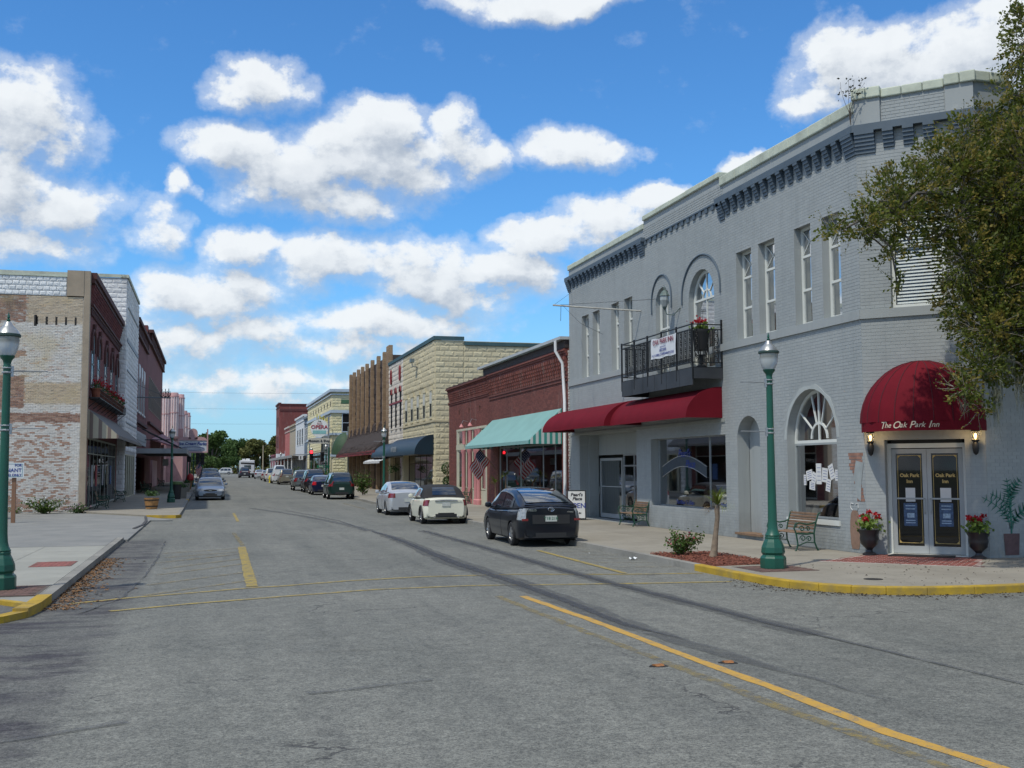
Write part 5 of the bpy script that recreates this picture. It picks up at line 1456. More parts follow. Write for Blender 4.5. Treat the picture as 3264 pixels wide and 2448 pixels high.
for a, b in w5:
    w = window(B, YB, a, b, 5.28, 6.98, .03, CREAM, MATS.get('black_glass') or mat('black_glass', (.01, .01, .012), .55, spec=.15), .06, (), (6.2,))
    mb = MB(); mb.obox(YB, a + .05, b - .05, 6.2, 6.92, .055, .075); mb.build('blind', mat('cream_blind', (.52, .52, .47), .8), w)
    mb = MB(); mb.obox(YB, a - .15, b + .1, 7.02, 7.28, 0, .09); mb.obox(YB, a - .1, b + .1, 5.16, 5.27, 0, .1); mb.build('lintel', TAN, w)
RTR = mat('oxblood_trim', (.25, .045, .05), .6, .15, 3)
for a, b in w3:
    w = window(B, YB, a, b, 5.12, 7.8, .03, mat('black_glass', (.01, .01, .012), .55, spec=.15), mat('black_glass', (.01, .01, .012), .55, spec=.15), .05, (), (6.5,), arch=.28)
    mb = MB(); mb.tube([YB((a + b) / 2 - math.cos(math.pi * k / 10) * .36, 7.8 + math.sin(math.pi * k / 10) * .42, .11) for k in range(11)], .045, 6); mb.build('arch_trim', RTR, w)
    mb = MB(); mb.obox(YB, a - .05, b + .05, 5.0, 5.12, 0, .14); mb.build('sill', PALE, w)
mb = MB(); mb.obox(YB, 81.75, 87.6, 7.0, 7.14, .0, .09); mb.build('trim_band', RTR, B)
for a, b in ov:
    c = (a + b) / 2; mb = MB(); n = 18
    mb.add([YB(c + .2 * math.cos(6.283 * k / n), 9.22 + .5 * math.sin(6.283 * k / n), .08) for k in range(n)], [tuple(range(n))]); o = mb.build('oval_window', MATS['black_glass'], B)
    mb = MB(); mb.tube([YB(c + .24 * math.cos(6.283 * k / n), 9.22 + .56 * math.sin(6.283 * k / n), .1) for k in range(n + 1)], .055, 6, cap=False); mb.build('frame', RTR, o)
fl_ = thing('floodlight', 'small grey floodlight high on the tan block facade', 'floodlight', (13.9, 75.5, 9.3))
mb = MB(); mb.box(13.45, 13.7, 75.2, 75.8, 9.35, 9.6); mb.build('housing', mat('floodlight_grey', (.14, .18, .19), .5), fl_)
mb = MB(); mb.tube([(14, 75.5, 9.05), (13.6, 75.5, 9.05), (13.58, 75.5, 9.36)], .04, 6); mb.build('arm', METAL, fl_)
aw = barrel(B, YB, 69.65, 81.2, 4.15, 2.85, 1.3, NAVY, label='near navy vinyl awning')
text('lettering', 'ANTIQUES', mat('grey_print', (.3, .33, .35), .6), .5, YB(80.0 - 2.0, 3.3, 1.3), (0, -1, 0), aw, .003, up=(.0, 0, 1), bold=.005)
aw2 = barrel(B, YB, 81.3, 89.0, 3.95, 2.85, 1.3, NAVY, label='far navy vinyl awning')
w = window(B, YB, 70.0, 81.0, 0.05, 2.95, -.4, mat('brown_frame', (.10, .07, .05), .6), GLASS_D, .08, (72, 74.2, 76.4, 78.6), (2.3,), name='shopfront')
w = window(B, YB, 82, 87.4, 0.05, 2.9, -.4, MATS['brown_frame'], GLASS_D, .08, (83.8, 85.6), (), name='shopfront')
mb = MB()
for s in (70.6, 73.0, 75.2, 77.6, 79.8): mb.obox(YB, s, s + .5, .1, 2.2, -1.4, -1.2)
mb.build('interior_panel', mat('tan_panel', (.26, .21, .14), .8), B)
# white fabric awning, low
sa = thing('fabric_awning', 'small white scalloped awning standing out under the navy awnings', 'awning', (13, 88, 2.6))
mb = MB(); mb.sheet([[(13.95 - 1.5 * f, y, 2.85 - .3 * f * f + .02 * math.sin(y * 4)) for f in (0, .25, .5, .75, 1)] for y in [83 + .5 * k for k in range(19)]]); mb.build('canvas', WHITE, sa, smooth=True)
mb = MB(); mb.sheet([[(12.45, y, z) for z in (2.55, 2.38)] for y in [83 + .5 * k for k in range(19)]]); mb.build('valance', WHITE, sa)

# --- brown building with brick ribs and shingle mansard
B = thing('ribbed_building', 'tall brown shingled building with tan brick ribs rising past the roof', 'building', (14, 101, 0))
SH = mat('brown_shingle', (.06, .043, .036), .9, .3, 2.5, bump=.4, bscale=8, islands=.3)
RIB = brick_mat('tan_rib_brick', (.30, .20, .12), (.40, .28, .17), (.2, .16, .12), .3)
mb = MB(); mb.box(14.3, 32, 88.12, 116, -.3, 11.2); mb.build('wall', mat('shingle_base', (.05, .038, .033), .9, .2, 2), B)
PR_ = plane((14.3, 0), (0, 1))
masonry(B, PR_, 88.2, 115.5, 5.6, 11.3, .45, .3, [], SH, proud=.06, gap=.02, n_ind=60, name='shingle', jitter=.6, seed=30)
me = bpy.data.meshes.new('rib')
for i, s in enumerate((88.2, 91.9, 95.3, 99.0, 102.5, 105.6, 108.6, 111.8, 114.6)):
    wd = 3.1 if i == 0 else 1.25
    zt = 12.0 if i == 0 else 11.75
    r_ = MB(); r_.box(13.98, 14.28, s - (0 if i == 0 else .6), s - (0 if i == 0 else .6) + (1.4 if i == 0 else wd * .28), 0, zt)
    o = r_.build('rib', mat('rib_mortar', (.27, .2, .13), .9), B)
    P2 = plane((13.98, 0), (0, 1)); s0 = s - (0 if i == 0 else .6); s1 = s0 + (1.4 if i == 0 else wd * .28)
    mb = MB()
    for k in range(int(zt / .15)):
        mb.obox(P2, s0, s1, k * .15, k * .15 + .13, 0, .02); mb.obox(plane((13.98, s0), (1, 0), (0, -1)), 0, .3, k * .15, k * .15 + .13, 0, .02)
    mb.build('brick_courses', RIB, o, kind='stuff')
# mansard skirt: shingle rows, flaring
rows_n = 14; sh = MB()
rr = random.Random(31)
for r_ in range(rows_n):
    f0, f1 = r_ / rows_n, (r_ + 1) / rows_n
    def prof(f): return (14.2 - 1.35 * f ** 1.7, 6.0 - 2.55 * f)
    (xa, za), (xb, zb) = prof(f0), prof(f1)
    y = 88.3 + rr.uniform(0, .3)
    while y < 115.3:
        wdt = rr.uniform(.25, .5); dz = rr.uniform(0, .2)
        sh.add([(xa - .02, y, za), (xa - .02, y + wdt - .03, za), (xb - .12, y + wdt - .03, zb - dz), (xb - .12, y, zb - dz), (xb, y, zb - dz), (xb, y + wdt - .03, zb - dz)], [(0, 3, 2, 1), (3, 4, 5, 2)])
        y += wdt
ms = sh.build('mansard_shingles', SH, B, kind='stuff')
mb = MB(); mb.add([(14.45, 88.25, 6.0), (12.9, 88.25, 3.4), (14.45, 88.25, 3.4), (14.45, 115.3, 6.0), (12.9, 115.3, 3.4), (14.45, 115.3, 3.4)], [(0, 1, 2), (3, 5, 4), (0, 3, 4, 1), (1, 4, 5, 2)]); mb.build('mansard_frame', mat('shingle_base', (.05, .038, .033)), B)
mb = MB(); mb.box(12.78, 12.9, 88.2, 115.4, 3.14, 3.45); mb.box(12.9, 14, 88.2, 88.3, 3.14, 3.4); mb.build('fascia', mat('red_fascia', (.26, .03, .035), .6, .15, 1), B)
w = window(B, PR_, 88.3, 115.5, .3, 3.1, .02, MATS['brown_frame'], GLASS_D, .08, [89.5 + 1.6 * k for k in range(16)], (), name='shopfront')
mb = MB(); mb.box(14.3, 14.54, 88.2, 115.6, 0, .5); mb.build('brick_riser', RIB, B)
# green dome awning at the far corner of it
mb = MB(); rows = []
for j in range(9):
    a = math.pi / 2 * j / 8
    rows.append([(13.95 - 1.5 * math.sin(math.pi * k / 12) * math.cos(a), 116.9 - 1.7 * math.cos(math.pi * k / 12) * math.cos(a), 3.5 + 2.35 * math.sin(a)) for k in range(13)])
mb.sheet(rows); mb.build('awning', mat('dark_green_canvas', (.03, .07, .035), .7, .2, 2), B, smooth=True, label='dark green dome awning at the far end')
mb = MB(); mb.box(14.3, 32, 116.02, 118.3, -.3, 6.5); mb.build('end_wing', mat('green_grey_paint', (.12, .14, .11), .8), B)

# --- opera corner building across the side street
YEB = rock_mat('yellow_block', (.62, .57, .34), (.68, .63, .41), dm=.1)
YEM = mat('yellow_mortar', (.60, .55, .36), .9, .1, 1)
BW = mat('pale_blue_trim', (.42, .50, .58), .6, .08, 2)
B = thing('opera_building', 'yellow rock-faced corner building with pale blue bands and square vents', 'building', (14, 147, .35))
vents = [(132.0 + 3.75 * i, 133.3 + 3.75 * i, 9.45, 10.1, 0) for i in range(8)]
upw = [(134 + 5.2 * i, 135.6 + 5.2 * i, 6.5, 8.4, 0) for i in range(5)]
ops = vents + [(133, 161, .5, 4.2, 0)]
shell(B, YB, 131, 163.8, 11.2, ops, YEM, 18)
masonry(B, YB, 131.02, 163.8, .5, 11.1, .7, .35, ops + [(130, 164, 8.55, 9.0, 0), (130, 164, 5.95, 6.3, 0)], YEB, proud=.05, gap=.006, n_ind=60, name='block', rock=1, jitter=.25, seed=40)
PO = plane((14, 131), (1, 0), (0, -1))
ops_o = [(1.15, 3.3, 6.35, 8.6, 0), (1.05, 3.3, 9.75, 10.2, 0), (6, 8.2, 6.35, 8.6, 0)]
masonry(B, PO, 0, 17.9, .5, 11.1, .7, .35, ops_o + [(0, 18, 8.62, 9.0, 0), (0, 18, 5.95, 6.3, 0)], YEB, proud=.05, gap=.006, n_ind=100, name='block', rock=1, jitter=.25, seed=41)
for za, zb, d in ((11.12, 11.45, .3), (10.75, 10.88, .18), (8.62, 8.95, .2), (5.98, 6.25, .22)):
    mb = MB(); mb.obox(YB, 131 - d, 163.8, za, zb, 0, d); mb.obox(PO, 0, 17.9, za, zb, 0, d); mb.build('band', BW, B)
for v in vents:
    mb = MB(); mb.obox(YB, v[0], v[1], v[2], v[3], -.05, -.02); mb.build('vent', MATS['black_glass'], B)
for a, b, c, d, _ in (ops_o[0], ops_o[2]): window(B, PO, a, b, c, d, .02, BW, MATS['black_glass'], .09, (), (7.45,))
mb = MB(); mb.obox(PO, 1.05, 3.3, 9.75, 10.2, 0, .06); mb.build('sign_board', mat('green_sign', (.06, .14, .07), .6), B, label='long green board under the roofline')
for i in range(9): mb = MB(); mb.obox(YB, 131.6 + i * .9, 131.75 + i * .9, 8.25, 8.5, 0, .1); mb.build('dentil', BW, B)
mb = MB(); mb.sheet([[YB(133.6 + 1.3 * math.cos(math.pi * k / 10), 3.6 + 2.4 * math.sin(math.pi * k / 10), d) for k in range(11)] for d in (.02, .9)]); mb.build('arched_awning', mat('slate_awning', (.07, .09, .1), .7), B)
window(B, YB, 133, 161, .5, 4.2, -.05, MATS['brown_frame'], GLASS_D, .1, (137, 141, 145, 149, 153, 157), (3.3,), name='shopfront')
pr = thing('gate_pier', 'squat yellow block pier with a white cap at the street corner', 'pier', (14.4, 127.5, .3))
mb = MB(); mb.box(13.7, 15.1, 127, 128.2, .2, 3.4); mb.build('core', YEM, pr)
masonry(pr, plane((13.7, 127), (1, 0), (0, -1)), 0, 1.4, .4, 3.3, .7, .32, [], YEB, proud=.08, gap=.02, n_ind=30, name='block', rock=1)
mb = MB(); mb.box(13.55, 15.25, 126.85, 128.35, 3.4, 3.75); mb.build('cap', BW, pr)
# round opera sign on brackets
og = thing('opera_sign', 'round white and teal opera sign with gilt letters standing on top', 'sign', (12.4, 130, 6.7))
mb = MB(); n = 32
mb.add([(12.42 + 1.02 * math.cos(6.283 * k / n), 129.9, 6.75 + 1.05 * math.sin(6.283 * k / n)) for k in range(n)] + [(12.42 + 1.02 * math.cos(6.283 * k / n), 130.1, 6.75 + 1.05 * math.sin(6.283 * k / n)) for k in range(n)], [tuple(range(n)), tuple(reversed(range(n, 2 * n)))] + [(k, n + k, n + (k + 1) % n, (k + 1) % n) for k in range(n)])
mb.build('disc', mat('sign_white', (.78, .80, .76), .6, .05), og)
mb = MB(); mb.box(11.65, 13.2, 129.88, 129.895, 6.1, 6.5); mb.build('teal_band', mat('sign_teal', (.25, .52, .50), .6), og)
CR = mat('crimson_print', (.36, .015, .03), .6)
text('lettering', 'OPERA', CR, .6, (12.42, 129.88, 6.88), (1, 0, 0), og, .01, bold=.012, sx=1.05)
text('lettering', 'OLD', mat('salmon_print', (.5, .2, .15), .6), .3, (12.42, 129.88, 7.3), (1, 0, 0), og, .01)
text('lettering', 'THE', PRINT_K, .2, (12.42, 129.88, 7.56), (1, 0, 0), og, .01)
mb = MB(); mb.box(11.2, 13.6, 129.9, 130.1, 4.95, 5.6); mb.build('board', mat('sign_cream', (.52, .50, .42), .6), og)
text('lettering', 'Museum & Shop', PRINT_K, .38, (12.4, 129.88, 5.27), (1, 0, 0), og, .01, bold=.008)
YL = mat('gilt_yellow', (.55, .50, .12), .5)
for i, x in enumerate((12.15, 12.65, 13.1)): text('lettering', 'I' if i == 0 else 'N', YL, .75, (x, 129.98, 8.1 - .16 * i), (1, 0, 0), og, .04, bold=.02)
mb = MB(); mb.tube([(11.3, 130, 5.0), (11.3, 130, 3.8)], .06, 6); mb.tube([(13.5, 130, 8.2), (13.5, 130, .4)], .1, 8); mb.tube([(13.5, 130, 6.7), (14, 131, 6.7)], .05, 5); mb.build('frame', METAL, og)

# --- farther row
def simple_block(name, lab, y0, y1, zt, m, P=YB, depth=15, wins=(), trim=None, wm=None, cat='building', z_low=4.4, lowm=None):
    B = thing(name, lab, cat, P(y0, 0))
    mb = MB(); wall(mb, P, y0 + .01, y1 - .01, -.3, zt, [(a, b, c, d, 0) for a, b, c, d in wins], .3)
    mb.obox(P, y0 + .01, y0 + .3, -.3, zt, -depth, -.3); mb.obox(P, y1 - .3, y1 - .01, -.3, zt, -depth, -.3); mb.obox(P, y0 + .3, y1 - .3, zt - .5, zt - .4, -depth, -.3)
    mb.build('wall', m, B)
    mb = MB(); mb.obox(P, y0, y1, zt, zt + .3, -.4, .2); mb.obox(P, y0, y1, zt - .7, zt - .55, 0, .1); mb.build('cornice', trim or m, B)
    for a, b, c, d in wins: window(B, P, a, b, c, d, .01, trim or WHITE, MATS['black_glass'], .1, (), ((c + d) / 2,))
    if z_low:
        mb = MB(); mb.obox(P, y0 + .2, y1 - .2, .4, z_low - .8, .01, .05); mb.build('shopfront', MATS['black_glass'], B)
        mb = MB()
        for k in range(int((y1 - y0) / 2.5)): mb.obox(P, y0 + .3 + k * 2.5, y0 + .5 + k * 2.5, .4, z_low - .8, .05, .1)
        mb.build('mullion', trim or WHITE, B)
    return B
simple_block('narrow_building', 'narrow slate blue building squeezed beside the yellow corner block', 164, 169.9, 9.5, mat('slate_wall', (.12, .16, .2), .8), wins=[(165, 166.4, 6, 8.2), (167.4, 168.8, 6, 8.2)])
simple_block('white_building', 'white two-storey building with three tall dark windows', 170, 187.5, 10.1, mat('white_wall', (.62, .64, .64), .8), wins=[(172, 174.4, 5.8, 8.4), (176.6, 179, 5.8, 8.4), (181.2, 183.6, 5.8, 8.4)])
simple_block('tan_building', 'plain tan stucco building between the white and the salmon ones', 187.6, 201.5, 9.4, mat('tan_stucco', (.38, .32, .23), .85))
simple_block('salmon_building', 'salmon pink building with pale bands in the far row', 201.6, 214, 9.5, mat('salmon_wall', (.42, .12, .10), .85), trim=mat('pale_trim', (.5, .45, .4), .8))
Bt = simple_block('tall_brick_building', 'tall dark maroon brick building above the far row', 233, 244, 15.6, brick_mat('maroon_brick', (.18, .05, .045), (.23, .07, .06)), depth=20, wins=[(235.5, 237, 11, 13), (239.5, 241, 11, 13), (235.5, 237, 6.5, 9), (239.5, 241, 6.5, 9)], trim=mat('maroon_trim', (.10, .03, .03), .8))
mb = MB(); mb.box(14.02, 34, 232.9, 233, 14.2, 14.6); mb.box(14.02, 34, 232.85, 233, 15.5, 15.7); mb.build('brick_band', MATS['maroon_trim'], Bt)
mb = MB(); mb.box(13.4, 17.5, 230, 232.8, 3.9, 5.2); mb.prism([(15, 229.95), (16.4, 229.95), (16.4, 230), (15, 230)], 5.2, 5.8); mb.build('white_awning_sign', WHITE, Bt)
simple_block('low_brick_building', 'low purple-red brick building at the end of the right row', 246, 262, 5.0, mat('plum_wall', (.22, .07, .09), .85), z_low=3.5)
mb = MB(); mb.box(17.5, 19, 190, 193, 9.4, 11.0); tag(mb.build('rooftop_unit', mat('rooftop_grey', (.5, .52, .53), .6)), 'pale grey boxy unit on the roof behind the tan stucco building', 'rooftop unit')
cn = thing('long_canopy', 'long dark flat canopy along the far right shops', 'canopy', (13, 200, 3.9))
mb = MB(); mb.box(11.9, 13.98, 166, 228, 3.75, 4.0); mb.build('roof', mat('canopy_dark', (.05, .045, .04), .8), cn)
mb = MB(); mb.box(11.8, 11.9, 166, 228, 3.72, 4.12); mb.build('fascia', mat('canopy_edge', (.25, .25, .24), .7), cn)
for k in range(8):
    mb = MB(); mb.tube([(12, 168 + k * 8.4, .6), (12, 168 + k * 8.4, 3.75)], .07, 6); mb.build('post', WHITE, cn)

# ================================================================ left row
def old_wall_mat():
    m, t, b = principled('flaking_painted_brick')
    geo = t.node('ShaderNodeNewGeometry'); pos = geo.outputs['Position']; x, y, z = t.xyz(pos)
    oi = t.node('ShaderNodeObjectInfo')
    r = t.math('FRACT', t.math('ADD', geo.outputs['Random Per Island'], oi.outputs['Random']))
    n = t.noise(pos, 1.3, 8, .7); n2 = t.noise(pos, 9, 4, .7)
    brick = t.mix(r, (.20, .10, .07), (.40, .25, .18))
    tanb = t.mix(r, (.40, .29, .17), (.54, .42, .26))
    white = t.mix(r, (.56, .535, .49), (.70, .68, .63))
    def band(v, a, b_, s=.06): return t.math('MULTIPLY', t.ramp(v, a - s, a + s), t.ramp(v, b_ + s, b_ - s))
    zz = t.math('MULTIPLY_ADD', t.math('SUBTRACT', n, .5), .35, z)
    xx = t.math('MULTIPLY_ADD', t.math('SUBTRACT', n2, .5), .25, x)
    # amount of paint left, by zone
    low = t.ramp(zz, 4.3, 4.15); top = t.ramp(zz, 8.85, 8.95)
    paint = t.math('MULTIPLY_ADD', low, -.17, .90)
    paint = t.math('SUBTRACT', paint, t.math('MULTIPLY', band(zz, 4.2, 4.62), .75))
    leftc = t.ramp(xx, -8.35, -8.5)
    red = t.math('MULTIPLY', leftc, t.math('MAXIMUM', t.math('MAXIMUM', band(zz, 4.85, 6.4), band(zz, 7.25, 7.6)), t.math('MULTIPLY', top, .8)))
    paint = t.math('SUBTRACT', paint, t.math('MULTIPLY', red, .62))
    paint = t.math('ADD', paint, t.math('MULTIPLY', band(xx, -6.35, -5.8), .2))
    paint = t.math('SUBTRACT', paint, t.math('MULTIPLY', t.ramp(zz, 1.2, .1), .18))
    flake = t.math('MULTIPLY_ADD', r, .7, t.math('MULTIPLY', t.math('ADD', n, n2), .38))
    f = t.ramp(t.math('SUBTRACT', t.math('MULTIPLY', paint, 1.15), flake), -.12, .12)
    c = t.mix(f, brick, white)
    tz = t.math('MULTIPLY', t.math('MAXIMUM', band(zz, 5.05, 6.1), t.math('MULTIPLY', top, .9)), t.ramp(xx, -8.5, -8.35))
    c = t.mix(t.math('MULTIPLY', tz, .8), c, tanb)
    ye = t.ramp(t.noise(pos, .7, 5, .6), .5, .66)
    c = t.mix(t.math('MULTIPLY', t.math('MULTIPLY', ye, t.ramp(zz, 4.6, 5.2)), .5), c, (.54, .44, .25))
    dk = t.math('MULTIPLY', t.ramp(t.noise(pos, .9, 6, .7), .5, .7), t.ramp(xx, -7.6, -8.6))
    c = t.mix(t.math('MULTIPLY', dk, t.math('MULTIPLY_ADD', top, .5, .1)), c, (.05, .045, .04))
    t.l.new(c, b.inputs['Base Color']); b.inputs['Roughness'].default_value = .92
    bn = t.node('ShaderNodeBump'); bn.inputs['Strength'].default_value = .6; bn.inputs['Distance'].default_value = .015
    t.l.new(n2, bn.inputs['Height']); t.l.new(bn.outputs[0], b.inputs['Normal'])
    return m
OLD = old_wall_mat()
B = thing('brick_corner_building', 'two-storey brick building with flaking whitewashed side wall and striped awning', 'building', (-5.7, 55.9, 0))
PL = plane((-5.7, 0), (0, 1), (1, 0))
PLS_ = plane((-5.7, 55.9), (-1, 0), (0, -1))
Y2 = 74.6
lw_ = [(57.55, 58.75), (60.6, 61.8), (64.7, 65.9), (68.5, 69.7), (72.2, 73.4)]
ops = [(a, b, 5.95, 8.3, .4) for a, b in lw_] + [(57.2, 73.9, 0, 3.55, 0)]
DB = brick_mat('brown_brick', (.15, .045, .045), (.22, .075, .07), st=.12)
mb = MB(); wall(mb, PL, 56.3, Y2, -.2, 11.2, ops, .4); mb.obox(PLS_, .3, 20, -.2, 10.2, -.35, -.02); mb.obox(PL, Y2 - .35, Y2, -.2, 11.0, -20, -.4); mb.obox(PL, 56.3, Y2 - .3, 10.0, 10.1, -20, -.4)
mb.build('wall', mat('brown_mortar', (.12, .06, .05), .9), B)
mb = MB(); mb.obox(PL, 57, Y2 - .4, -.05, 0.0, -8, -.4); mb.obox(PL, 56.6, Y2 - .4, .0, 9.5, -3.6, -3.5); mb.build('interior', DARKIN, B)
masonry(B, PLS_, .25, 20, .0, 10.22, .22, .0765, [(2.28, 2.4, 8.8, 9.3, 0)] + [(.52 + i * .43, .6 + i * .43, 8.85, 9.25, 0) for i in range(5)], OLD, proud=.03, base=-.03, gap=.013, n_ind=300, jitter=.25, seed=50)
mb = MB(); mb.obox(PLS_, 2.28, 2.4, 8.7, 9.4, -.011, -.008)
for i in range(5): mb.obox(PLS_, .5 + i * .43, .61 + i * .43, 8.84, 9.26, -.011, -.008)
mb.build('joist_holes', DARKIN, B, kind='stuff')
mb = MB(); mb.obox(PLS_, .2, 20, -.2, 10.2, -.06, -.012); mb.build('lime_mortar', mat('lime_mortar', (.58, .54, .47), .95, .15, 2, dirt=(.3, .24, .18), dirt_amt=.4), B)
masonry(B, PL, 56.35, Y2, 0, 9.5, .215, .0765, ops, DB, proud=.007, gap=.011, n_ind=0, seed=51)
mb = MB(); mb.obox(PLS_, .22, .98, 10.26, 11.5, -.4, .05); mb.obox(PLS_, -.06, .22, 0, 11.5, -.4, .03); mb.build('corner_pilaster', mat('tan_render', (.33, .27, .20), .85, .12, 1.5, bump=.3, bscale=8), B)
WBK = rock_mat('white_block', (.62, .63, .62), (.74, .75, .74), dirt=(.12, .12, .11), dm=.45)
mb = MB(); mb.obox(PLS_, .98, 20, 10.24, 11.2, -.4, -.03); mb.build('parapet', mat('white_mortar', (.42, .42, .41), .9), B)
masonry(B, PLS_, 1.0, 20, 10.24, 11.16, .3, .23, [], rock_mat('mouldy_white_block', (.62, .64, .64), (.74, .76, .76), dirt=(.03, .03, .03), dm=.8), proud=.05, base=-.03, gap=.012, n_ind=0, name='block', rock=1, seed=52)
mb = MB(); mb.obox(PLS_, .98, 20, 11.17, 11.27, -.45, .05); mb.build('coping', COPE, B)
# facade cornice
mb = MB()
for za, zb, d in ((11.2, 11.5, .32), (11.02, 11.18, .22), (9.9, 10.0, .2), (9.78, 9.88, .12)): mb.obox(PL, 56.3, Y2 + .1, za, zb, -.1, d)
mb.build('cornice', mat('dark_cornice', (.085, .035, .032), .85, .2, 3), B)
cm = MB()
for k in range(6): cm.box(.0, .05 + .035 * k, 0, .12, .16 * k * .9, .16 * (k + 1) * .9 - .01)
me_ = cm.mesh('corbel'); me_.materials.append(DB)
for k in range(40):
    o = bpy.data.objects.new('corbel', me_); COL.objects.link(o); o.parent = B; o.location = (0, 56.6 + k * .45 - 55.9, 10.08)
dm = MB(); dm.box(0, .1, 0, .16, 0, .25); me_ = dm.mesh('dentil'); me_.materials.append(MATS['dark_cornice'])
for k in range(50):
    o = bpy.data.objects.new('dentil', me_); COL.objects.link(o); o.parent = B; o.location = (0, 56.6 + k * .36 - 55.9, 9.5)
qn = MB()
for i in range(14): qn.obox(PL, 56.3, 56.42 if i % 2 else 56.6, 9.35 + i * .13, 9.35 + i * .13 + .09, 0, .03)
qn.build('quoin', mat('pale_quoin', (.5, .42, .34), .85, .2), B)
for a, b in lw_:
    w = window(B, PL, a, b, 5.95, 8.3, .0, mat('grey_blue_frame', (.2, .24, .26), .6), GLASS, .08, (), (7.2,), arch=.4, curtain=mat('dim_curtain', (.12, .12, .12), .9))
    mb = MB(); c = (a + b) / 2
    mb.tube([PL(a - .25, 7.8, .06)] + [PL(c - math.cos(math.pi * k / 10) * .85, 8.15 + math.sin(math.pi * k / 10) * .75, .06) for k in range(11)] + [PL(b + .25, 7.8, .06)], .08, 6); mb.tube([PL(c, 8.9, .08), PL(c, 9.2, .08)], .1, 6)
    mb.build('hood_mould', mat('dark_cornice', (.085, .035, .032)), w)
# flower shelf with pots
fs = thing('flower_balcony', 'iron shelf of terracotta pots below the left upper windows', 'balcony', (-5.4, 65, 5.6))
mb = MB()
mb.box(-5.68, -5.15, 56.7, 73.9, 5.42, 5.47); mb.tube([(-5.15, 56.7, 5.85), (-5.15, 73.9, 5.85)], .02, 5); mb.tube([(-5.15, 56.7, 5.65), (-5.15, 73.9, 5.65)], .015, 5)
for k in range(36): mb.tube([(-5.15, 56.75 + k * .49, 5.45), (-5.15, 56.75 + k * .49, 5.85)], .012, 4)
for k in range(9): mb.tube([(-5.69, 57 + k * 2.1, 5.0), (-5.2, 57 + k * 2.1, 5.42)], .02, 5)
mb.build('shelf', DARKIRON, fs)
TERRA = mat('terracotta', (.27, .09, .05), .85, .2, 6)
def leaf_cloud(n, fx, size, seed=1, aspect=.6):
    r = random.Random(seed); mb = MB()
    for _ in range(n):
        p = fx(r); a = Vector((r.gauss(0, 1), r.gauss(0, 1), r.gauss(0, 1))).normalized(); b = a.orthogonal().normalized()
        b = (Matrix.Rotation(r.uniform(0, 6.28), 3, a) @ b); c = a.cross(b); s = size * r.uniform(.6, 1.3)
        mb.add([Vector(p) - b * s, Vector(p) + c * s * aspect - b * s * .1, Vector(p) + b * s, Vector(p) - c * s * aspect + a * s * .15], [(0, 1, 2, 3)])
    return mb
def leaf_material(name, c0, c1, rough=.55, trans=.25):
    m, t, b = principled(name)
    geo = t.node('ShaderNodeNewGeometry'); r = geo.outputs['Random Per Island']
    n = t.ramp(t.noise(geo.outputs['Position'], 1.1, 3, .6), .35, .65)
    c = t.mix(t.math('MULTIPLY_ADD', r, .6, t.math('MULTIPLY', n, .4)), c0, c1)
    t.l.new(c, b.inputs['Base Color']); b.inputs['Roughness'].default_value = rough
    b.inputs['Specular IOR Level'].default_value = .3
    tl = t.node('ShaderNodeBsdfTranslucent'); mx = t.node('ShaderNodeMixShader'); mx.inputs[0].default_value = trans
    t.l.new(c, tl.inputs[0]); t.l.new(b.outputs[0], mx.inputs[1]); t.l.new(tl.outputs[0], mx.inputs[2]); t.l.new(mx.outputs[0], t.n['Material Output'].inputs[0])
    return m
LEAF_R = leaf_material('red_petal', (.30, .005, .012), (.48, .02, .03)); LEAF_G = leaf_material('geranium_leaf', (.06, .13, .02), (.20, .27, .05))
LEAF_D = leaf_material('shrub_leaf', (.03, .07, .02), (.07, .13, .035)); LEAF_W = leaf_material('white_petal', (.6, .6, .58), (.75, .75, .72)); LEAF_P = leaf_material('pink_petal', (.45, .06, .12), (.55, .15, .2))
where = ('at the near end', 'second from the near end', 'third from the near end', 'fourth from the near end', 'third from the far end', 'second from the far end', 'at the far end')
for k in range(7):
    y = 57.6 + k * 2.55
    t_ = thing('flower_pot', 'terracotta pot of red flowers on the iron shelf, ' + where[k], 'flower pot', (-5.42, y, 5.47), 0, 'terracotta pots on the iron shelf')
    mb = MB(); mb.lathe([(.17, 0), (.24, .42), (.28, .43), (.28, .5), (.22, .5)], (-5.42, y, 5.47), 12); mb.build('pot', TERRA, t_, smooth=True)
    leaf_cloud(60, lambda r: (-5.4 + r.gauss(0, .15), y + r.gauss(0, .3), 6.05 + r.gauss(0, .1)), .07, k).build('foliage', LEAF_D, t_)
    leaf_cloud(70, lambda r: (-5.33 + r.gauss(0, .14), y + r.gauss(0, .36), 6.2 + abs(r.gauss(0, .13))), .06, k + 20).build('flowers', LEAF_R, t_)
AWS = stripes_mat('tan_striped_canvas', (.36, .33, .25), (.17, .13, .11), 2.4, 0, .6)
shed_awning(B, PL, 56.5, 75.6, 4.9, 3.62, 1.45, mat('grey_brown_canvas', (.16, .15, .14), .85, .1, 1), mat('grey_brown_canvas', (.16, .15, .14)), AWS, .16, label='grey-brown awning with striped ends')
w = window(B, PL, 57.2, 73.9, .05, 3.55, -.06, mat('pale_green_frame', (.36, .38, .34), .7), GLASS_D, .1, (58.6, 60.4, 62.5, 64.5, 67, 69, 71.5), (2.75,), name='shopfront')
for k, (y, cc) in enumerate(((59.4, (.3, .32, .34)), (61.6, (.3, .02, .03)), (65.3, (.3, .3, .32)), (68, (.2, .18, .12)), (70.4, (.05, .12, .3)))):
    mb = MB(); mb.obox(PL, y, y + .8, 1.1, 2.2, -.03, -.02); mb.build('window_poster', mat('left_poster_%d' % k, cc, .6, .4, 8), w)

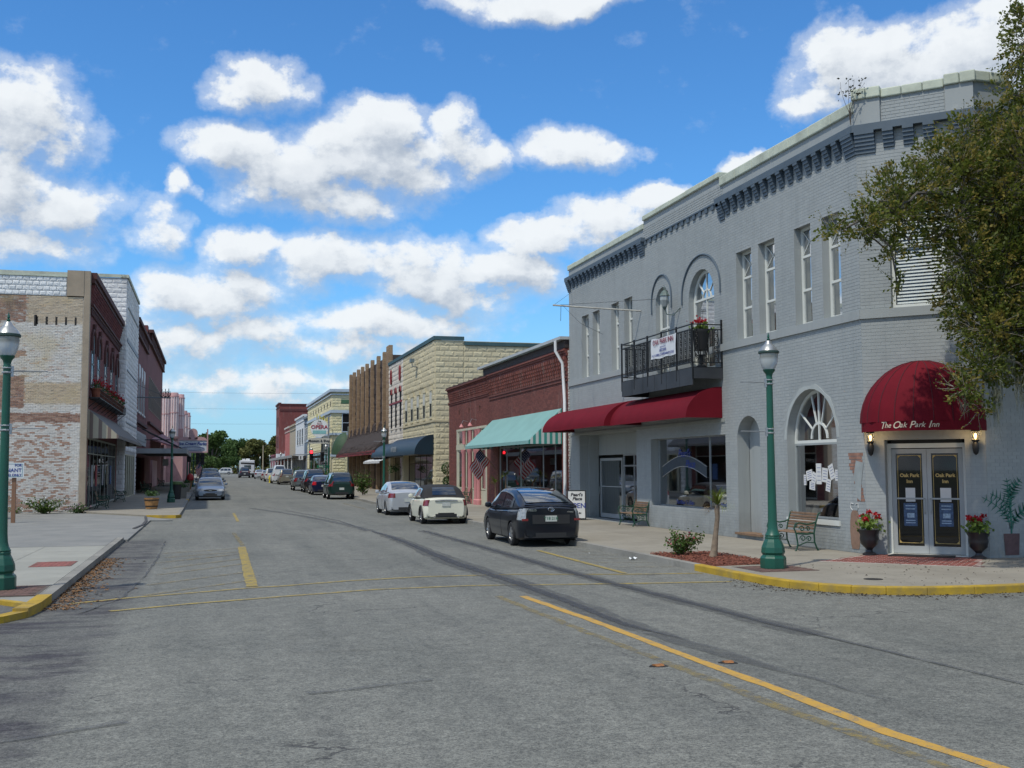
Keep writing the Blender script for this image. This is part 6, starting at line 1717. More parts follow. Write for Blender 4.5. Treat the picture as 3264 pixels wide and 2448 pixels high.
# white rock-faced building behind it
B = thing('white_block_building', 'taller white rock-faced block building behind the brown brick one', 'building', (-5.3, 74.8, 0))
PW = plane((-5.3, 0), (0, 1), (1, 0)); PWS = plane((-5.3, 74.8), (-1, 0), (0, -1))
ops = [(75.6, 86.0, -.1, 3.0, 0)]
shell(B, PW, 74.8, 86.8, 14.4, ops, mat('white_mortar', (.42, .42, .41)), 18)
masonry(B, PW, 74.82, 86.8, .1, 14.3, .6, .31, ops + [(75, 87, 10.2, 10.6, 0)], WBK, proud=.06, gap=.014, n_ind=90, name='block', rock=1, seed=60)
masonry(B, PWS, 0, 17.9, .1, 14.3, .6, .31, [], WBK, proud=.05, gap=.0064, n_ind=160, name='block', rock=1, seed=61)
mb = MB(); mb.obox(PW, 74.7, 86.85, 14.4, 14.6, -.4, .1); mb.obox(PWS, .0, 18, 14.4, 14.6, -.02, .1); mb.build('coping', COPE, B)
mb = MB(); mb.obox(PW, 75.2, 86.4, 10.25, 10.5, 0, .1)
for z in (5.0, 8.4, 12.5): mb.obox(PW, 75.5, 86, z, z + .09, .0, .1)
mb.build('band', mat('grey_band', (.3, .33, .36), .7), B)
for k in range(6):
    mb = MB(); mb.obox(PW, 76.0 + k * 1.9, 76.35 + k * 1.9, .1, 3.0, -.3, .0); mb.build('post', CREAM, B)
w = window(B, PW, 75.6, 86.0, .1, 3.0, -.06, CREAM, GLASS_D, .08, (78, 80.5, 83), (), name='shopfront')
# maroon brick pair
RBD = MATS['maroon_brick'] if 'maroon_brick' in MATS else DB
B = thing('maroon_brick_building', 'dark maroon brick building with tall narrow windows in the left row', 'building', (-5.5, 87, 0))
PM = plane((-5.5, 0), (0, 1), (1, 0))
wn = [(88.6 + 3.4 * k, 90.0 + 3.4 * k, 6.6, 10.4, 0) for k in range(4)]
shell(B, PM, 87, 103.5, 13.2, wn + [(88, 102.5, 0, 3.0, 0)], DB, 16)
mb = MB()
for za, zb, d in ((13.2, 13.5, .35), (12.3, 12.5, .2), (5.6, 5.8, .2)): mb.obox(PM, 87, 103.5, za, zb, -.1, d)
for k in range(20): mb.obox(PM, 87.3 + k * .8, 87.6 + k * .8, 12.5, 13.1, 0, .2)
mb.build('cornice', MATS['dark_cornice'], B)
for a, b, c, d, _ in wn:
    w = window(B, PM, a, b, c, d, .0, WHITE, MATS['black_glass'], .08, (), (9.3,))
    mb = MB(); mb.obox(PM, a + .06, b - .06, 9.35, 10.3, .05, .07); mb.build('pale_shutter', WHITE, w)
    mb = MB(); mb.obox(PM, a - .1, b + .1, 6.45, 6.6, 0, .12); mb.build('sill', WHITE, w)
mb = MB(); mb.obox(PM, 88, 102.6, 4.0, 5.0, 0, .1)
for k in range(12): mb.obox(PM, 88.2 + k * 1.2, 88.8 + k * 1.2, 4.3, 4.8, .1, .16)
mb.build('lattice_panel', mat('pale_lattice', (.42, .44, .44), .7), B)
B = thing('maroon_brick_building', 'tallest dark maroon brick building with many close-set windows and notched parapet', 'building', (-5.5, 104, 0))
wn = [(107 + 2.5 * k, 108.5 + 2.5 * k, 7.6, 10.7, 0) for k in range(11)]
shell(B, PM, 103.6, 137.6, 14.6, wn, DB, 18)
mb = MB()
for za, zb, d in ((14.6, 14.9, .4), (13.6, 13.75, .25), (6.2, 6.4, .25)): mb.obox(PM, 106, 137.7, za, zb, -.1, d)
for k in range(30): mb.obox(PM, 106.6 + k * 1.03, 107 + k * 1.03, 13.75, 14.5, 0, .25)
mb.build('cornice', MATS['dark_cornice'], B)
for a, b, c, d, _ in wn: window(B, PM, a, b, c, d, .0, mat('tan_frame', (.25, .2, .16), .7), MATS['black_glass'], .1, (), ((c + d) / 2,))
mb = MB(); mb.box(-6.6, -5.5, 103.7, 105.2, 13.2, 15.0); mb.build('chimney', DB, B)
# pink building with silo-like fluted towers
B = thing('pink_building', 'pink art deco corner building with clustered fluted towers', 'building', (-5, 146, 0))
PK = mat('pink_stucco', (.50, .31, .31), .8, .12, 1.2, dirt=(.3, .15, .15), dirt_amt=.35); PKL = mat('pale_pink_stucco', (.68, .60, .60), .7, .08, 2)
mb = MB(); mb.box(-22, -3.2, 146, 190, -.3, 7.2); mb.box(-22, -5.2, 138, 145.9, -.3, 5); mb.build('wall', PK, B)
for i, (x, y, r_, z1, z0) in enumerate(((-5.35, 145.8, .5, 11.7, 5.6), (-4.35, 145.8, .5, 11.7, 6.0), (-3.62, 147.2, .45, 11.6, 5.4), (-3.25, 151, .42, 9.7, 4.8), (-2.9, 154, .4, 9.6, 4.8))):
    mb = MB(); mb.lathe([(.08, z0 - .8), (r_ * .7, z0 - .1), (r_, z0), (r_, z1), (r_ * .9, z1 + .06)], (x, y, 0), 12); tw = mb.build('fluted_tower', PK, B, smooth=True)
    for q in range(5):
        a = -math.pi / 2 + (q - 2) * .55
        mb = MB(); mb.tube([(x + math.cos(a) * r_, y + math.sin(a) * r_, z0 + .2), (x + math.cos(a) * r_, y + math.sin(a) * r_, z1 - .4)], .1, 6); mb.build('flute', PKL, tw)
    for z in (z1 - .5, z0 + (z1 - z0) * .55): 
        mb = MB(); mb.lathe([(r_ + .1, z), (r_ + .1, z + .14)], (x, y, 0), 12); mb.build('ring', PK, tw)
mb = MB(); mb.box(-3.9, -2.4, 150, 158, -.3, 5.2); mb.build('porch', PK, B)
mb = MB(); mb.add([(-5.4, 137.7, 6.3), (-5.4, 112, 5.0), (-2.2, 112, 3.9), (-2.2, 137.7, 4.2), (-5.4, 137.7, 6.2), (-5.4, 112, 4.85), (-2.2, 112, 3.75), (-2.2, 137.7, 4.05)], [(0, 1, 2, 3), (7, 6, 5, 4), (1, 5, 6, 2), (2, 6, 7, 3), (0, 4, 5, 1), (3, 7, 4, 0)])
tag(mb.build('sloped_canopy', mat('pink_canopy', (.30, .14, .15), .7, .2, 2)), 'sloping dusty pink canopy over the sidewalk before the pink building', 'canopy')
mb = MB(); mb.box(-5.5, -5.3, 113, 123, 0.3, 2.9); tag(mb.build('pink_shopfront', PK), 'flat pink wall panel under the left canopy', 'wall panel')
cn = thing('flat_canopy', 'flat grey steel canopy shading the left sidewalk', 'canopy', (-3.5, 100, 3.4))
mb = MB(); mb.box(-5.45, -1.75, 88, 111, 3.25, 3.35); mb.build('roof', mat('canopy_dark', (.05, .045, .04)), cn)
mb = MB(); mb.box(-5.45, -1.65, 87.9, 88, 3.2, 3.58); mb.box(-1.75, -1.65, 88, 111, 3.2, 3.58); mb.build('fascia', mat('grey_fascia', (.26, .28, .29), .6), cn)
mb = MB()
for y in (90, 98, 106): mb.tube([(-1.8, y, 3.5), (-5.48, y, 5.4)], .03, 5)
mb.build('tie_rod', DARKIRON, cn)
# parlour sign in pink frame hanging over the left sidewalk
sg = thing('parlor_sign', 'pink framed oval-topped hanging sign with blue script over the left sidewalk', 'sign', (-1.35, 100, 4))
mb = MB(); mb.box(-2.5, -.2, 99.95, 100.1, 3.55, 4.5); mb.build('panel', mat('sign_pale_blue', (.50, .55, .60), .6), sg)
mb = MB()
for q in ((-2.62, -2.5, 3.45, 4.6), (-.2, -.08, 3.45, 5.5), (-2.5, -.2, 3.42, 3.55), (-2.5, -.2, 4.5, 4.62)): mb.box(q[0], q[1], 99.9, 100.15, q[2], q[3])
n = 14
for x0, r0, h0 in ((-1.35, .38, .9), (-2.0, .5, .2), (-.75, .5, .2)):
    pts = [(x0 - r0, 4.62)] + [(x0 - math.cos(math.pi * k / n) * r0, 4.62 + (h0 - .35 if h0 > .5 else 0) + math.sin(math.pi * k / n) * (.38 if h0 > .5 else .2)) for k in range(n + 1)] + [(x0 + r0, 4.62)]
    N_ = len(pts); mb.add([(x, 99.93, z) for x, z in pts] + [(x, 100.12, z) for x, z in pts], [tuple(range(N_)), tuple(reversed(range(N_, 2 * N_)))] + [(k, N_ + k, N_ + (k + 1) % N_, (k + 1) % N_) for k in range(N_)])
mb.build('frame', mat('sign_pink', (.50, .32, .32), .6, .1), sg)
text('lettering', 'Ice Cream Parlor', PRINT_B, .34, (-1.35, 99.93, 4.22), (1, 0, 0), sg, .01, shear=.3, bold=.008)
mb = MB(); mb.tube([(-1.35 + .95 * math.cos(6.283 * k / 24), 99.92, 3.8 + .15 * math.sin(6.283 * k / 24)) for k in range(25)], .02, 5, cap=False); mb.build('scroll', PRINT_B, sg)
mb = MB(); mb.tube([(-5.4, 100.02, 4.55), (-2.6, 100.02, 4.55)], .04, 6); mb.build('bracket', DARKIRON, sg)
# thin bracket sign pole with ornaments
sp = thing('bracket_pole', 'thin iron bracket with birds-and-scroll ornament high over the left sidewalk', 'bracket', (-4.5, 90, 7.3))
mb = MB(); mb.tube([(-5.3, 86, 7.35), (-3.2, 96, 7.95)], .05, 6); mb.tube([(-5.3, 86, 8.3), (-3.3, 95.5, 7.95)], .02, 4); mb.build('pole', DARKIRON, sp)
mb = MB()
for k in range(3):
    x = -3.75 + .22 * k; y = 93.5 + 1.05 * k; z = 7.8 + .1 * k
    for sg_ in (-1, 1): mb.tube([(x, y, z), (x + sg_ * .18, y, z + .25), (x + sg_ * .1, y, z + .5), (x, y, z + .3)], .025, 4)
    mb.tube([(x, y, z), (x, y, z + .7)], .03, 4)
mb.build('ornament', DARKIRON, sp)
# ================================================================ vehicles
TYRE = mat('tyre_rubber', (.014, .014, .015), .8, .15, 10)
RIM = mat('alloy_rim', (.42, .43, .44), .3, .1, 8, metal=.8)
CGLASS = mat('car_window_glass', (.012, .016, .02), .03, .1, 1, spec=1.0, coat=1.0)
CLITE = mat('red_lamp_lens', (.17, .006, .01), .15, .1, 9, spec=.8, coat=.6)
CCLEAR = mat('clear_lamp_lens', (.45, .47, .48), .12, .1, 9, spec=.9, coat=.8)
PLASTIC = mat('black_trim_plastic', (.02, .02, .021), .6, .1, 6)
PLATE = mat('licence_plate', (.50, .52, .48), .5, .1, 12)
CHROME = mat('chrome', (.6, .6, .6), .12, .05, 4, metal=1)
def paint(name, col, metal=.3): return mat(name, col, .3, .05, 1.2, metal=metal, coat=.5, spec=.3, dirt=tuple(c * .9 + .004 for c in col), dirt_amt=.3)

def lerp_tab(tab, x):
    if x <= tab[0][0]: return tab[0][1]
    for (a, b), (c, d) in zip(tab, tab[1:]):
        if x <= c: return b + (d - b) * (x - a) / (c - a) if c > a else d
    return tab[-1][1]
def smooth_poly(pts, per=5):
    """Catmull-Rom through the profile points"""
    out = []
    P = [pts[0]] + list(pts) + [pts[-1]]
    for i in range(1, len(P) - 2):
        p0, p1, p2, p3 = (Vector(p) for p in P[i - 1:i + 3])
        for k in range(per):
            t = k / per
            q = .5 * ((2 * p1) + (p2 - p0) * t + (2 * p0 - 5 * p1 + 4 * p2 - p3) * t * t + (3 * p1 - p0 - 3 * p2 + p3) * t ** 3)
            if k == 0: q = p1.copy()
            out.append((q.x, q.y))
    out.append(tuple(pts[-1])); return out

def car(name, label, cat, L, W, top, cab, axles, wr, m, loc, rz=0, gl=(), rear=(0, 1), front=(0, 1), zl=.2, group=None, trim=None, tail=None, head=None, tailz=(.8, 1.0), plate='', rims=RIM, tumble=.3, rack=False, roof=None, lowtrim=True, rearw=.8, headz=(.6, .75), handles=True, extra=None, tailw=.33):
    """axis: +y is the nose. top: (y,z) of bonnet/belt/boot line; cab: (y,z) of the roof line, tail to nose"""
    root = thing(name, label, cat, (0, 0, 0), 0, group)
    hw = W / 2; h = L / 2
    def wid(y):
        u = abs(y) / h
        return hw * (1 - .055 * u ** 3 - .17 * max(0, (u - .86) / .14) ** 2.2)
    ny = 34; ys = [-h + L * (.5 - .5 * math.cos(math.pi * i / ny)) * 1.0 for i in range(ny + 1)]
    tops = smooth_poly(top, 4)
    mb = MB(); rings = []
    for y in ys:
        w = wid(y); zt = lerp_tab(tops, y); u = abs(y) / h
        zb = zl + .1 * max(0, (u - .85) / .15) ** 2
        hh = zt - zb
        half = [(0, zb), (w * .86, zb), (w * .955, zb + .05), (w * .99, zb + hh * .32), (w, zb + hh * .52), (w * .985, zb + hh * .74), (w * .95, zb + hh * .9), (w * .88, zb + hh * .975), (w * .7, zt + .0), (w * .35, zt + .018), (0, zt + .024)]
        rings.append([(x, y, z) for x, z in half] + [(-x, y, z) for x, z in reversed(half[1:-1])])
    n = len(rings[0]); fs = []
    for i in range(ny):
        for k in range(n): fs.append((i * n + k, i * n + (k + 1) % n, (i + 1) * n + (k + 1) % n, (i + 1) * n + k))
    fs.append(tuple(range(n))[::-1]); fs.append(tuple(ny * n + k for k in range(n)))
    mb.add([p for r_ in rings for p in r_], fs)
    body = mb.build('body', m, root, local=True)
    bmx = bmesh.new(); bmx.from_mesh(body.data); bmesh.ops.recalc_face_normals(bmx, faces=bmx.faces); bmx.to_mesh(body.data); bmx.free()
    # wheel arches cut with a boolean
    cut = MB()
    for ya in axles:
        for sx in (-1, 1):
            cut.tube([(sx * (hw - .26), ya, wr), (sx * (hw + .1), ya, wr)], wr * 1.13, 20)
    co = cut.build('cutter', m)
    bo = body.modifiers.new('arch', 'BOOLEAN'); bo.object = co; bo.operation = 'DIFFERENCE'; bo.solver = 'EXACT'
    dg = bpy.context.evaluated_depsgraph_get()
    me = bpy.data.meshes.new_from_object(body.evaluated_get(dg)); old = body.data
    body.modifiers.clear(); body.data = me; bpy.data.objects.remove(co)
    shade(me, 32)
    # cabin
    cabp = smooth_poly(cab, 4)
    mb = MB(); rings = []; prof = []
    for y, z in cabp:
        zb = lerp_tab(tops, max(-h, min(h, y))) - .02; zt = max(z, zb + .002)
        wb = wid(y) * .93; wt = wb - (zt - zb) * tumble
        dz = min(.07, (zt - zb) * .5)
        ring = [(wb, zb), (wb + (wt - wb) * .5 + .012, (zb + zt) / 2 - dz * .3), (wt + .01, zt - dz), (wt - .05, zt - dz * .3), (wt - .16, zt), (wt * .4, zt + .02), (0, zt + .025)]
        prof.append((y, zt, zb, wb, wt, dz))
        rings.append([(x, y, zz) for x, zz in ring] + [(-x, y, zz) for x, zz in reversed(ring[:-1])])
    n = len(rings[0]); fs = []
    for i in range(len(rings) - 1):
        for k in range(n - 1): fs.append((i * n + k, i * n + k + 1, (i + 1) * n + k + 1, (i + 1) * n + k))
    mb.add([p for r_ in rings for p in r_], fs)
    cb = mb.build('roof', roof or m, root, smooth=35, local=True)
    def P_at(y):
        for a, b in zip(prof, prof[1:]):
            if a[0] <= y <= b[0]:
                f = (y - a[0]) / max(1e-6, b[0] - a[0]); return [p + (q - p) * f for p, q in zip(a, b)]
        return list(prof[0] if y < prof[0][0] else prof[-1])
    def side_pt(y, f, sx, out=.008):
        _, zt, zb, wb, wt, dz = P_at(y)
        z = zb + (zt - dz - zb) * f; x = wb + (wt + .01 - wb) * f + .014 * math.sin(math.pi * f)
        return (sx * (x + out), y, z)
    for i, (ya, yb) in enumerate(gl):
        for sx in (-1, 1):
            rows = []
            for k in range(9):
                y = ya + (yb - ya) * k / 8
                _, zt, zb, wb, wt, dz = P_at(y)
                fhi = .93 if zt - dz - zb > .12 else .5
                rows.append([side_pt(y, f, sx) for f in (.1, .35, .65, fhi)])
            g = MB(); g.sheet(rows if sx < 0 else rows[::-1]); g.build('side_window', CGLASS, root, smooth=True, local=True)
    def top_glass(f0, f1, nm, xf):
        # f0..f1: share of the cabin outline (0 = tail end, 1 = nose end)
        N = len(prof); rows = []
        for k in range(7):
            q = (f0 + (f1 - f0) * k / 6) * (N - 1); i = min(int(q), N - 2); f = q - i
            a, b = prof[i], prof[i + 1]; v = [p + (r_ - p) * f for p, r_ in zip(a, b)]
            ty, tz = b[0] - a[0], b[1] - a[1]; Ln = math.hypot(ty, tz) or 1; ny_, nz_ = -tz / Ln, ty / Ln
            row = []
            for j in range(9):
                u = (j / 4 - 1) * xf; x = u * v[4]; cr = .025 * (1 - u * u) - (.02 * max(0, abs(u) - .75) / .25)
                row.append((x, v[0] + ny_ * .014, v[1] + cr + nz_ * .014))
            rows.append(row)
        g = MB(); g.sheet(rows); return g.build(nm, CGLASS, root, smooth=True, local=True)
    top_glass(rear[0], rear[1], 'rear_window', rearw); top_glass(front[0], front[1], 'windscreen', .88)
    # wheels
    for ya in axles:
        for sx in (-1, 1):
            w_ = MB(); x1, x0 = sx * (hw - .01), sx * (hw - .21)
            prf = [(wr * .62, x1 - sx * .01), (wr * .9, x1), (wr, x1 - sx * .03), (wr, x0 + sx * .03), (wr * .9, x0), (wr * .3, x0)]
            vs = []; fs = []; nn = 24
            for r_, x in prf:
                for k in range(nn): a = 2 * math.pi * k / nn; vs.append((x, ya + r_ * math.cos(a), wr + r_ * math.sin(a)))
            for i in range(len(prf) - 1):
                for k in range(nn): fs.append((i * nn + k, i * nn + (k + 1) % nn, (i + 1) * nn + (k + 1) % nn, (i + 1) * nn + k))
            w_.add(vs, fs); wo = w_.build('wheel', TYRE, root, smooth=True, local=True)
            r2 = MB(); nn = 24; xr = x1 - sx * .035
            vs = [(xr, ya + wr * .63 * math.cos(6.2832 * k / nn), wr + wr * .63 * math.sin(6.2832 * k / nn)) for k in range(nn)]
            r2.add([(x - sx * .06, y, z) for x, y, z in vs], [tuple(range(nn))])
            for k in range(6):
                a = math.pi / 3 * k; c_, s_ = math.cos(a), math.sin(a)
                q = [(-.035, .03), (.035, .03), (.026, wr * .6), (-.026, wr * .6)]
                r2.hexa([(xr - sx * .03, ya + u * c_ - v * s_, wr + u * s_ + v * c_) for u, v in q] + [(xr + sx * .012, ya + u * c_ - v * s_, wr + u * s_ + v * c_) for u, v in q])
            r2.tube([(xr, ya + wr * .6 * math.cos(6.2832 * k / nn), wr + wr * .6 * math.sin(6.2832 * k / nn)) for k in range(nn + 1)], .018, 5, cap=False)
            r2.build('rim', [rims], wo, local=True)
    # lamps and plate: patches wrapped round the corners
    def corner_patch(y_end, z0, z1, xa, wrap, mm, nm, sx, zs=4):
        sgn = -1 if y_end < 0 else 1; rows = []
        for j in range(zs):
            z = z0 + (z1 - z0) * j / (zs - 1); row = []
            for k in range(8):
                f = k / 7
                yy = y_end + (-sgn) * wrap * max(0, (f - .45) / .55) ** 1.6
                w = wid(yy) if k > 2 else wid(y_end)
                zt = lerp_tab(tops, yy); zb2 = zl + .1 * max(0, (abs(yy) / h - .85) / .15) ** 2; q = (z - zb2) / (zt - zb2)
                fx = 1.0 if q < .6 else (1 - .05 * (q - .6) / .3 if q < .9 else .95 - .07 * (q - .9) / .1)
                x = xa + (w * fx - xa) * min(1, f / .5) ** .8
                row.append((sx * (x + .008 * (k > 2)), yy + sgn * .008, z))
            rows.append(row)
        if (sx > 0) == (sgn > 0): rows = rows[::-1]
        g = MB(); g.sheet(rows); return g.build(nm, mm, root, smooth=True, local=True)
    for sx in (-1, 1):
        if tail is not False: corner_patch(-h, tailz[0], tailz[1], hw - tailw, .28, tail or CLITE, 'tail_light', sx)
        if head is not False: corner_patch(h, headz[0], headz[1], hw - .5, .38, head or CCLEAR, 'headlight', sx)
        # mirrors
        ym = P_at(gl[-1][1])[0] - .12 if gl else .6; zm = lerp_tab(tops, ym) + .05
        mm_ = MB(); mm_.lathe([(.02, -.075), (.085, -.05), (.1, 0), (.085, .06), (.03, .08)], (sx * (wid(ym) + .08), ym, zm + .03), 8, sy=.6); mm_.tube([(sx * wid(ym) * .93, ym, zm - .03), (sx * (wid(ym) + .06), ym, zm)], .025, 5)
        mm_.build('mirror', m, root, smooth=True, local=True)
        if handles:
            for ya, yb in gl[:2]:
                hb = MB(); y = ya + .12; z = lerp_tab(tops, y) - .1; hb.tube([(sx * (wid(y) * .985 + .002), y - .07, z), (sx * (wid(y) * .985 + .022), y, z), (sx * (wid(y) * .985 + .002), y + .07, z)], .011, 5); hb.build('door_handle', m, root, local=True)
            for (ya, yb), (yc, yd) in zip(gl, gl[1:]):
                sm = MB(); ym2 = (yb + yc) / 2
                zt = lerp_tab(tops, ym2)
                pts = []
                for q in (.06, .32, .52, .74, .9):
                    f = {.06: .96, .32: .99, .52: 1, .74: .985, .9: .95}[q]; pts.append((sx * (wid(ym2) * f + .001), ym2, zl + (zt - zl) * q))
                sm.tube(pts, .005, 4); sm.build('door_seam', PLASTIC, root, local=True)
    if lowtrim:
        for sy in (-1, 1):
            t_ = MB(); z0 = zl + .07; rows = []
            for z in (z0, z0 + .13):
                rows.append([(x, sy * (h - .04 - .1 * (abs(x) / hw) ** 4 + .045), z) for x in [(-.8 + 1.6 * k / 10) * hw for k in range(11)]])
            t_.sheet(rows if sy < 0 else rows[::-1]); t_.build('bumper_trim', trim or PLASTIC, root, local=True)
    pl = MB(); zp = (plate[1] if isinstance(plate, tuple) else .62); pl.box(-.155, .155, -h - .022, -h - .008, zp, zp + .15)
    po = pl.build('licence_plate', PLATE, root, local=True)
    if isinstance(plate, tuple) and plate[0]:
        text('plate_text', plate[0], mat('plate_green', (.03, .14, .08), .6), .11, (0, -h - .024, zp + .075), (1, 0, 0), po, .001, bold=.002)
    if rack:
        rk = MB()
        for sx in (-1, 1):
            a, b = P_at(gl[0][0]), P_at(gl[-1][1] - .5); rk.tube([(sx * (a[4] - .12), a[0] + .1, a[1] + .02), (sx * (a[4] - .12), a[0] + .2, a[1] + .07), (sx * (b[4] - .12), b[0] - .15, b[1] + .07), (sx * (b[4] - .12), b[0], b[1] + .02)], .015, 5)
        rk.build('roof_rack', PLASTIC, root, local=True)
    if extra: extra(root, h, hw, lambda y: lerp_tab(tops, y), P_at, wid)
    root.location = loc; root.rotation_euler = (0, 0, rz)
    return root
G_R = 'cars parked along the right-hand kerb'
def at(y, x=8.45): return (x, y, RZ + rise(y))

# black hatchback
def ex_prius(root, h, hw, zt, P_at, wid):
    mb = MB(); mb.hexa([(-.66, -h + .18, 1.05), (.66, -h + .18, 1.05), (.62, -h + .38, 1.12), (-.62, -h + .38, 1.12), (-.66, -h + .16, 1.09), (.66, -h + .16, 1.09), (.62, -h + .4, 1.16), (-.62, -h + .4, 1.16)]); bevel(mb.build('spoiler', MATS['black_car_paint'], root, local=True), .012)
    mb = MB(); mb.tube([(.08 * math.cos(6.283 * k / 16), -h - .018, .97 + .053 * math.sin(6.283 * k / 16)) for k in range(17)], .009, 5, cap=False); mb.tube([(.03 * math.cos(6.283 * k / 16), -h - .018, .975 + .05 * math.sin(6.283 * k / 16)) for k in range(17)], .007, 5, cap=False); mb.tube([(.06 * math.cos(6.283 * k / 16), -h - .018, 1.0 + .018 * math.sin(6.283 * k / 16)) for k in range(17)], .006, 5, cap=False)
    mb.build('badge', CHROME, root, local=True)
    text('badge_text', 'PRIUS', CHROME, .085, (-.5, -h - .014, .95), (1, 0, 0), root, .002, bold=.003)
    text('badge_text', 'HYBRID', CHROME, .05, (.52, -h - .014, .9), (1, 0, 0), root, .002, bold=.001)
    mb = MB(); mb.box(-.5, .5, -h - .014, -h - .004, .6, .83); mb.build('plate_recess', PLASTIC, root, local=True)
    mb = MB(); mb.tube([(0, -.15, 1.5), (0, -.35, 1.66)], .007, 4); mb.build('antenna', PLASTIC, root, local=True)
    for sx in (-1, 1):
        mb = MB(); mb.box(sx * (hw - .26), sx * (hw - .1), -h - .02, -h + .03, .68, .735); mb.build('lamp_base', CLITE, root, local=True)
car('parked_car', 'black hatchback with clear tail lamps and a citrus licence plate, nearest parked car', 'car', 4.46, 1.76,
    [(-2.23, .98), (-2.1, 1.02), (-1.6, 1.0), (0, .95), (.9, .93), (1.35, .95), (1.75, .86), (2.1, .7), (2.23, .56)],
    [(-2.12, 1.03), (-1.95, 1.12), (-1.3, 1.33), (-.6, 1.46), (.1, 1.5), (.55, 1.45), (1.1, 1.2), (1.6, .94)], (-1.35, 1.35), .315, paint('black_car_paint', (.003, .005, .010), .1),
    (8.63, 29.6, RZ), R(-1.2), gl=[(-1.35, -.32), (-.26, .98)], rear=(.14, .42), front=(.72, .97), tail=mat('smoked_lens', (.26, .28, .29), .15, .3, 18, coat=.6), tailz=(.7, 1.0), tailw=.2, plate=('T18 21K', .66), zl=.17, group=G_R, extra=ex_prius)
# cream convertible
def ex_mini(root, h, hw, zt, P_at, wid):
    mb = MB(); mb.tube([(-.42, -h - .012, .86), (0, -h - .03, .875), (.42, -h - .012, .86)], .02, 6); mb.build('boot_handle', CHROME, root, local=True)
    for sx in (-1, 1):
        mb = MB(); mb.tube([(sx * .45, -h + .02, .26), (sx * .45, -h - .04, .26)], .045, 8); mb.build('exhaust', CHROME, root, local=True)
    for ya in (-1.24, 1.24):
        for sx in (-1, 1):
            mb = MB(); mb.tube([(sx * (wid(ya) * .995 + .004), ya + .365 * math.cos(a), .3 + .365 * math.sin(a)) for a in [math.pi * k / 14 for k in range(15)]], .035, 5); mb.build('arch_trim', PLASTIC, root, local=True)
    mb = MB(); mb.box(-.3, .3, -h - .012, -h - .004, .3, .42); mb.build('rear_vent', PLASTIC, root, local=True)
    text('badge_text', 'COOPER', CHROME, .05, (.5, -h - .014, .82), (1, 0, 0), root, .002)
car('parked_car', 'cream white two-door convertible with black fabric roof', 'car', 3.7, 1.72,
    [(-1.85, .9), (-1.7, .95), (-1.2, .97), (0, .93), (.7, .92), (1.3, .88), (1.7, .78), (1.85, .6)],
    [(-1.55, .96), (-1.38, 1.12), (-1.15, 1.3), (-.7, 1.39), (-.1, 1.42), (.3, 1.38), (.62, 1.12), (.85, .93)], (-1.24, 1.24), .3, paint('cream_car_paint', (.70, .69, .56), .0),
    at(41.75, 8.5), R(-1), gl=[(-.9, .6)], rear=(.08, .3), front=(.78, .95), tailz=(.68, .9), tailw=.17, plate=('', .66), zl=.18, group=G_R, roof=mat('black_fabric_roof', (.015, .015, .016), .85), extra=ex_mini, rearw=.6)
# silver sedan
car('parked_car', 'silver four-door sedan in front of the cream convertible', 'car', 4.55, 1.78,
    [(-2.27, .98), (-2.1, 1.04), (-1.6, 1.02), (-.5, .95), (.9, .92), (1.5, .88), (2.0, .76), (2.27, .58)],
    [(-1.75, 1.03), (-1.35, 1.2), (-.9, 1.38), (-.2, 1.46), (.2, 1.44), (.75, 1.25), (1.2, .93)], (-1.28, 1.3), .315, paint('silver_car_paint', (.5, .52, .54), .4),
    at(50.2, 8.5), R(-1), gl=[(-1.25, -.35), (-.28, .8)], rear=(.1, .42), front=(.68, .95), tailz=(.78, .98), plate=('', .6), zl=.17, group=G_R)
# dark green SUV
SUVT = [(-2.33, 1.0), (-2.1, 1.03), (0, 1.02), (.9, 1.02), (1.3, 1.03), (2.0, .97), (2.33, .7)]
SUVC = [(-2.3, 1.02), (-2.22, 1.35), (-2.08, 1.66), (-1.6, 1.74), (0, 1.76), (.45, 1.7), (.9, 1.35), (1.25, 1.04)]
car('parked_car', 'dark green boxy SUV with roof rails parked beyond the silver sedan', 'car', 4.7, 1.82, SUVT, SUVC, (-1.4, 1.4), .37, paint('dark_green_car_paint', (.006, .028, .022), .2),
    at(75.2, 8.5), R(-1), gl=[(-1.95, -1.2), (-1.12, -.15), (-.08, .85)], rear=(.06, .36), front=(.72, .95), tailz=(.85, 1.2), plate=('', .62), zl=.28, group=G_R, rack=True, rearw=.86)
car('parked_car', 'dark blue sedan with bright red tail lamps, ahead of the green SUV', 'car', 4.5, 1.76,
    [(-2.25, .98), (-2.1, 1.03), (-1.6, 1.0), (-.5, .95), (.9, .92), (1.5, .86), (2.0, .74), (2.25, .58)],
    [(-1.7, 1.02), (-1.3, 1.2), (-.9, 1.38), (-.2, 1.46), (.2, 1.44), (.75, 1.22), (1.2, .92)], (-1.28, 1.3), .31, paint('navy_car_paint', (.01, .014, .05), .3),
    at(86.0, 8.4), R(-1), gl=[(-1.25, -.35), (-.28, .8)], rear=(.1, .42), front=(.68, .95), tail=mat('bright_red_lens', (.5, .01, .02), .15, coat=.6), tailz=(.75, 1.0), plate=('', .62), group=G_R)
car('parked_car', 'tall two-tone black and tan SUV beyond the dark blue sedan', 'car', 5.0, 1.95, SUVT, [(a, z + .12) for a, z in SUVC], (-1.45, 1.45), .39, paint('black_suv_paint', (.02, .018, .02), .2),
    at(93.6, 8.5), R(-1), gl=[(-1.95, -1.2), (-1.12, -.15), (-.08, .85)], rear=(.06, .36), front=(.72, .95), tailz=(.9, 1.15), plate=('', .8), zl=.3, group=G_R, rack=True, trim=mat('tan_bumper', (.25, .2, .15), .5), rearw=.86)
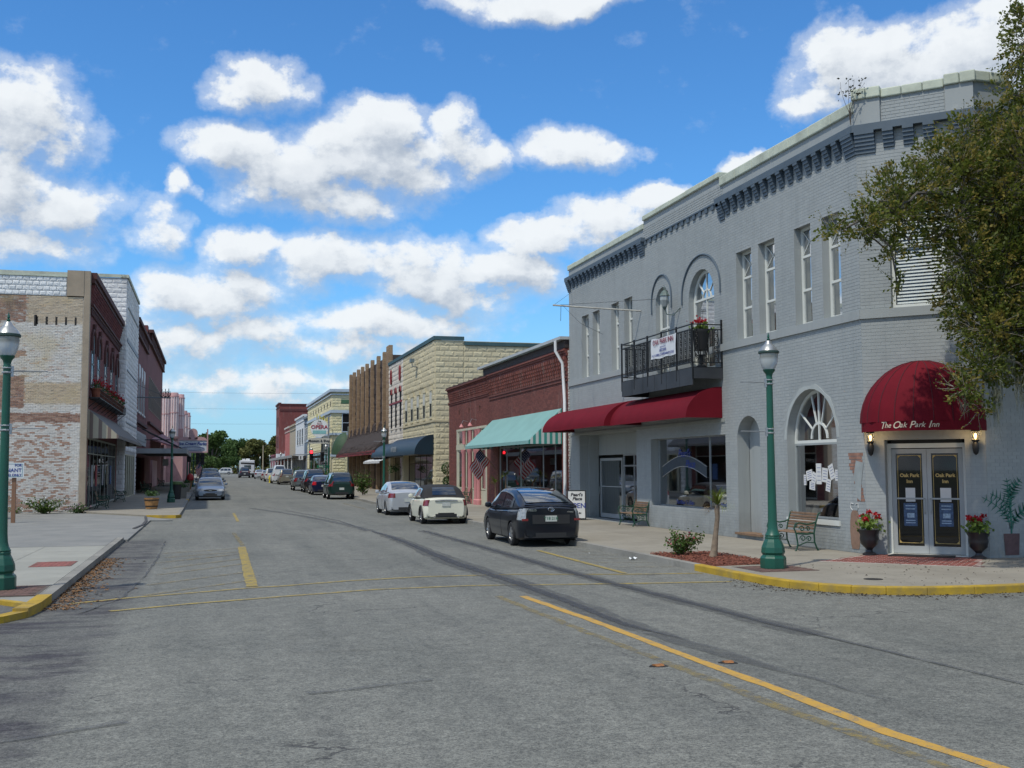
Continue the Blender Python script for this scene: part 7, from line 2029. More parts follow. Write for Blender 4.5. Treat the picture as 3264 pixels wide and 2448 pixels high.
PIC = [(-2.6, .95), (-2.4, 1.05), (-.6, 1.05), (.9, 1.02), (1.3, 1.05), (2.2, .98), (2.6, .7)]
car('parked_car', 'grey pickup nose showing left of the tall black SUV', 'pickup', 5.2, 1.9, PIC, [(-.75, 1.04), (-.62, 1.5), (-.4, 1.74), (.5, 1.76), (.95, 1.35), (1.25, 1.04)], (-1.6, 1.6), .38, paint('grey_pickup_paint', (.14, .16, .16), .4),
    at(100.6, 8.15), R(-1), gl=[(-.5, .8)], rear=(.05, .3), front=(.7, .95), tailz=(.8, 1.1), plate=('', .6), zl=.35, group=G_R)
VANC = [(-2.42, 1.02), (-2.3, 1.4), (-2.1, 1.68), (-1.5, 1.76), (0, 1.77), (.6, 1.68), (1.3, 1.3), (1.9, .98)]
VANT = [(-2.45, .98), (-2.1, 1.0), (0, .98), (1.3, 1.0), (1.9, .95), (2.3, .78), (2.45, .6)]
car('parked_car', 'gold minivan, the near one of the cars beyond the cross street', 'minivan', 4.9, 1.92, VANT, VANC, (-1.5, 1.5), .34, paint('gold_car_paint', (.27, .24, .18), .5),
    at(130.5, 8.7), R(-1), gl=[(-2.0, -1.1), (-1.0, 0), (.08, 1.3)], rear=(.06, .36), front=(.66, .96), tailz=(.9, 1.25), plate=('', .85), group=G_R, rearw=.85)
car('parked_car', 'white panel van with two square rear windows in front of the gold minivan', 'van', 5.4, 2.0, VANT, [(a, z + .42 if z > 1.3 else z) for a, z in VANC], (-1.5, 1.5), .36, paint('white_van_paint', (.55, .57, .58), .0),
    at(138.2, 8.35), R(-1), gl=[(.2, 1.2)], rear=(.12, .26), front=(.72, .96), tailz=(.9, 1.2), plate=('', .7), group=G_R, zl=.25, rearw=.85)
car('parked_car', 'white and grey SUV half hidden behind the white van', 'car', 4.7, 1.9, SUVT, SUVC, (-1.4, 1.4), .37, paint('white_suv_paint', (.52, .53, .52), .0),
    at(152.5, 8.2), R(-1), gl=[(-1.95, -1.2), (-1.12, -.15), (-.08, .85)], rear=(.06, .36), front=(.72, .95), tailz=(.85, 1.1), plate=('', .62), zl=.3, group=G_R, trim=mat('tan_bumper', (.25, .2, .15)))
SED = dict(top=[(-2.25, .95), (-2.1, 1.0), (-1.6, .98), (-.5, .93), (.9, .9), (1.5, .85), (2.0, .74), (2.25, .58)], cab=[(-1.7, .99), (-1.3, 1.18), (-.9, 1.35), (-.2, 1.43), (.2, 1.41), (.75, 1.2), (1.2, .9)])
car('parked_car', 'pale sedan with large red tail lamps, second from the far end of the right row', 'car', 4.6, 1.78, SED['top'], SED['cab'], (-1.28, 1.3), .31, paint('pale_car_paint', (.42, .38, .34), .3),
    at(166.5, 8.3), R(-1), gl=[(-1.25, -.35), (-.28, .8)], rear=(.1, .42), front=(.68, .95), tailz=(.7, 1.0), plate=('', .6), group=G_R)
car('parked_car', 'small silver-white car at the far end of the right row', 'car', 4.4, 1.76, SED['top'], SED['cab'], (-1.28, 1.3), .31, paint('silver_white_paint', (.5, .52, .54), .3),
    at(183, 8.0), R(-1), gl=[(-1.25, -.35), (-.28, .8)], rear=(.1, .42), front=(.68, .95), tailz=(.7, .95), plate=('', .6), group=G_R)
# oncoming parked cars on the left (facing the camera)
G_L = 'cars parked along the left-hand kerb'
def ex_buick(root, h, hw, zt, P_at, wid):
    n = 20; mb = MB(); mb.add([(.42 * math.cos(6.283 * k / n), h + .012 + .0 , .62 + .085 * math.sin(6.283 * k / n)) for k in range(n)], [tuple(range(n))]); g = mb.build('grille', PLASTIC, root, local=True)
    mb = MB(); mb.tube([(.43 * math.cos(6.283 * k / n), h + .012, .62 + .09 * math.sin(6.283 * k / n)) for k in range(n + 1)], .014, 5, cap=False); mb.build('grille_ring', CHROME, root, local=True)
    mb = MB(); mb.box(-.09, .09, h + .01, h + .03, .6, .64); mb.build('badge', CHROME, root, local=True)
    mb = MB(); mb.box(-.3, .3, h - .0, h + .014, .38, .46); mb.build('air_intake', PLASTIC, root, local=True)
car('parked_car', 'silver-blue sedan with oval chrome grille facing the camera at the left kerb', 'car', 5.0, 1.88,
    [(-2.5, .95), (-2.3, 1.0), (-1.6, 1.0), (-.5, .95), (.9, .93), (1.6, .9), (2.2, .78), (2.45, .66), (2.5, .6)],
    [(-1.75, 1.0), (-1.35, 1.18), (-.9, 1.36), (-.2, 1.45), (.3, 1.43), (.85, 1.24), (1.35, .93)], (-1.35, 1.4), .32, paint('silver_blue_paint', (.20, .24, .30), .5),
    at(76.5, .12), R(180), gl=[(-1.25, -.35), (-.28, .85)], rear=(.1, .42), front=(.68, .96), headz=(.58, .72), plate=('', .6), group=G_L, extra=ex_buick)
car('parked_car', 'dull blue-grey estate car just behind the silver-blue sedan', 'car', 4.8, 1.85, SUVT, SUVC, (-1.4, 1.4), .34, paint('blue_grey_paint', (.09, .11, .15), .4),
    at(85.0, .15), R(180), gl=[(-1.95, -1.2), (-1.12, -.15), (-.08, .85)], rear=(.06, .36), front=(.7, .95), headz=(.7, .85), group=G_L)
car('parked_car', 'dark pickup or tall truck at the left kerb, farthest of the three', 'truck', 5.3, 2.0, PIC, [(-.75, 1.04), (-.62, 1.6), (-.4, 1.9), (.5, 1.95), (.95, 1.45), (1.25, 1.04)], (-1.6, 1.6), .39, paint('dark_teal_paint', (.03, .055, .06), .3),
    at(96.0, .1), R(180), gl=[(-.5, .8)], rear=(.05, .3), front=(.66, .95), headz=(.75, .9), zl=.36, group=G_L)
car('passing_car', 'white SUV crossing side-on at the far end of the street', 'car', 5.2, 2.0, SUVT, [(a, z + .1) for a, z in SUVC], (-1.5, 1.5), .4, paint('white_suv_paint', (.52, .53, .52)),
    (4.0, 320, RZ + rise(320) + .1), R(90), gl=[(-1.95, -1.2), (-1.12, -.15), (-.08, .85)], rear=(.06, .36), front=(.72, .95), zl=.3, rack=True)
car('passing_car', 'dark purple-grey SUV driving right behind the motorhome', 'car', 4.8, 1.95, SUVT, [(a, z + .1) for a, z in SUVC], (-1.4, 1.4), .38, paint('purple_grey_paint', (.04, .04, .055)),
    (5.95, 196, RZ + rise(196)), 0, gl=[(-1.95, -1.2), (-1.12, -.15), (-.08, .85)], rear=(.06, .36), front=(.72, .95), zl=.3, tailz=(.9, 1.2), rearw=.86)
car('parked_car', 'dark SUV mostly hidden behind the left lamp post with red tail lamp', 'car', 4.7, 1.85, SUVT, SUVC, (-1.4, 1.4), .37, paint('dark_maroon_paint', (.03, .012, .02)),
    (-10.75, 49.6, -.06), R(90), gl=[(-1.95, -1.2), (-1.12, -.15), (-.08, .85)], rear=(.06, .36), front=(.72, .95), zl=.28, tailz=(.75, 1.2), rearw=.86)
car('passing_car', 'small far car with two lit headlamps facing the camera', 'car', 4.5, 1.8, SED['top'], SED['cab'], (-1.28, 1.3), .31, paint('charcoal_paint', (.03, .03, .03)),
    (-.2, 345, RZ + rise(345)), R(180), gl=[(-1.25, -.35), (-.28, .8)], rear=(.1, .42), front=(.68, .95), head=emit_mat('headlamp_glow', (1, .95, .8), 4), headz=(.5, .78))
# motorhome
mh_ = thing('motorhome', 'white motorhome with dark stripes and roof boxes driving away', 'motorhome', (0, 0, 0))
mb = MB(); mb.box(-1.25, 1.25, -4, 4, .6, 3.1); bevel(mb.build('body', mat('motorhome_white', (.6, .62, .64), .5, .06, 1, dirt=(.3, .32, .34), dirt_amt=.3), mh_, local=True), .15, 3)
mb = MB(); mb.hexa([(-1.2, -4.02, 2.45), (1.2, -4.02, 2.3), (1.2, -4.01, 2.3), (-1.2, -4.01, 2.45), (-1.2, -4.02, 2.7), (1.2, -4.02, 2.65), (1.2, -4.01, 2.65), (-1.2, -4.01, 2.7)]); mb.build('stripe', PLASTIC, mh_, local=True)
mb = MB(); mb.box(-.6, .6, -4.03, -4.0, 1.5, 2.2); mb.build('rear_window', CGLASS, mh_, local=True)
mb = MB(); mb.box(-.9, -.35, -2.8, -2, 3.1, 3.35); mb.box(-.25, .45, -2.6, -1.6, 3.1, 3.4); bevel(mb.build('roof_box', WHITE, mh_, local=True), .05)
mb = MB(); mb.box(-1.2, 1.2, -4.1, -3.95, .45, .75); mb.build('bumper', PLASTIC, mh_, local=True)
for sx in (-1, 1):
    for y in (-2.4, 2.6):
        mb = MB(); mb.tube([(sx * 1.0, y, .42), (sx * 1.24, y, .42)], .42, 14); mb.build('wheel', TYRE, mh_, local=True)
    mb = MB(); mb.box(sx * 1.05, sx * 1.2, -4.04, -4.0, .9, 1.2); mb.build('tail_light', CLITE, mh_, local=True)
mh_.location = (6.75, 208, RZ + rise(208))
# ================================================================ street furniture
def lamp_post(arms=(-1, 1)):
    t_ = thing('street_lamp', 'street lamp', 'street lamp')
    mb = MB()
    mb.lathe([(.24, 0), (.245, .02), (.245, .2), (.225, .235), (.2, .25), (.2, .27), (.225, .3), (.215, .4), (.175, .5), (.145, .56), (.15, .575), (.15, .6), (.135, .61)], n=8, rot=R(22.5))
    b = mb.build('base', GREEN, t_, local=True); bevel(b, .01, 2)
    mb = MB(); mb.lathe([(.14, .61), (.145, .63), (.115, .68), (.095, .76), (.085, .9), (.078, 1.4), (.066, 2.6), (.06, 3.55), (.062, 3.58), (.062, 3.62), (.055, 3.64), (.07, 3.7), (.11, 3.75), (.12, 3.78)], n=12)
    mb.build('shaft', GREEN, t_, smooth=True, local=True)
    mb = MB(); mb.lathe([(.105, 3.78), (.135, 3.83), (.165, 3.92), (.177, 4.02), (.178, 4.1)], n=20)
    g = MATS.get('globe_acrylic')
    if not g:
        m, t, b_ = principled('globe_acrylic'); g = m
        z = t.xyz(t.node('ShaderNodeTexCoord').outputs['Object'])[2]
        b_.inputs['Roughness'].default_value = .18; b_.inputs['Base Color'].default_value = (.52, .55, .54, 1); b_.inputs['Transmission Weight'].default_value = .35
        b_.inputs['Coat Weight'].default_value = .5
        c = t.mix(t.ramp(z, 3.96, 4.02), (.62, .66, .66), (.30, .31, .29)); t.l.new(c, b_.inputs['Base Color'])
    mb.build('globe', g, t_, smooth=True, local=True)
    mb = MB(); mb.lathe([(.19, 4.085), (.2, 4.1), (.2, 4.13), (.18, 4.14)], n=20); mb.build('rim_band', mat('dark_green_band', (.03, .06, .05), .5), t_, local=True)
    mb = MB(); mb.lathe([(.185, 4.14), (.15, 4.2), (.1, 4.25), (.065, 4.29), (.06, 4.31), (.035, 4.34)], n=18); mb.build('cap', mat('spun_metal_cap', (.40, .41, .40), .35, .12, 9, metal=.75), t_, smooth=True, local=True)
    mb = MB(); mb.lathe([(.02, 4.34), (.035, 4.37), (.012, 4.39), (.025, 4.41), (.018, 4.44), (.002, 4.5)], n=8); mb.build('finial', GREEN, t_, smooth=True, local=True)
    for z in (2.58, 3.52):
        mb = MB(); mb.tube([(-.06, 0, z), (-.14, 0, z + .01), (-.62, 0, z + .015)], .011, 5); mb.lathe([(.075, z - .03), (.08, z - .02), (.08, z - .005), (.075, z)], n=10); mb.lathe([(.075, z + .05), (.08, z + .055), (.08, z + .065), (.075, z + .07)], n=10)
        mb.box(-.1, -.06, -.02, .02, z - .08, z + .09); mb.build('banner_arm', METAL, t_, local=True)
    return t_
LG = 'green acorn-globe street lamps along the street'
lp = lamp_post()
lp.location = (10.34, 18.93, .0); lp['label'] = 'green street lamp on the right corner in front of the arched niche'; lp['group'] = LG
for x, y, rz, lab in ((-3.2, 19.4, 180, 'green street lamp at the left edge of the photograph, nearest on the left'),
                      (-2.09, 67.5, 180, 'green street lamp behind the wooden barrel planter on the left sidewalk'),
                      (9.95, 64.5, 0, 'green street lamp beside the pink shop, behind the silver sedan'),
                      (-1.8, 113, 180, 'green street lamp under the hanging pink framed sign'),
                      (12.2, 120, 0, 'green street lamp right of the opera sign at the cross street'),
                      (12.6, 142, 0, 'green street lamp in front of the yellow opera building'),
                      (12.5, 202, 0, 'far street lamp before the tall maroon building'),
                      (12.1, 232, 0, 'far street lamp left of the tall maroon building'),
                      (11.5, 262, 0, 'farthest right street lamp, beside the wooden pole'),
                      (-2.3, 128, 180, 'small far street lamp left of the red traffic light'),
                      (-1.0, 182, 180, 'farthest left street lamp before the big tree')):
    copy_tree(lp, (x, y, rise(y)), R(rz), lab, LG)

# benches: cast iron ends, wooden slats
IRON_G = mat('bench_green_iron', (.012, .06, .035), .45, .2, 6)
def bench(iron, wood, length=1.25):
    t_ = thing('park_bench', 'bench', 'bench')
    for sx in (-1, 1):
        x = sx * length / 2; mb = MB()
        mb.tube([(x, .30, 0), (x, .27, .03), (x, .23, .15), (x, .25, .28), (x, .27, .4)], .021, 6)       # front leg
        mb.tube([(x, -.30, 0), (x, -.26, .04), (x, -.2, .2), (x, -.19, .4), (x, -.24, .62), (x, -.31, .84), (x, -.36, .86)], .021, 6)
        mb.tube([(x, .27, .4), (x, .0, .38), (x, -.19, .4)], .02, 6)
        mb.tube([(x, .27, .4), (x, .32, .52), (x, .28, .62), (x, .18, .64), (x, 0, .6), (x, -.15, .62), (x, -.25, .66)], .019, 6)
        for cy, cz, r_ in ((.12, .5, .075), (-.04, .5, .06), (.1, .28, .08), (-.06, .27, .07), (.27, .57, .04)):
            mb.tube([(x, cy + r_ * (1 - k / 16) * math.cos(k * .62), cz + r_ * (1 - k / 16) * math.sin(k * .62)) for k in range(13)], .013, 5)
        mb.tube([(x, .23, .12), (x, 0, .2), (x, -.2, .18)], .014, 5)
        mb.build('cast_iron_end', iron, t_, smooth=True, local=True)
    for k in range(5):
        y = .24 - k * .095; mb = MB(); mb.box(-length / 2 + .01, length / 2 - .01, y - .035, y + .035, .405 - .01 * (1 < k < 4), .43 - .01 * (1 < k < 4)); bevel(mb.build('seat_slat', wood, t_, local=True), .006, 1)
    for k in range(6):
        z = .5 + k * .066; y = -.215 - (z - .45) * .26; mb = MB(); mb.box(-length / 2 + .01, length / 2 - .01, y - .012, y + .012, z - .026, z + .026); bevel(mb.build('back_slat', wood, t_, local=True), .006, 1)
    return t_
def put_bench(b, x, y, rz, lab): return copy_tree(b, (x, y, rise(y)), R(rz), lab, 'cast iron benches with wooden slats')
b1 = bench(IRON_G, WOOD)
b1.location = (13.25, 23.3, 0); b1.rotation_euler = (0, 0, R(90)); b1['label'] = 'green iron bench with brown slats under the arched shop window'; b1['group'] = 'cast iron benches with wooden slats'
put_bench(b1, 13.7, 34.45, 90, 'green iron bench before the grey pillar of the etched-glass shop')
put_bench(b1, 13.6, 59.6, 90, 'green iron bench in front of the pink shopfront')
put_bench(b1, -5.15, 59.0, -90, 'dark bench nearest the corner pilaster under the left striped awning')
put_bench(b1, -5.1, 69.8, -90, 'dark curved bench farther along under the left striped awning')
put_bench(b1, -4.9, 92, -90, 'bench in the deep shade under the flat left canopy')
put_bench(b1, -4.9, 97, -90, 'second bench in the deep shade under the flat left canopy')
put_bench(b1, -4.6, 116.5, -90, 'far bench against the pink wall panel on the left')

# urns with geraniums
URN = mat('black_glazed_urn', (.010, .010, .013), .4, .2, 5, coat=.15)
def urn(c, lab, s=1.0, flowers=True, seed=1):
    t_ = thing('urn_planter', lab, 'planter', c, 0, 'black urns with red geraniums')
    mb = MB(); mb.lathe([(.17 * s, 0), (.17 * s, .05 * s), (.09 * s, .09 * s), (.07 * s, .14 * s), (.1 * s, .18 * s), (.2 * s, .28 * s), (.23 * s, .42 * s), (.215 * s, .52 * s), (.27 * s, .62 * s), (.275 * s, .645 * s), (.2 * s, .64 * s), (.02, .6 * s)], c, 20)
    mb.build('urn', URN, t_, smooth=True)
    z = c[2] + .66 * s
    leaf_cloud(170, lambda r: (c[0] + r.gauss(0, .13), c[1] + r.gauss(0, .13), z + .1 + r.gauss(0, .07) - .1 * (r.random() < .15)), .045, seed, .9).build('foliage', LEAF_G, t_)
    st = MB(); fm = MB(); r = random.Random(seed)
    for k in range(6):
        a = r.uniform(0, 6.28); d = r.uniform(.1, .27); p = Vector((c[0] + math.cos(a) * d, c[1] + math.sin(a) * d, z + r.uniform(.2, .38)))
        st.tube([(c[0], c[1], z), (c[0] + math.cos(a) * d * .6, c[1] + math.sin(a) * d * .6, z + .18), p], .006, 4)
        q = leaf_cloud(38, lambda r2: p + Vector((r2.gauss(0, .03), r2.gauss(0, .03), r2.gauss(0, .026))), .026, k + seed, .9); fm.add(q.v, q.f)
    st.build('stems', LEAF_G, t_); fm.build('flowers', LEAF_R, t_)
    return t_
q1 = PC(.1, 0, .32); urn((q1[0], q1[1], 0), 'black urn of red geraniums left of the hotel double doors', .86, seed=3)
q1 = PC(2.3, 0, .32); urn((q1[0], q1[1], 0), 'black urn of red geraniums right of the hotel double doors', .86, seed=8)
# tall balcony pot on a bracket foot
t_ = thing('balcony_planter', 'black basket planter with red flowers standing on the balcony edge', 'planter', (13.4, 28.0, 4.75), 0)
bc = (13.42, 28.45, 4.76)
mb = MB(); mb.lathe([(.14, 0), (.14, .03), (.06, .08), (.05, .2), (.08, .35)], bc, 12)
for k in range(5):
    a = k * 1.257; mb.tube([(bc[0] + .05 * math.cos(a), bc[1] + .05 * math.sin(a), bc[2] + .3), (bc[0] + .16 * math.cos(a), bc[1] + .16 * math.sin(a), bc[2] + .36), (bc[0] + .2 * math.cos(a), bc[1] + .2 * math.sin(a), bc[2] + .5)], .018, 5)
mb.build('foot', DARKIRON, t_, smooth=True)
mb = MB(); mb.lathe([(.17, .46), (.2, .5), (.235, .95), (.27, 1.0), (.27, 1.04), (.2, 1.03)], bc, 16); mb.build('basket', PLASTIC, t_, smooth=True)
leaf_cloud(140, lambda r: (bc[0] + r.gauss(0, .12), bc[1] + r.gauss(0, .12), bc[2] + 1.12 + r.gauss(0, .05)), .045, 5, .9).build('foliage', LEAF_G, t_)
leaf_cloud(120, lambda r: (bc[0] - .02 + r.gauss(0, .1), bc[1] + r.gauss(0, .14), bc[2] + 1.27 + abs(r.gauss(0, .05))), .035, 6, .9).build('flowers', LEAF_R, t_)

# mulch bed with shrub and young palm
MU = mat('red_mulch', (.15, .05, .03), .95, .35, 14, islands=.4)
mb = MB(); mb.prism([(KX + .2, 19.7), (KX + .22, 23.0), (10.9, 22.9), (11.1, 19.9)], -.02, .015); bed_ = mb.build('mulch_bed', MU); tag(bed_, kind='structure')
r = random.Random(5); mc = MB()
for _ in range(2600):
    x, y = r.uniform(KX + .2, 10.98), r.uniform(19.75, 22.95); a = r.uniform(0, 3.14); L_ = r.uniform(.015, .045); c, s = math.cos(a) * L_, math.sin(a) * L_; z = .015 + r.random() * .03
    mc.add([(x - c, y - s, z), (x + s * .4, y - c * .4, z + .012), (x + c, y + s, z + r.uniform(-.01, .02)), (x - s * .4, y + c * .4, z)], [(0, 1, 2, 3)])
tag(mc.build('bark_chips', MU), 'rust red bark chips round the young palm and the flowering shrub', 'mulch', kind='stuff')
def shrub(name, lab, c, rx, h, nl, m, fm=None, nf=0, seed=1, leaf=.03, nst=14, group=None, fsize=.03):
    t_ = thing(name, lab, 'shrub', c, 0, group); r = random.Random(seed); st = MB(); tips = []
    for k in range(nst):
        a = r.uniform(0, 6.28); d = rx * r.uniform(.3, 1); z = h * r.uniform(.5, 1) * (1 - .3 * d / rx)
        pts = [Vector(c), Vector(c) + Vector((math.cos(a) * d * .4, math.sin(a) * d * .4, z * .5)), Vector(c) + Vector((math.cos(a) * d, math.sin(a) * d, z))]
        st.tube(pts, [.01, .007, .003], 4); tips.append(pts)
    st.build('stems', WOOD, t_)
    def fx(r):
        p = r.choice(tips); f = r.uniform(.25, 1.05); q = p[1].lerp(p[2], (f - .5) * 2) if f > .5 else p[0].lerp(p[1], f * 2)
        return q + Vector((r.gauss(0, leaf * 1.6), r.gauss(0, leaf * 1.6), r.gauss(0, leaf * 1.4)))
    leaf_cloud(nl, fx, leaf, seed).build('foliage', m, t_)
    if fm:
        def ff(r): p = r.choice(tips); return p[1].lerp(p[2], r.uniform(.4, 1.05)) + Vector((r.gauss(0, .02), r.gauss(0, .02), .02))
        leaf_cloud(nf, ff, fsize, seed + 7, .9).build('flowers', fm, t_)
    return t_
BUSHL = leaf_material('bush_leaf', (.035, .075, .012), (.09, .15, .025))
shrub('flowering_shrub', 'low leafy shrub with pink flowers in the mulch bed', (9.92, 22.2, .02), .52, .66, 750, BUSHL, LEAF_P, 60, 4, .038, 20)
t_ = thing('young_palm', 'young palm with a thin leaning trunk in the mulch bed', 'palm', (10.37, 21.5, 0))
mb = MB(); tp = [(10.33, 21.5, 0), (10.36, 21.5, .15), (10.4, 21.5, .5), (10.45, 21.5, .85), (10.44, 21.5, 1.02), (10.46, 21.5, 1.12)]
mb.tube(tp, [.1, .075, .055, .05, .058, .04], 10); mb.build('trunk', mat('palm_bark', (.20, .155, .11), .9, .3, 9, bump=.6, bscale=30), t_, smooth=True)
PALML = leaf_material('palm_leaf', (.10, .15, .02), (.20, .24, .05)); PALMD = leaf_material('dry_palm_leaf', (.30, .20, .08), (.42, .30, .12))
def fronds(base, n, L, seed, m, parent, up=1.2, wid=.012, az=None, name='frond'):
    r = random.Random(seed)
    for k in range(n):
        a = (az if az is not None else 0) + r.uniform(-3.14, 3.14) * (1 if az is None else .15); e = r.uniform(.35, 1.45) * up / 1.2; Ls = L * r.uniform(.75, 1.1); mb = MB()
        for j in range(11):
            da = (j - 5) * .085; pts = []; L2 = Ls * (1 - .02 * abs(j - 5) ** 1.5)
            for q in range(6):
                f = q / 5; ee = e - f * .55 + 0; aa = a + da * (.3 + f)
                rr_ = L2 * f * math.cos(ee); pts.append(Vector(base) + Vector((math.cos(aa) * rr_, math.sin(aa) * rr_, L2 * f * math.sin(ee) + .02 * (j - 5) * f)))
            for q in range(5):
                p0, p1 = pts[q], pts[q + 1]; t2 = (p1 - p0).normalized(); s_ = t2.cross(Vector((0, 0, 1))).normalized(); w0, w1 = wid * (1 - q / 6), wid * (1 - (q + 1) / 5.2)
                mb.add([p0 - s_ * w0, p0 + s_ * w0, p1 + s_ * max(w1, .001), p1 - s_ * max(w1, .001)], [(0, 1, 2, 3)])
        mb.build(name, m, parent)
fronds((10.46, 21.5, 1.1), 9, .5, 3, PALML, t_, 1.35)
fronds((10.45, 21.5, 1.05), 4, .42, 7, PALMD, t_, .7, az=2.9, name='dry_frond')
# A-frame sign
t_ = thing('sandwich_board', 'white folding sandwich board with black border by the grey shop pillar', 'sign', (12.7, 39.6, 0))
AF = plane((13.2, 38.9), (-.96, .28), (-.28, -.96))
def tilt(s, z, d): x, y, zz = AF(s, z, d - z * .12); return (x, y, zz)
mb = MB(); mb.hexa([tilt(s, z, d) for z in (.02, 1.1) for s, d in ((-.35, 0), (.35, 0), (.35, .03), (-.35, .03))]); mb.hexa([AF(s, z, -.45 + z * .3 + d) for z in (.02, 1.08) for s, d in ((-.33, -.03), (.33, -.03), (.33, 0), (-.33, 0))])
mb.build('frame', PLASTIC, t_)
mb = MB(); mb.hexa([tilt(s, z, d) for z in (.07, 1.06) for s, d in ((-.31, .031), (.31, .031), (.31, .036), (-.31, .036))]); bo_ = mb.build('panel', PRINT_W, t_)
rd = (.96, -.28, 0)
for s_, tx, z_, sz, m_ in ((0, "Pearl's", .93, .17, PRINT_K), (-.02, 'Place', .78, .17, PRINT_K), (0, 'OPEN', .52, .26, PRINT_B), (0, 'COME IN', .25, .08, PRINT_K)):
    p = tilt(s_, z_, .039); text('lettering', tx, m_, sz, p, rd, bo_, .001, bold=.006, up=(-.28 * -.12, -.96 * -.12, 1), shear=.2 if tx[0] == 'P' else 0)
# topiary in the alley
t_ = thing('topiary', 'potted topiary clipped into two green balls at the alley corner', 'topiary', (14.1, 66.0, 0))
mb = MB(); mb.lathe([(.18, 0), (.28, .4), (.3, .5)], (14.1, 66, 0), 12); mb.build('pot', TERRA, t_)
mb = MB(); mb.tube([(14.1, 66, .4), (14.1, 66, 2.1)], .03, 6); mb.build('stem', WOOD, t_)
for z, rr_ in ((1.15, .33), (1.95, .4)):
    def fx(r, z=z, rr_=rr_): v = Vector((r.gauss(0, 1), r.gauss(0, 1), r.gauss(0, 1))).normalized() * rr_ * r.uniform(.8, 1); return (14.1 + v.x, 66 + v.y, z + v.z)
    leaf_cloud(420, fx, .055, int(z * 10)).build('foliage_ball', LEAF_D, t_)
# spiky plants by the teal awning shop
for i, (x, y, h_, lab) in enumerate(((13.2, 50.9, 1.25, 'spiky yellow-green potted plant left of the teal awning shop window'), (13.3, 49.4, 1.6, 'taller thin spiky plant beside the shop window under the teal awning'))):
    t_ = thing('spiky_plant', lab, 'plant', (x, y, 0)); mb = MB(); mb.lathe([(.16, 0), (.2, .3), (.22, .35)], (x, y, 0), 12); mb.build('pot', TERRA, t_)
    mb = MB(); mb.tube([(x, y, .3), (x, y, h_)], .03, 6); mb.build('stem', WOOD, t_); fronds((x, y, h_), 8, .55, 11 + i, PALML, t_, 1.0)
t_ = thing('hanging_basket', 'hanging basket of leaves under the far navy awning', 'plant', (13.3, 81.5, 2.0)); mb = MB(); mb.tube([(13.3, 81.5, 2.1), (13.3, 81.5, 2.8)], .01, 4); mb.build('chain', DARKIRON, t_)
leaf_cloud(160, lambda r: (13.3 + r.gauss(0, .2), 81.5 + r.gauss(0, .25), 1.95 + r.gauss(0, .16)), .08, 3).build('foliage', LEAF_D, t_)
for i, (x, y, lab) in enumerate(((10.6, 78.5, 'street shrub in a bed beside the dark green SUV'), (11.0, 108, 'leafy green sapling on the right sidewalk before the ribbed building'), (10.9, 123, 'bushy planting by the opera street corner'), (11.5, 150, 'tall leafy shrub under the opera building canopy'))):
    shrub('street_shrub', lab, (x, y, rise(y)), .8, 2.0, 500, BUSHL, None, 0, 30 + i, .09, 16)
# left sidewalk things
t_ = thing('barrel_planter', 'half barrel planter of orange-brown wood with dark plants on the left sidewalk', 'planter', (-2.69, 57.3, 0))
cc = (-2.69, 57.3, 0)
BAR = mat('barrel_wood', (.36, .19, .07), .75, .25, 7)
for k in range(18):
    a = 6.2832 * k / 18; b_ = 6.2832 * (k + .93) / 18; mb = MB()
    ring = lambda aa, r0, z: (cc[0] + math.cos(aa) * r0, cc[1] + math.sin(aa) * r0, z)
    mb.hexa([ring(a, .24, .02), ring(b_, .24, .02), ring(b_, .27, .02), ring(a, .27, .02), ring(a, .33, .55), ring(b_, .33, .55), ring(b_, .36, .55), ring(a, .36, .55)]); mb.build('stave', BAR, t_)
for z, rr_ in ((.12, .292), (.42, .345)):
    mb = MB(); mb.lathe([(rr_, z), (rr_ + .012, z + .01), (rr_ + .016, z + .05), (rr_, z + .06)], cc, 20); mb.build('hoop', DARKIRON, t_)
mb = MB(); mb.lathe([(.34, .5), (.01, .52)], cc, 18); mb.build('soil', DARKIN, t_)
leaf_cloud(260, lambda r: (cc[0] + r.gauss(0, .14), cc[1] + r.gauss(0, .14), .66 + abs(r.gauss(0, .12))), .055, 3).build('foliage', LEAF_D, t_)
t_ = thing('litter_bin', 'dark litter bin with a green lid behind the second left street lamp', 'bin', (-1.95, 73.5, rise(73.5)))
mb = MB(); mb.lathe([(.25, 0), (.3, .9), (.32, .95)], (-1.95, 73.5, rise(73.5)), 14); mb.build('drum', PLASTIC, t_); mb = MB(); mb.lathe([(.36, .95), (.36, 1.1), (.3, 1.14)], (-1.95, 73.5, rise(73.5)), 14); mb.build('lid', mat('olive_lid', (.10, .15, .05), .6), t_)
for i, (x, y, lab) in enumerate(((-2.0, 84.0, 'square pale concrete planter on the left sidewalk, nearer one'), (-1.75, 93, 'square pale concrete planter beside the sedan, farther one'), (-1.6, 75.6, 'small pale planter box at the painted kerb corner'))):
    t_ = thing('concrete_planter', lab, 'planter', (x, y, rise(y)), 0, 'pale planters on the left sidewalk'); mb = MB(); z = rise(y); s_ = .35 if i < 2 else .25
    mb.hexa([(x - s_ * .8, y - s_ * .8, z), (x + s_ * .8, y - s_ * .8, z), (x + s_ * .8, y + s_ * .8, z), (x - s_ * .8, y + s_ * .8, z), (x - s_, y - s_, z + .7), (x + s_, y - s_, z + .7), (x + s_, y + s_, z + .7), (x - s_, y + s_, z + .7)]); mb.build('box', CONC, t_)
    leaf_cloud(80, lambda r: (x + r.gauss(0, .15), y + r.gauss(0, .15), z + .8 + r.gauss(0, .06)), .07, i).build('foliage', LEAF_D, t_)
t_ = thing('orange_urn', 'red-topped tan cone-shaped sidewalk sign beside the sedan', 'sign', (-1.45, 96.5, rise(96))); z = rise(96.5)
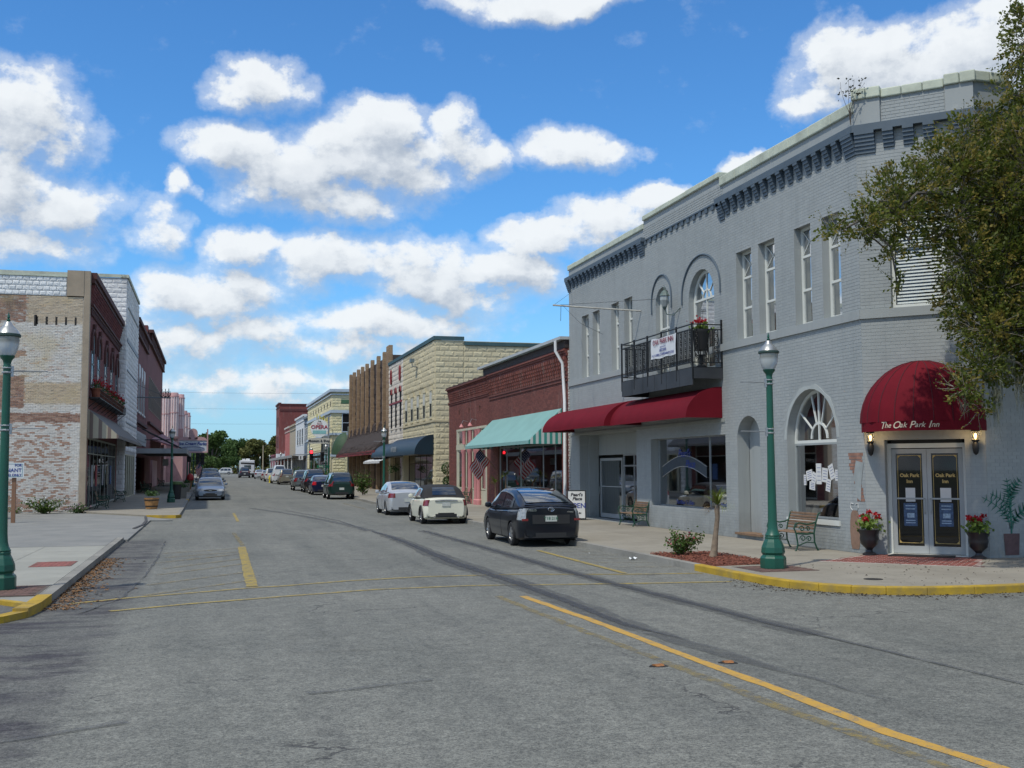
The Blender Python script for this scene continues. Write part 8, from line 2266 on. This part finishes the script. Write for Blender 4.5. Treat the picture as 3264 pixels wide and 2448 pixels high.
mb = MB(); mb.lathe([(.08, .1), (.22, .85)], (-1.5, 98, z), 12); mb.build('cone', mat('waffle_tan', (.4, .22, .1), .7), t_)
mb = MB(); mb.lathe([(.22, .85), (.29, .92), (.29, 1.1), (.24, 1.3), (.14, 1.4), (.03, 1.45)], (-1.5, 98, z), 12); mb.build('top', mat('cone_red', (.42, .03, .03), .6), t_, smooth=True)
f2 = thing('us_flag', 'small United States flag hanging at the left kerb beyond the parked sedan', 'flag', (-1.2, 101, 2.2)); mb = MB(); mb.tube([(-1.6, 101, 1.6), (-.7, 101, 2.7)], .02, 5); mb.build('staff', WOOD, f2)
flag_mesh('cloth', (-1.15, 101, 2.2), (-.7, 101, 2.7), (.15, 0, -1.0), f2)
# parking sign left
t_ = thing('parking_sign', 'white parking notice board on a wooden post beside the left lamp post', 'sign', (-7.1, 45.5, 0))
mb = MB(); mb.box(-7.2, -7.06, 45.42, 45.55, -.1, 1.75); mb.build('post', mat('post_wood', (.22, .12, .07), .8), t_)
mb = MB(); mb.box(-7.95, -6.78, 45.36, 45.41, 1.65, 2.22); mb.build('board', WHITE, t_)
mb = MB()
for q in ((-7.9, -6.83, 1.69, 1.7), (-7.9, -6.83, 2.17, 2.18), (-6.84, -6.83, 1.7, 2.17)): mb.box(q[0], q[1], 45.352, 45.36, q[2], q[3])
mb.build('border', mat('teal_print', (.05, .25, .3), .6), t_)
for tx, z_, sz in (('FOR', 2.12, .13), ('TENANT', 1.93, .19), ('PARKING ONLY', 1.75, .125)): text('lettering', tx, PRINT_B, sz, (-6.86, 45.35, z_), (1, 0, 0), t_, .001, 'RIGHT', bold=.004)
shrub('flowering_shrub', 'round bush covered in white flowers at the foot of the whitewashed wall', (-7.25, 54.7, -.06), .95, .85, 1500, BUSHL, LEAF_W, 420, 41, .05, 26, fsize=.04)
shrub('flowering_shrub', 'scraggly bush with pink-lilac flowers at the tan corner pilaster', (-5.85, 54.7, -.06), .75, .5, 620, LEAF_D, leaf_material('lilac_petal', (.35, .2, .3), (.5, .35, .42)), 70, 42, .04, 20, fsize=.035)
shrub('weed_tuft', 'small weeds beside the wooden sign post', (-8.5, 55.2, -.06), .4, .35, 160, BUSHL, LEAF_W, 12, 43, .04, 10)
# weeds on the hotel roof corner
t_ = thing('roof_weed', 'scrawny leafless weed growing from the cornice at the hotel corner', 'plant', (13.9, 21.4, 9.6)); r = random.Random(4); mb = MB(); lf = []
for k in range(6):
    p = Vector((13.85, 21.35, 9.6)); pts = [p.copy()]; d = Vector((r.uniform(-.35, .2), r.uniform(-.3, .3), 1)).normalized()
    for q in range(6):
        d = (d + Vector((r.gauss(0, .16), r.gauss(0, .16), .1))).normalized(); p = p + d * .17; pts.append(p.copy())
        if q > 2: lf.append(p.copy())
    mb.tube(pts, [.009, .008, .007, .006, .005, .004, .003], 4)
mb.build('stems', mat('dry_twig', (.12, .10, .08), .9), t_)
leaf_cloud(70, lambda r: r.choice(lf) + Vector((r.gauss(0, .05), r.gauss(0, .05), r.gauss(0, .05))), .035, 3).build('foliage', leaf_material('dark_leaf', (.015, .02, .012), (.04, .045, .02)), t_)

# traffic signals
RSIG = emit_mat('red_signal_light', (1.0, .02, .03), 6)
def signal(c, lab, lit=True, facing=-1, name='traffic_light', h=1.05, grp='traffic lights at the cross street'):
    t_ = thing(name, lab, 'traffic light', c, 0, grp); x, y, z = c
    mb = MB(); mb.box(x - .19, x + .19, y, y + .3, z - h, z); bevel(mb.build('housing', PLASTIC, t_), .03)
    for k in range(3):
        zz = z - .18 - k * .34; on = lit and k == 0
        mb = MB(); mb.tube([(x, y - .005, zz), (x, y - .02, zz)], .12 if not on else .16, 14); mb.build('lens', RSIG if on else mat('unlit_lens', (.03, .03, .03), .4), t_)
        mb = MB(); mb.tube([(x, y - .001, zz + .0), (x, y - .18, zz)], .15, 14, cap=False); mb.build('visor', PLASTIC, t_)
    return t_
sp_ = thing('signal_mast', 'green signal mast with a horizontal arm reaching over the street', 'signal mast', (12.3, 118, rise(118)))
mb = MB(); mb.lathe([(.2, 0), (.2, .3), (.1, .5), (.08, 4.0)], (12.3, 118, rise(118)), 10); mb.build('post', GREEN, sp_)
mb = MB(); mb.tube([(12.3, 118.2, 3.62), (8.6, 118.2, 3.5)], .05, 6); mb.build('arm', METAL, sp_)
signal((10.45, 117.8, 3.95), 'lit red traffic light hanging from the right-hand mast arm')
signal((11.6, 117.8, 3.8), 'dark traffic light between the lit red one and the mast post', lit=False)
t_ = thing('street_sign', 'green street name sign on the right signal mast', 'street sign', (11.7, 118, 2.3)); mb = MB(); mb.box(11.05, 12.2, 117.9, 117.93, 2.1, 2.4); mb.build('plate', mat('sign_green', (.01, .16, .08), .5), t_); text('lettering', 'Polk St', PRINT_W, .24, (11.6, 117.88, 2.25), (1, 0, 0), t_, .004, bold=.004)
t_ = thing('one_way_sign', 'small white sign hanging from the right mast arm', 'sign', (9.45, 118, 3.1)); mb = MB(); mb.box(9.15, 9.6, 118.0, 118.04, 2.95, 3.45); mb.build('plate', WHITE, t_); mb = MB(); mb.box(9.3, 9.4, 117.98, 118.0, 3.05, 3.35); mb.build('arrow', PRINT_K, t_)
sp_ = thing('signal_post', 'short green signal post on the left at the cross street', 'signal post', (-1.45, 113.5, rise(113)))
mb = MB(); mb.lathe([(.16, 0), (.16, .3), (.07, .45), (.06, 3.9)], (-1.45, 113.5, rise(113)), 10); mb.build('post', GREEN, sp_)
signal((-1.85, 112.6, 3.82), 'lit red traffic light on the left signal post', h=1.1)
for i, (x, z, lab) in enumerate(((-1.05, 3.85, 'dark traffic light housing right of the left signal post, first'), (-.62, 3.75, 'dark traffic light housing right of the left signal post, second'))): signal((x, 113.2, z), lab, lit=False, h=1.35)
t_ = thing('street_lamp_bracket_sign', 'tiny white hanging shop sign under the left canopy', 'sign', (-4, 101, 2.8)); mb = MB(); mb.box(-3.9, -3.4, 101, 101.05, 2.3, 2.9); mb.build('plate', WHITE, t_)
# utility pole and wires
t_ = thing('utility_pole', 'tall plain wooden pole before the far trees', 'utility pole', (13.9, 300, .7)); mb = MB(); mb.tube([(13.9, 300, .5), (13.9, 300, 8.4)], [.2, .14], 8); mb.build('pole', mat('pole_wood', (.30, .25, .17), .8), t_)
wires = thing('overhead_wires', 'thin overhead wires strung across the far sky', 'wires', (-10, 270, 18))
mb = MB()
for z in (20.6, 16.8, 13.2): mb.tube([(-30 + 4 * k, 270, z - .35 * math.sin(math.pi * k / 16)) for k in range(17)], .022, 3)
mb.build('wire', DARKIRON, wires)
# yellow hydrant between far parked cars
t_ = thing('fire_hydrant', 'small yellow hydrant-like post between the far parked cars', 'hydrant', (7.6, 143, rise(143) - .1)); c = (7.55, 143, rise(143) - .12)
mb = MB(); mb.lathe([(.2, 0), (.2, .06), (.15, .1), (.15, .6), (.2, .64), (.17, .78), (.08, .9), (.03, .95)], c, 12); mb.tube([(c[0] - .26, c[1], c[2] + .5), (c[0] + .26, c[1], c[2] + .5)], .08, 8); mb.build('body', mat('hydrant_yellow', (.55, .45, .03), .5), t_, smooth=True)

# ================================================================ trees
OAKL = leaf_material('oak_leaf', (.035, .06, .010), (.19, .215, .035), .6, .45)
OAKT = leaf_material('oak_young_leaf', (.20, .16, .03), (.32, .27, .07), .6, .45)
BARK = mat('oak_bark', (.10, .09, .075), .95, .3, 6, bump=.8, bscale=25)
OAK = [(11.02, 17.4, 6.2, 0.4, 0.18, 0.5), (11.67, 17.6, 6.39, 0.47, 0.29, 0.8), (12.23, 18, 6.97, 0.36, 0.36, 0.7), (12.49, 17.8, 6.63, 0.48, 0.42, 1), (12.72, 18.2, 7.35, 0.36, 0.43, 0.7), (13.27, 18, 7.22, 0.55, 0.49, 1), (13.81, 18.3, 8.02, 0.5, 0.43, 0.8), (14.65, 18.5, 8.65, 0.51, 0.38, 0.7), (15.34, 18.6, 9.0, 0.45, 0.32, 0.5), (15.13, 18.2, 8.21, 0.63, 0.5, 1), (13.98, 17.8, 7.52, 0.55, 0.49, 1), (13.65, 17.6, 6.65, 0.54, 0.42, 1), (14.66, 17.6, 7.02, 0.67, 0.67, 1.1), (13.83, 17.6, 5.82, 0.48, 0.66, 1.1), (14.67, 17.6, 5.73, 0.66, 0.84, 1.2), (15.38, 17.5, 7.29, 0.73, 1.52, 1), (15.08, 17.3, 4.8, 0.71, 1.07, 1.1), (13.8, 17.8, 4.94, 0.36, 0.48, 1), (14.09, 17.3, 4.47, 0.59, 0.53, 1.1), (13.62, 17.1, 3.73, 0.46, 0.35, 1), (13.14, 16.9, 3.3, 0.28, 0.23, 0.7), (14.61, 17.3, 3.71, 0.35, 0.29, 0.9), (12.74, 17.8, 6.16, 0.3, 0.27, 0.4), (12.19, 17.7, 5.94, 0.23, 0.23, 0.4), (13.37, 17.8, 6.26, 0.3, 0.24, 0.5), (16.05, 18.5, 11.15, 0.19, 0.45, 0.35), (15.84, 18.4, 10.23, 0.23, 0.32, 0.35), (15.69, 18.4, 9.49, 0.29, 0.32, 0.45), (16.32, 18.4, 10.54, 0.39, 1.3, 0.7), (16.48, 18.4, 9.23, 0.52, 0.78, 1), (13.5, 16.9, 2.97, 0.17, 0.17, 0.4), (12.37, 17.7, 5.35, 0.11, 0.23, 0.2)]
# the crown goes on to the right, past the edge of the picture
OAK += [(15.2, 17.3, 4.3, .5, .6, 1), (14.95, 17.1, 3.45, .35, .32, .8), (15.7, 17.4, 5.7, .7, .9, 1), (15.9, 17.8, 8.1, .6, .7, 1), (15.5, 17.9, 6.6, .5, .5, 1), (14.3, 17.3, 5.2, .45, .5, .9), (14.3, 17.9, 7.9, .4, .35, .9)]
OAK_OUT = [(17.2, 17.0, 6.2, 1.1, 1.3, .5), (17.6, 16.6, 8.4, 1.3, 1.2, .5), (18.9, 15.8, 9.8, 1.6, 1.2, .5), (17.4, 17.2, 10.6, .9, .9, .5), (19.5, 14.5, 7.6, 1.6, 1.2, .5), (20.6, 16.4, 8.6, 1.6, 1.3, .5)]
oak = thing('oak_tree', 'live oak branch reaching in from the right over the hotel corner, with hanging moss', 'tree', (18.4, 15.9, 0))
trunk_top = Vector((18.2, 16.0, 3.6))
mb = MB(); mb.tube([(18.5, 15.85, -.2), (18.4, 15.9, .4), (18.35, 15.95, 1.6), (18.2, 16.0, 2.8), trunk_top], [.5, .36, .3, .3, .26], 12); mb.build('trunk', BARK, oak, smooth=True)
ro = random.Random(77)
nodes = {}
def limb_to(a, b, r0, r1, sag=.3):
    a, b = Vector(a), Vector(b); mb = MB(); pts = []; n = 8
    off = Vector((ro.gauss(0, .15), ro.gauss(0, .15), sag))
    for k in range(n + 1):
        f = k / n; pts.append(a.lerp(b, f) + off * math.sin(math.pi * f) + Vector((ro.gauss(0, .03), ro.gauss(0, .03), ro.gauss(0, .03))) * (0 < k < n))
    mb.tube(pts, [r0 + (r1 - r0) * k / n for k in range(n + 1)], 7); mb.build('limb', BARK, oak, smooth=True); return pts
M1 = Vector((15.4, 17.4, 6.2)); M2 = Vector((14.0, 17.7, 6.9)); M3 = Vector((15.4, 17.6, 8.4)); M4 = Vector((15.0, 17.2, 4.8)); M5 = Vector((17.2, 17.0, 8.0))
limb_to(trunk_top, M1, .2, .1); limb_to(M1, M2, .1, .05); limb_to(trunk_top, M5, .2, .12); limb_to(M5, M3, .1, .05); limb_to(trunk_top, M4, .14, .06); limb_to(M2, (12.4, 17.8, 6.7), .045, .02); limb_to((12.4, 17.8, 6.7), (10.9, 17.45, 6.25), .02, .006, .05)
limb_to(M5, (16.3, 18.3, 10.4), .08, .03); limb_to(M4, (13.9, 17.2, 4.0), .05, .02)
hubs = [M1, M2, M3, M4, M5, Vector((12.4, 17.8, 6.7)), Vector((16.3, 18.3, 10.4)), Vector((13.9, 17.2, 4.0)), Vector((11.6, 17.6, 6.45)), Vector((16.5, 18.3, 9.2))]
branch = MB(); twig = MB(); twig_d = []
lv, lt_ = MB(), MB()
def add_leaf(mbx, p, s, d):
    b = (d + Vector((ro.gauss(0, .5), ro.gauss(0, .5), ro.gauss(0, .5)))).normalized(); c = b.cross(Vector((ro.gauss(0, 1), ro.gauss(0, 1), ro.gauss(0, 1)))).normalized()
    mbx.v += [tuple(p), tuple(p + b * s * .5 + c * s * .33), tuple(p + b * s), tuple(p + b * s * .5 - c * s * .28)]
    k = len(mbx.v) - 4; mbx.f.append((k, k + 1, k + 2, k + 3)); mbx.m.append(0)
for bi, (x, y, z, rh, rv, dens) in enumerate(OAK + OAK_OUT):
    c = Vector((x, y, z)); hub = min(hubs, key=lambda h_: (h_ - c).length)
    out_f = bi >= len(OAK)
    branch.tube([hub, hub.lerp(c, .5) + Vector((ro.gauss(0, .08), ro.gauss(0, .08), .08)), c], [.03, .022, .012], 5)
    ry = (rh + rv) / 2 * (1.15 if not out_f else 1)
    vol = rh * rv * ry
    ncl = int((240 if not out_f else 110) * dens * (vol ** .8) / .12 * .4) + 8
    for _ in range(ncl):
        while True:
            v = Vector((ro.uniform(-1, 1), ro.uniform(-1, 1), ro.uniform(-1, 1)))
            if v.length < 1: break
        v = v * (1.0 + .25 * ro.random())
        p = c + Vector((v.x * rh, v.y * ry, v.z * rv))
        base = c.lerp(p, .35)
        d = (p - base + Vector((0, 0, ro.uniform(-.02, .12)))).normalized()
        L_ = ro.uniform(.12, .26)
        tip = p + d * L_ * .4
        if ro.random() < .45: twig.tube([base, base.lerp(tip, .5) + Vector((0, 0, .02)), tip], [.006, .004, .002], 3, cap=False)
        young = ro.random() < .22
        for q in range(ro.randint(8, 13) if not out_f else 9):
            f = ro.random(); pp = p + d * (f - .6) * L_ + Vector((ro.gauss(0, .035), ro.gauss(0, .035), ro.gauss(0, .035)))
            add_leaf(lt_ if young else lv, pp, ro.uniform(.055, .10) * (1.9 if out_f else 1), d)
    # loose sprays beyond the outline
    for _ in range(int(15 * dens)):
        a = Vector((ro.gauss(-.4, 1), ro.gauss(0, .5), ro.gauss(.35, .8))).normalized(); p = c + Vector((a.x * rh, a.y * ry, a.z * rv)); pts = [c.lerp(p, .7)]
        dd_ = a.copy()
        for q in range(5):
            dd_ = (dd_ + Vector((ro.gauss(0, .2), ro.gauss(0, .2), ro.gauss(.06, .2)))).normalized(); pts.append(pts[-1] + dd_ * ro.uniform(.05, .1))
            for _2 in range(3): add_leaf(lt_ if ro.random() < .35 else lv, pts[-1] + Vector((ro.gauss(0, .015), ro.gauss(0, .015), ro.gauss(0, .015))), ro.uniform(.025, .05), dd_)
        twig.tube(pts, [.006, .005, .004, .003, .003, .002], 3, cap=False)
branch.build('branches', BARK, oak, kind='stuff'); twig.build('twigs', mat('grey_twig', (.22, .20, .17), .95), oak, kind='stuff')
lv.build('foliage', OAKL, oak, kind='stuff'); lt_.build('young_foliage', OAKT, oak, kind='stuff')
ms_ = MB()
for x, y, z, L_ in ((14.5, 16.9, 3.6, .95), (14.35, 16.95, 3.5, .6), (13.75, 16.8, 3.4, .75), (13.7, 16.8, 3.3, .95), (14.9, 17.0, 4.1, 1.3), (14.2, 17.0, 3.9, .5), (13.1, 16.9, 3.1, .3), (15.1, 17.1, 4.0, .8)):
    for k in range(26):
        p = Vector((x + ro.gauss(0, .05), y + ro.gauss(0, .05), z + ro.uniform(-.1, .1))); pts = [p]; l = L_ * ro.uniform(.3, 1)
        for q in range(6): pts.append(pts[-1] + Vector((ro.gauss(0, .014) + (x - pts[-1].x) * .12, ro.gauss(0, .014), -l / 6)))
        ms_.tube(pts, [.006, .006, .005, .004, .003, .002, .001], 3, cap=False)
ms_.build('hanging_moss', mat('spanish_moss', (.13, .14, .10), .95, .3, 20), oak, kind='stuff')

# far trees closing the street
def far_tree(lab, x, y, h_, rw, m, seed, dens=1.0, conic=False, zb=0):
    t_ = thing('broadleaf_tree', lab, 'tree', (x, y, rise(y)), 0, 'trees closing the far end of the street'); r = random.Random(seed); z0 = rise(y)
    mb = MB(); mb.tube([(x, y, z0 - .3), (x + r.uniform(-.3, .3), y, z0 + h_ * .3), (x, y, z0 + h_ * .6)], [.35, .25, .12], 8)
    for k in range(5):
        a = r.uniform(0, 6.28); mb.tube([(x, y, z0 + h_ * .3), (x + math.cos(a) * rw * .6, y + math.sin(a) * rw * .6, z0 + h_ * r.uniform(.55, .8))], [.12, .04], 5)
    mb.build('trunk', BARK, t_)
    cl = []
    for k in range(16):
        a = r.uniform(0, 6.28); f = r.random() ** .6; zz = r.uniform(.3, .9); wv = rw * (1 - abs(zz - .5) * .9) * (1.25 - zz if conic else 1)
        cl.append((x + math.cos(a) * wv * f, y + math.sin(a) * wv * f, z0 + h_ * zz, rw * r.uniform(.28, .48)))
    def fx(r):
        c = r.choice(cl); v = Vector((r.gauss(0, 1), r.gauss(0, 1), r.gauss(0, 1))).normalized() * c[3] * r.uniform(.65, 1.08); return (c[0] + v.x, c[1] + v.y, c[2] + v.z * .8)
    leaf_cloud(int(3200 * dens), fx, .36 * (y / 260) ** .3 * (rw / 4) ** .4, seed).build('crown', m, t_)
    return t_
FT = [leaf_material('far_leaf_%d' % i, a, b, .7, .2) for i, (a, b) in enumerate((((.045, .09, .025), (.09, .15, .04)), ((.08, .10, .028), (.16, .155, .045)), ((.10, .085, .032), (.19, .14, .05))))]
far_tree('dark leafy tree right behind the hanging pink framed sign', .6, 205, 8.2, 2.7, FT[0], 3, 1.2)
far_tree('dark tree behind the hanging pink framed sign, lower companion', -1.5, 215, 7.4, 2.5, FT[0], 4)
for i, (x, y, h_, rw, k, lab) in enumerate(((5.5, 385, 9.6, 4.6, 0, 'round dark green tree above the crossing white SUV'), (10, 400, 12.2, 5.2, 0, 'dark green tree left of the motorhome skyline'), (14.5, 395, 11.8, 5, 1, 'olive tree directly over the motorhome'), (19, 405, 11.4, 4.6, 2, 'brownish tree between the motorhome and the wooden pole'), (23, 395, 13.0, 5.2, 1, 'olive tree at the wooden pole'), (27.5, 400, 14.2, 5.2, 2, 'tall brown-green tree right of the wooden pole'), (32, 390, 15.5, 5.6, 1, 'tallest far tree beside the low plum building'), (1.0, 420, 7.5, 4.5, 2, 'low brownish tree in the gap over the oncoming car'), (-4, 400, 9, 5, 0, 'dark tree half hidden behind the left lamp posts'))):
    far_tree(lab, x, y, h_, rw, FT[k], 50 + i, 1.3)
def fx(r): return (r.uniform(-60, 70), 425 + r.gauss(0, 4), .7 + abs(r.gauss(0, 2.4)))
tag(leaf_cloud(9000, fx, .6, 9).build('far_woods', FT[1]), 'low mass of scrub and woods behind the end of the street', 'woods', kind='stuff')
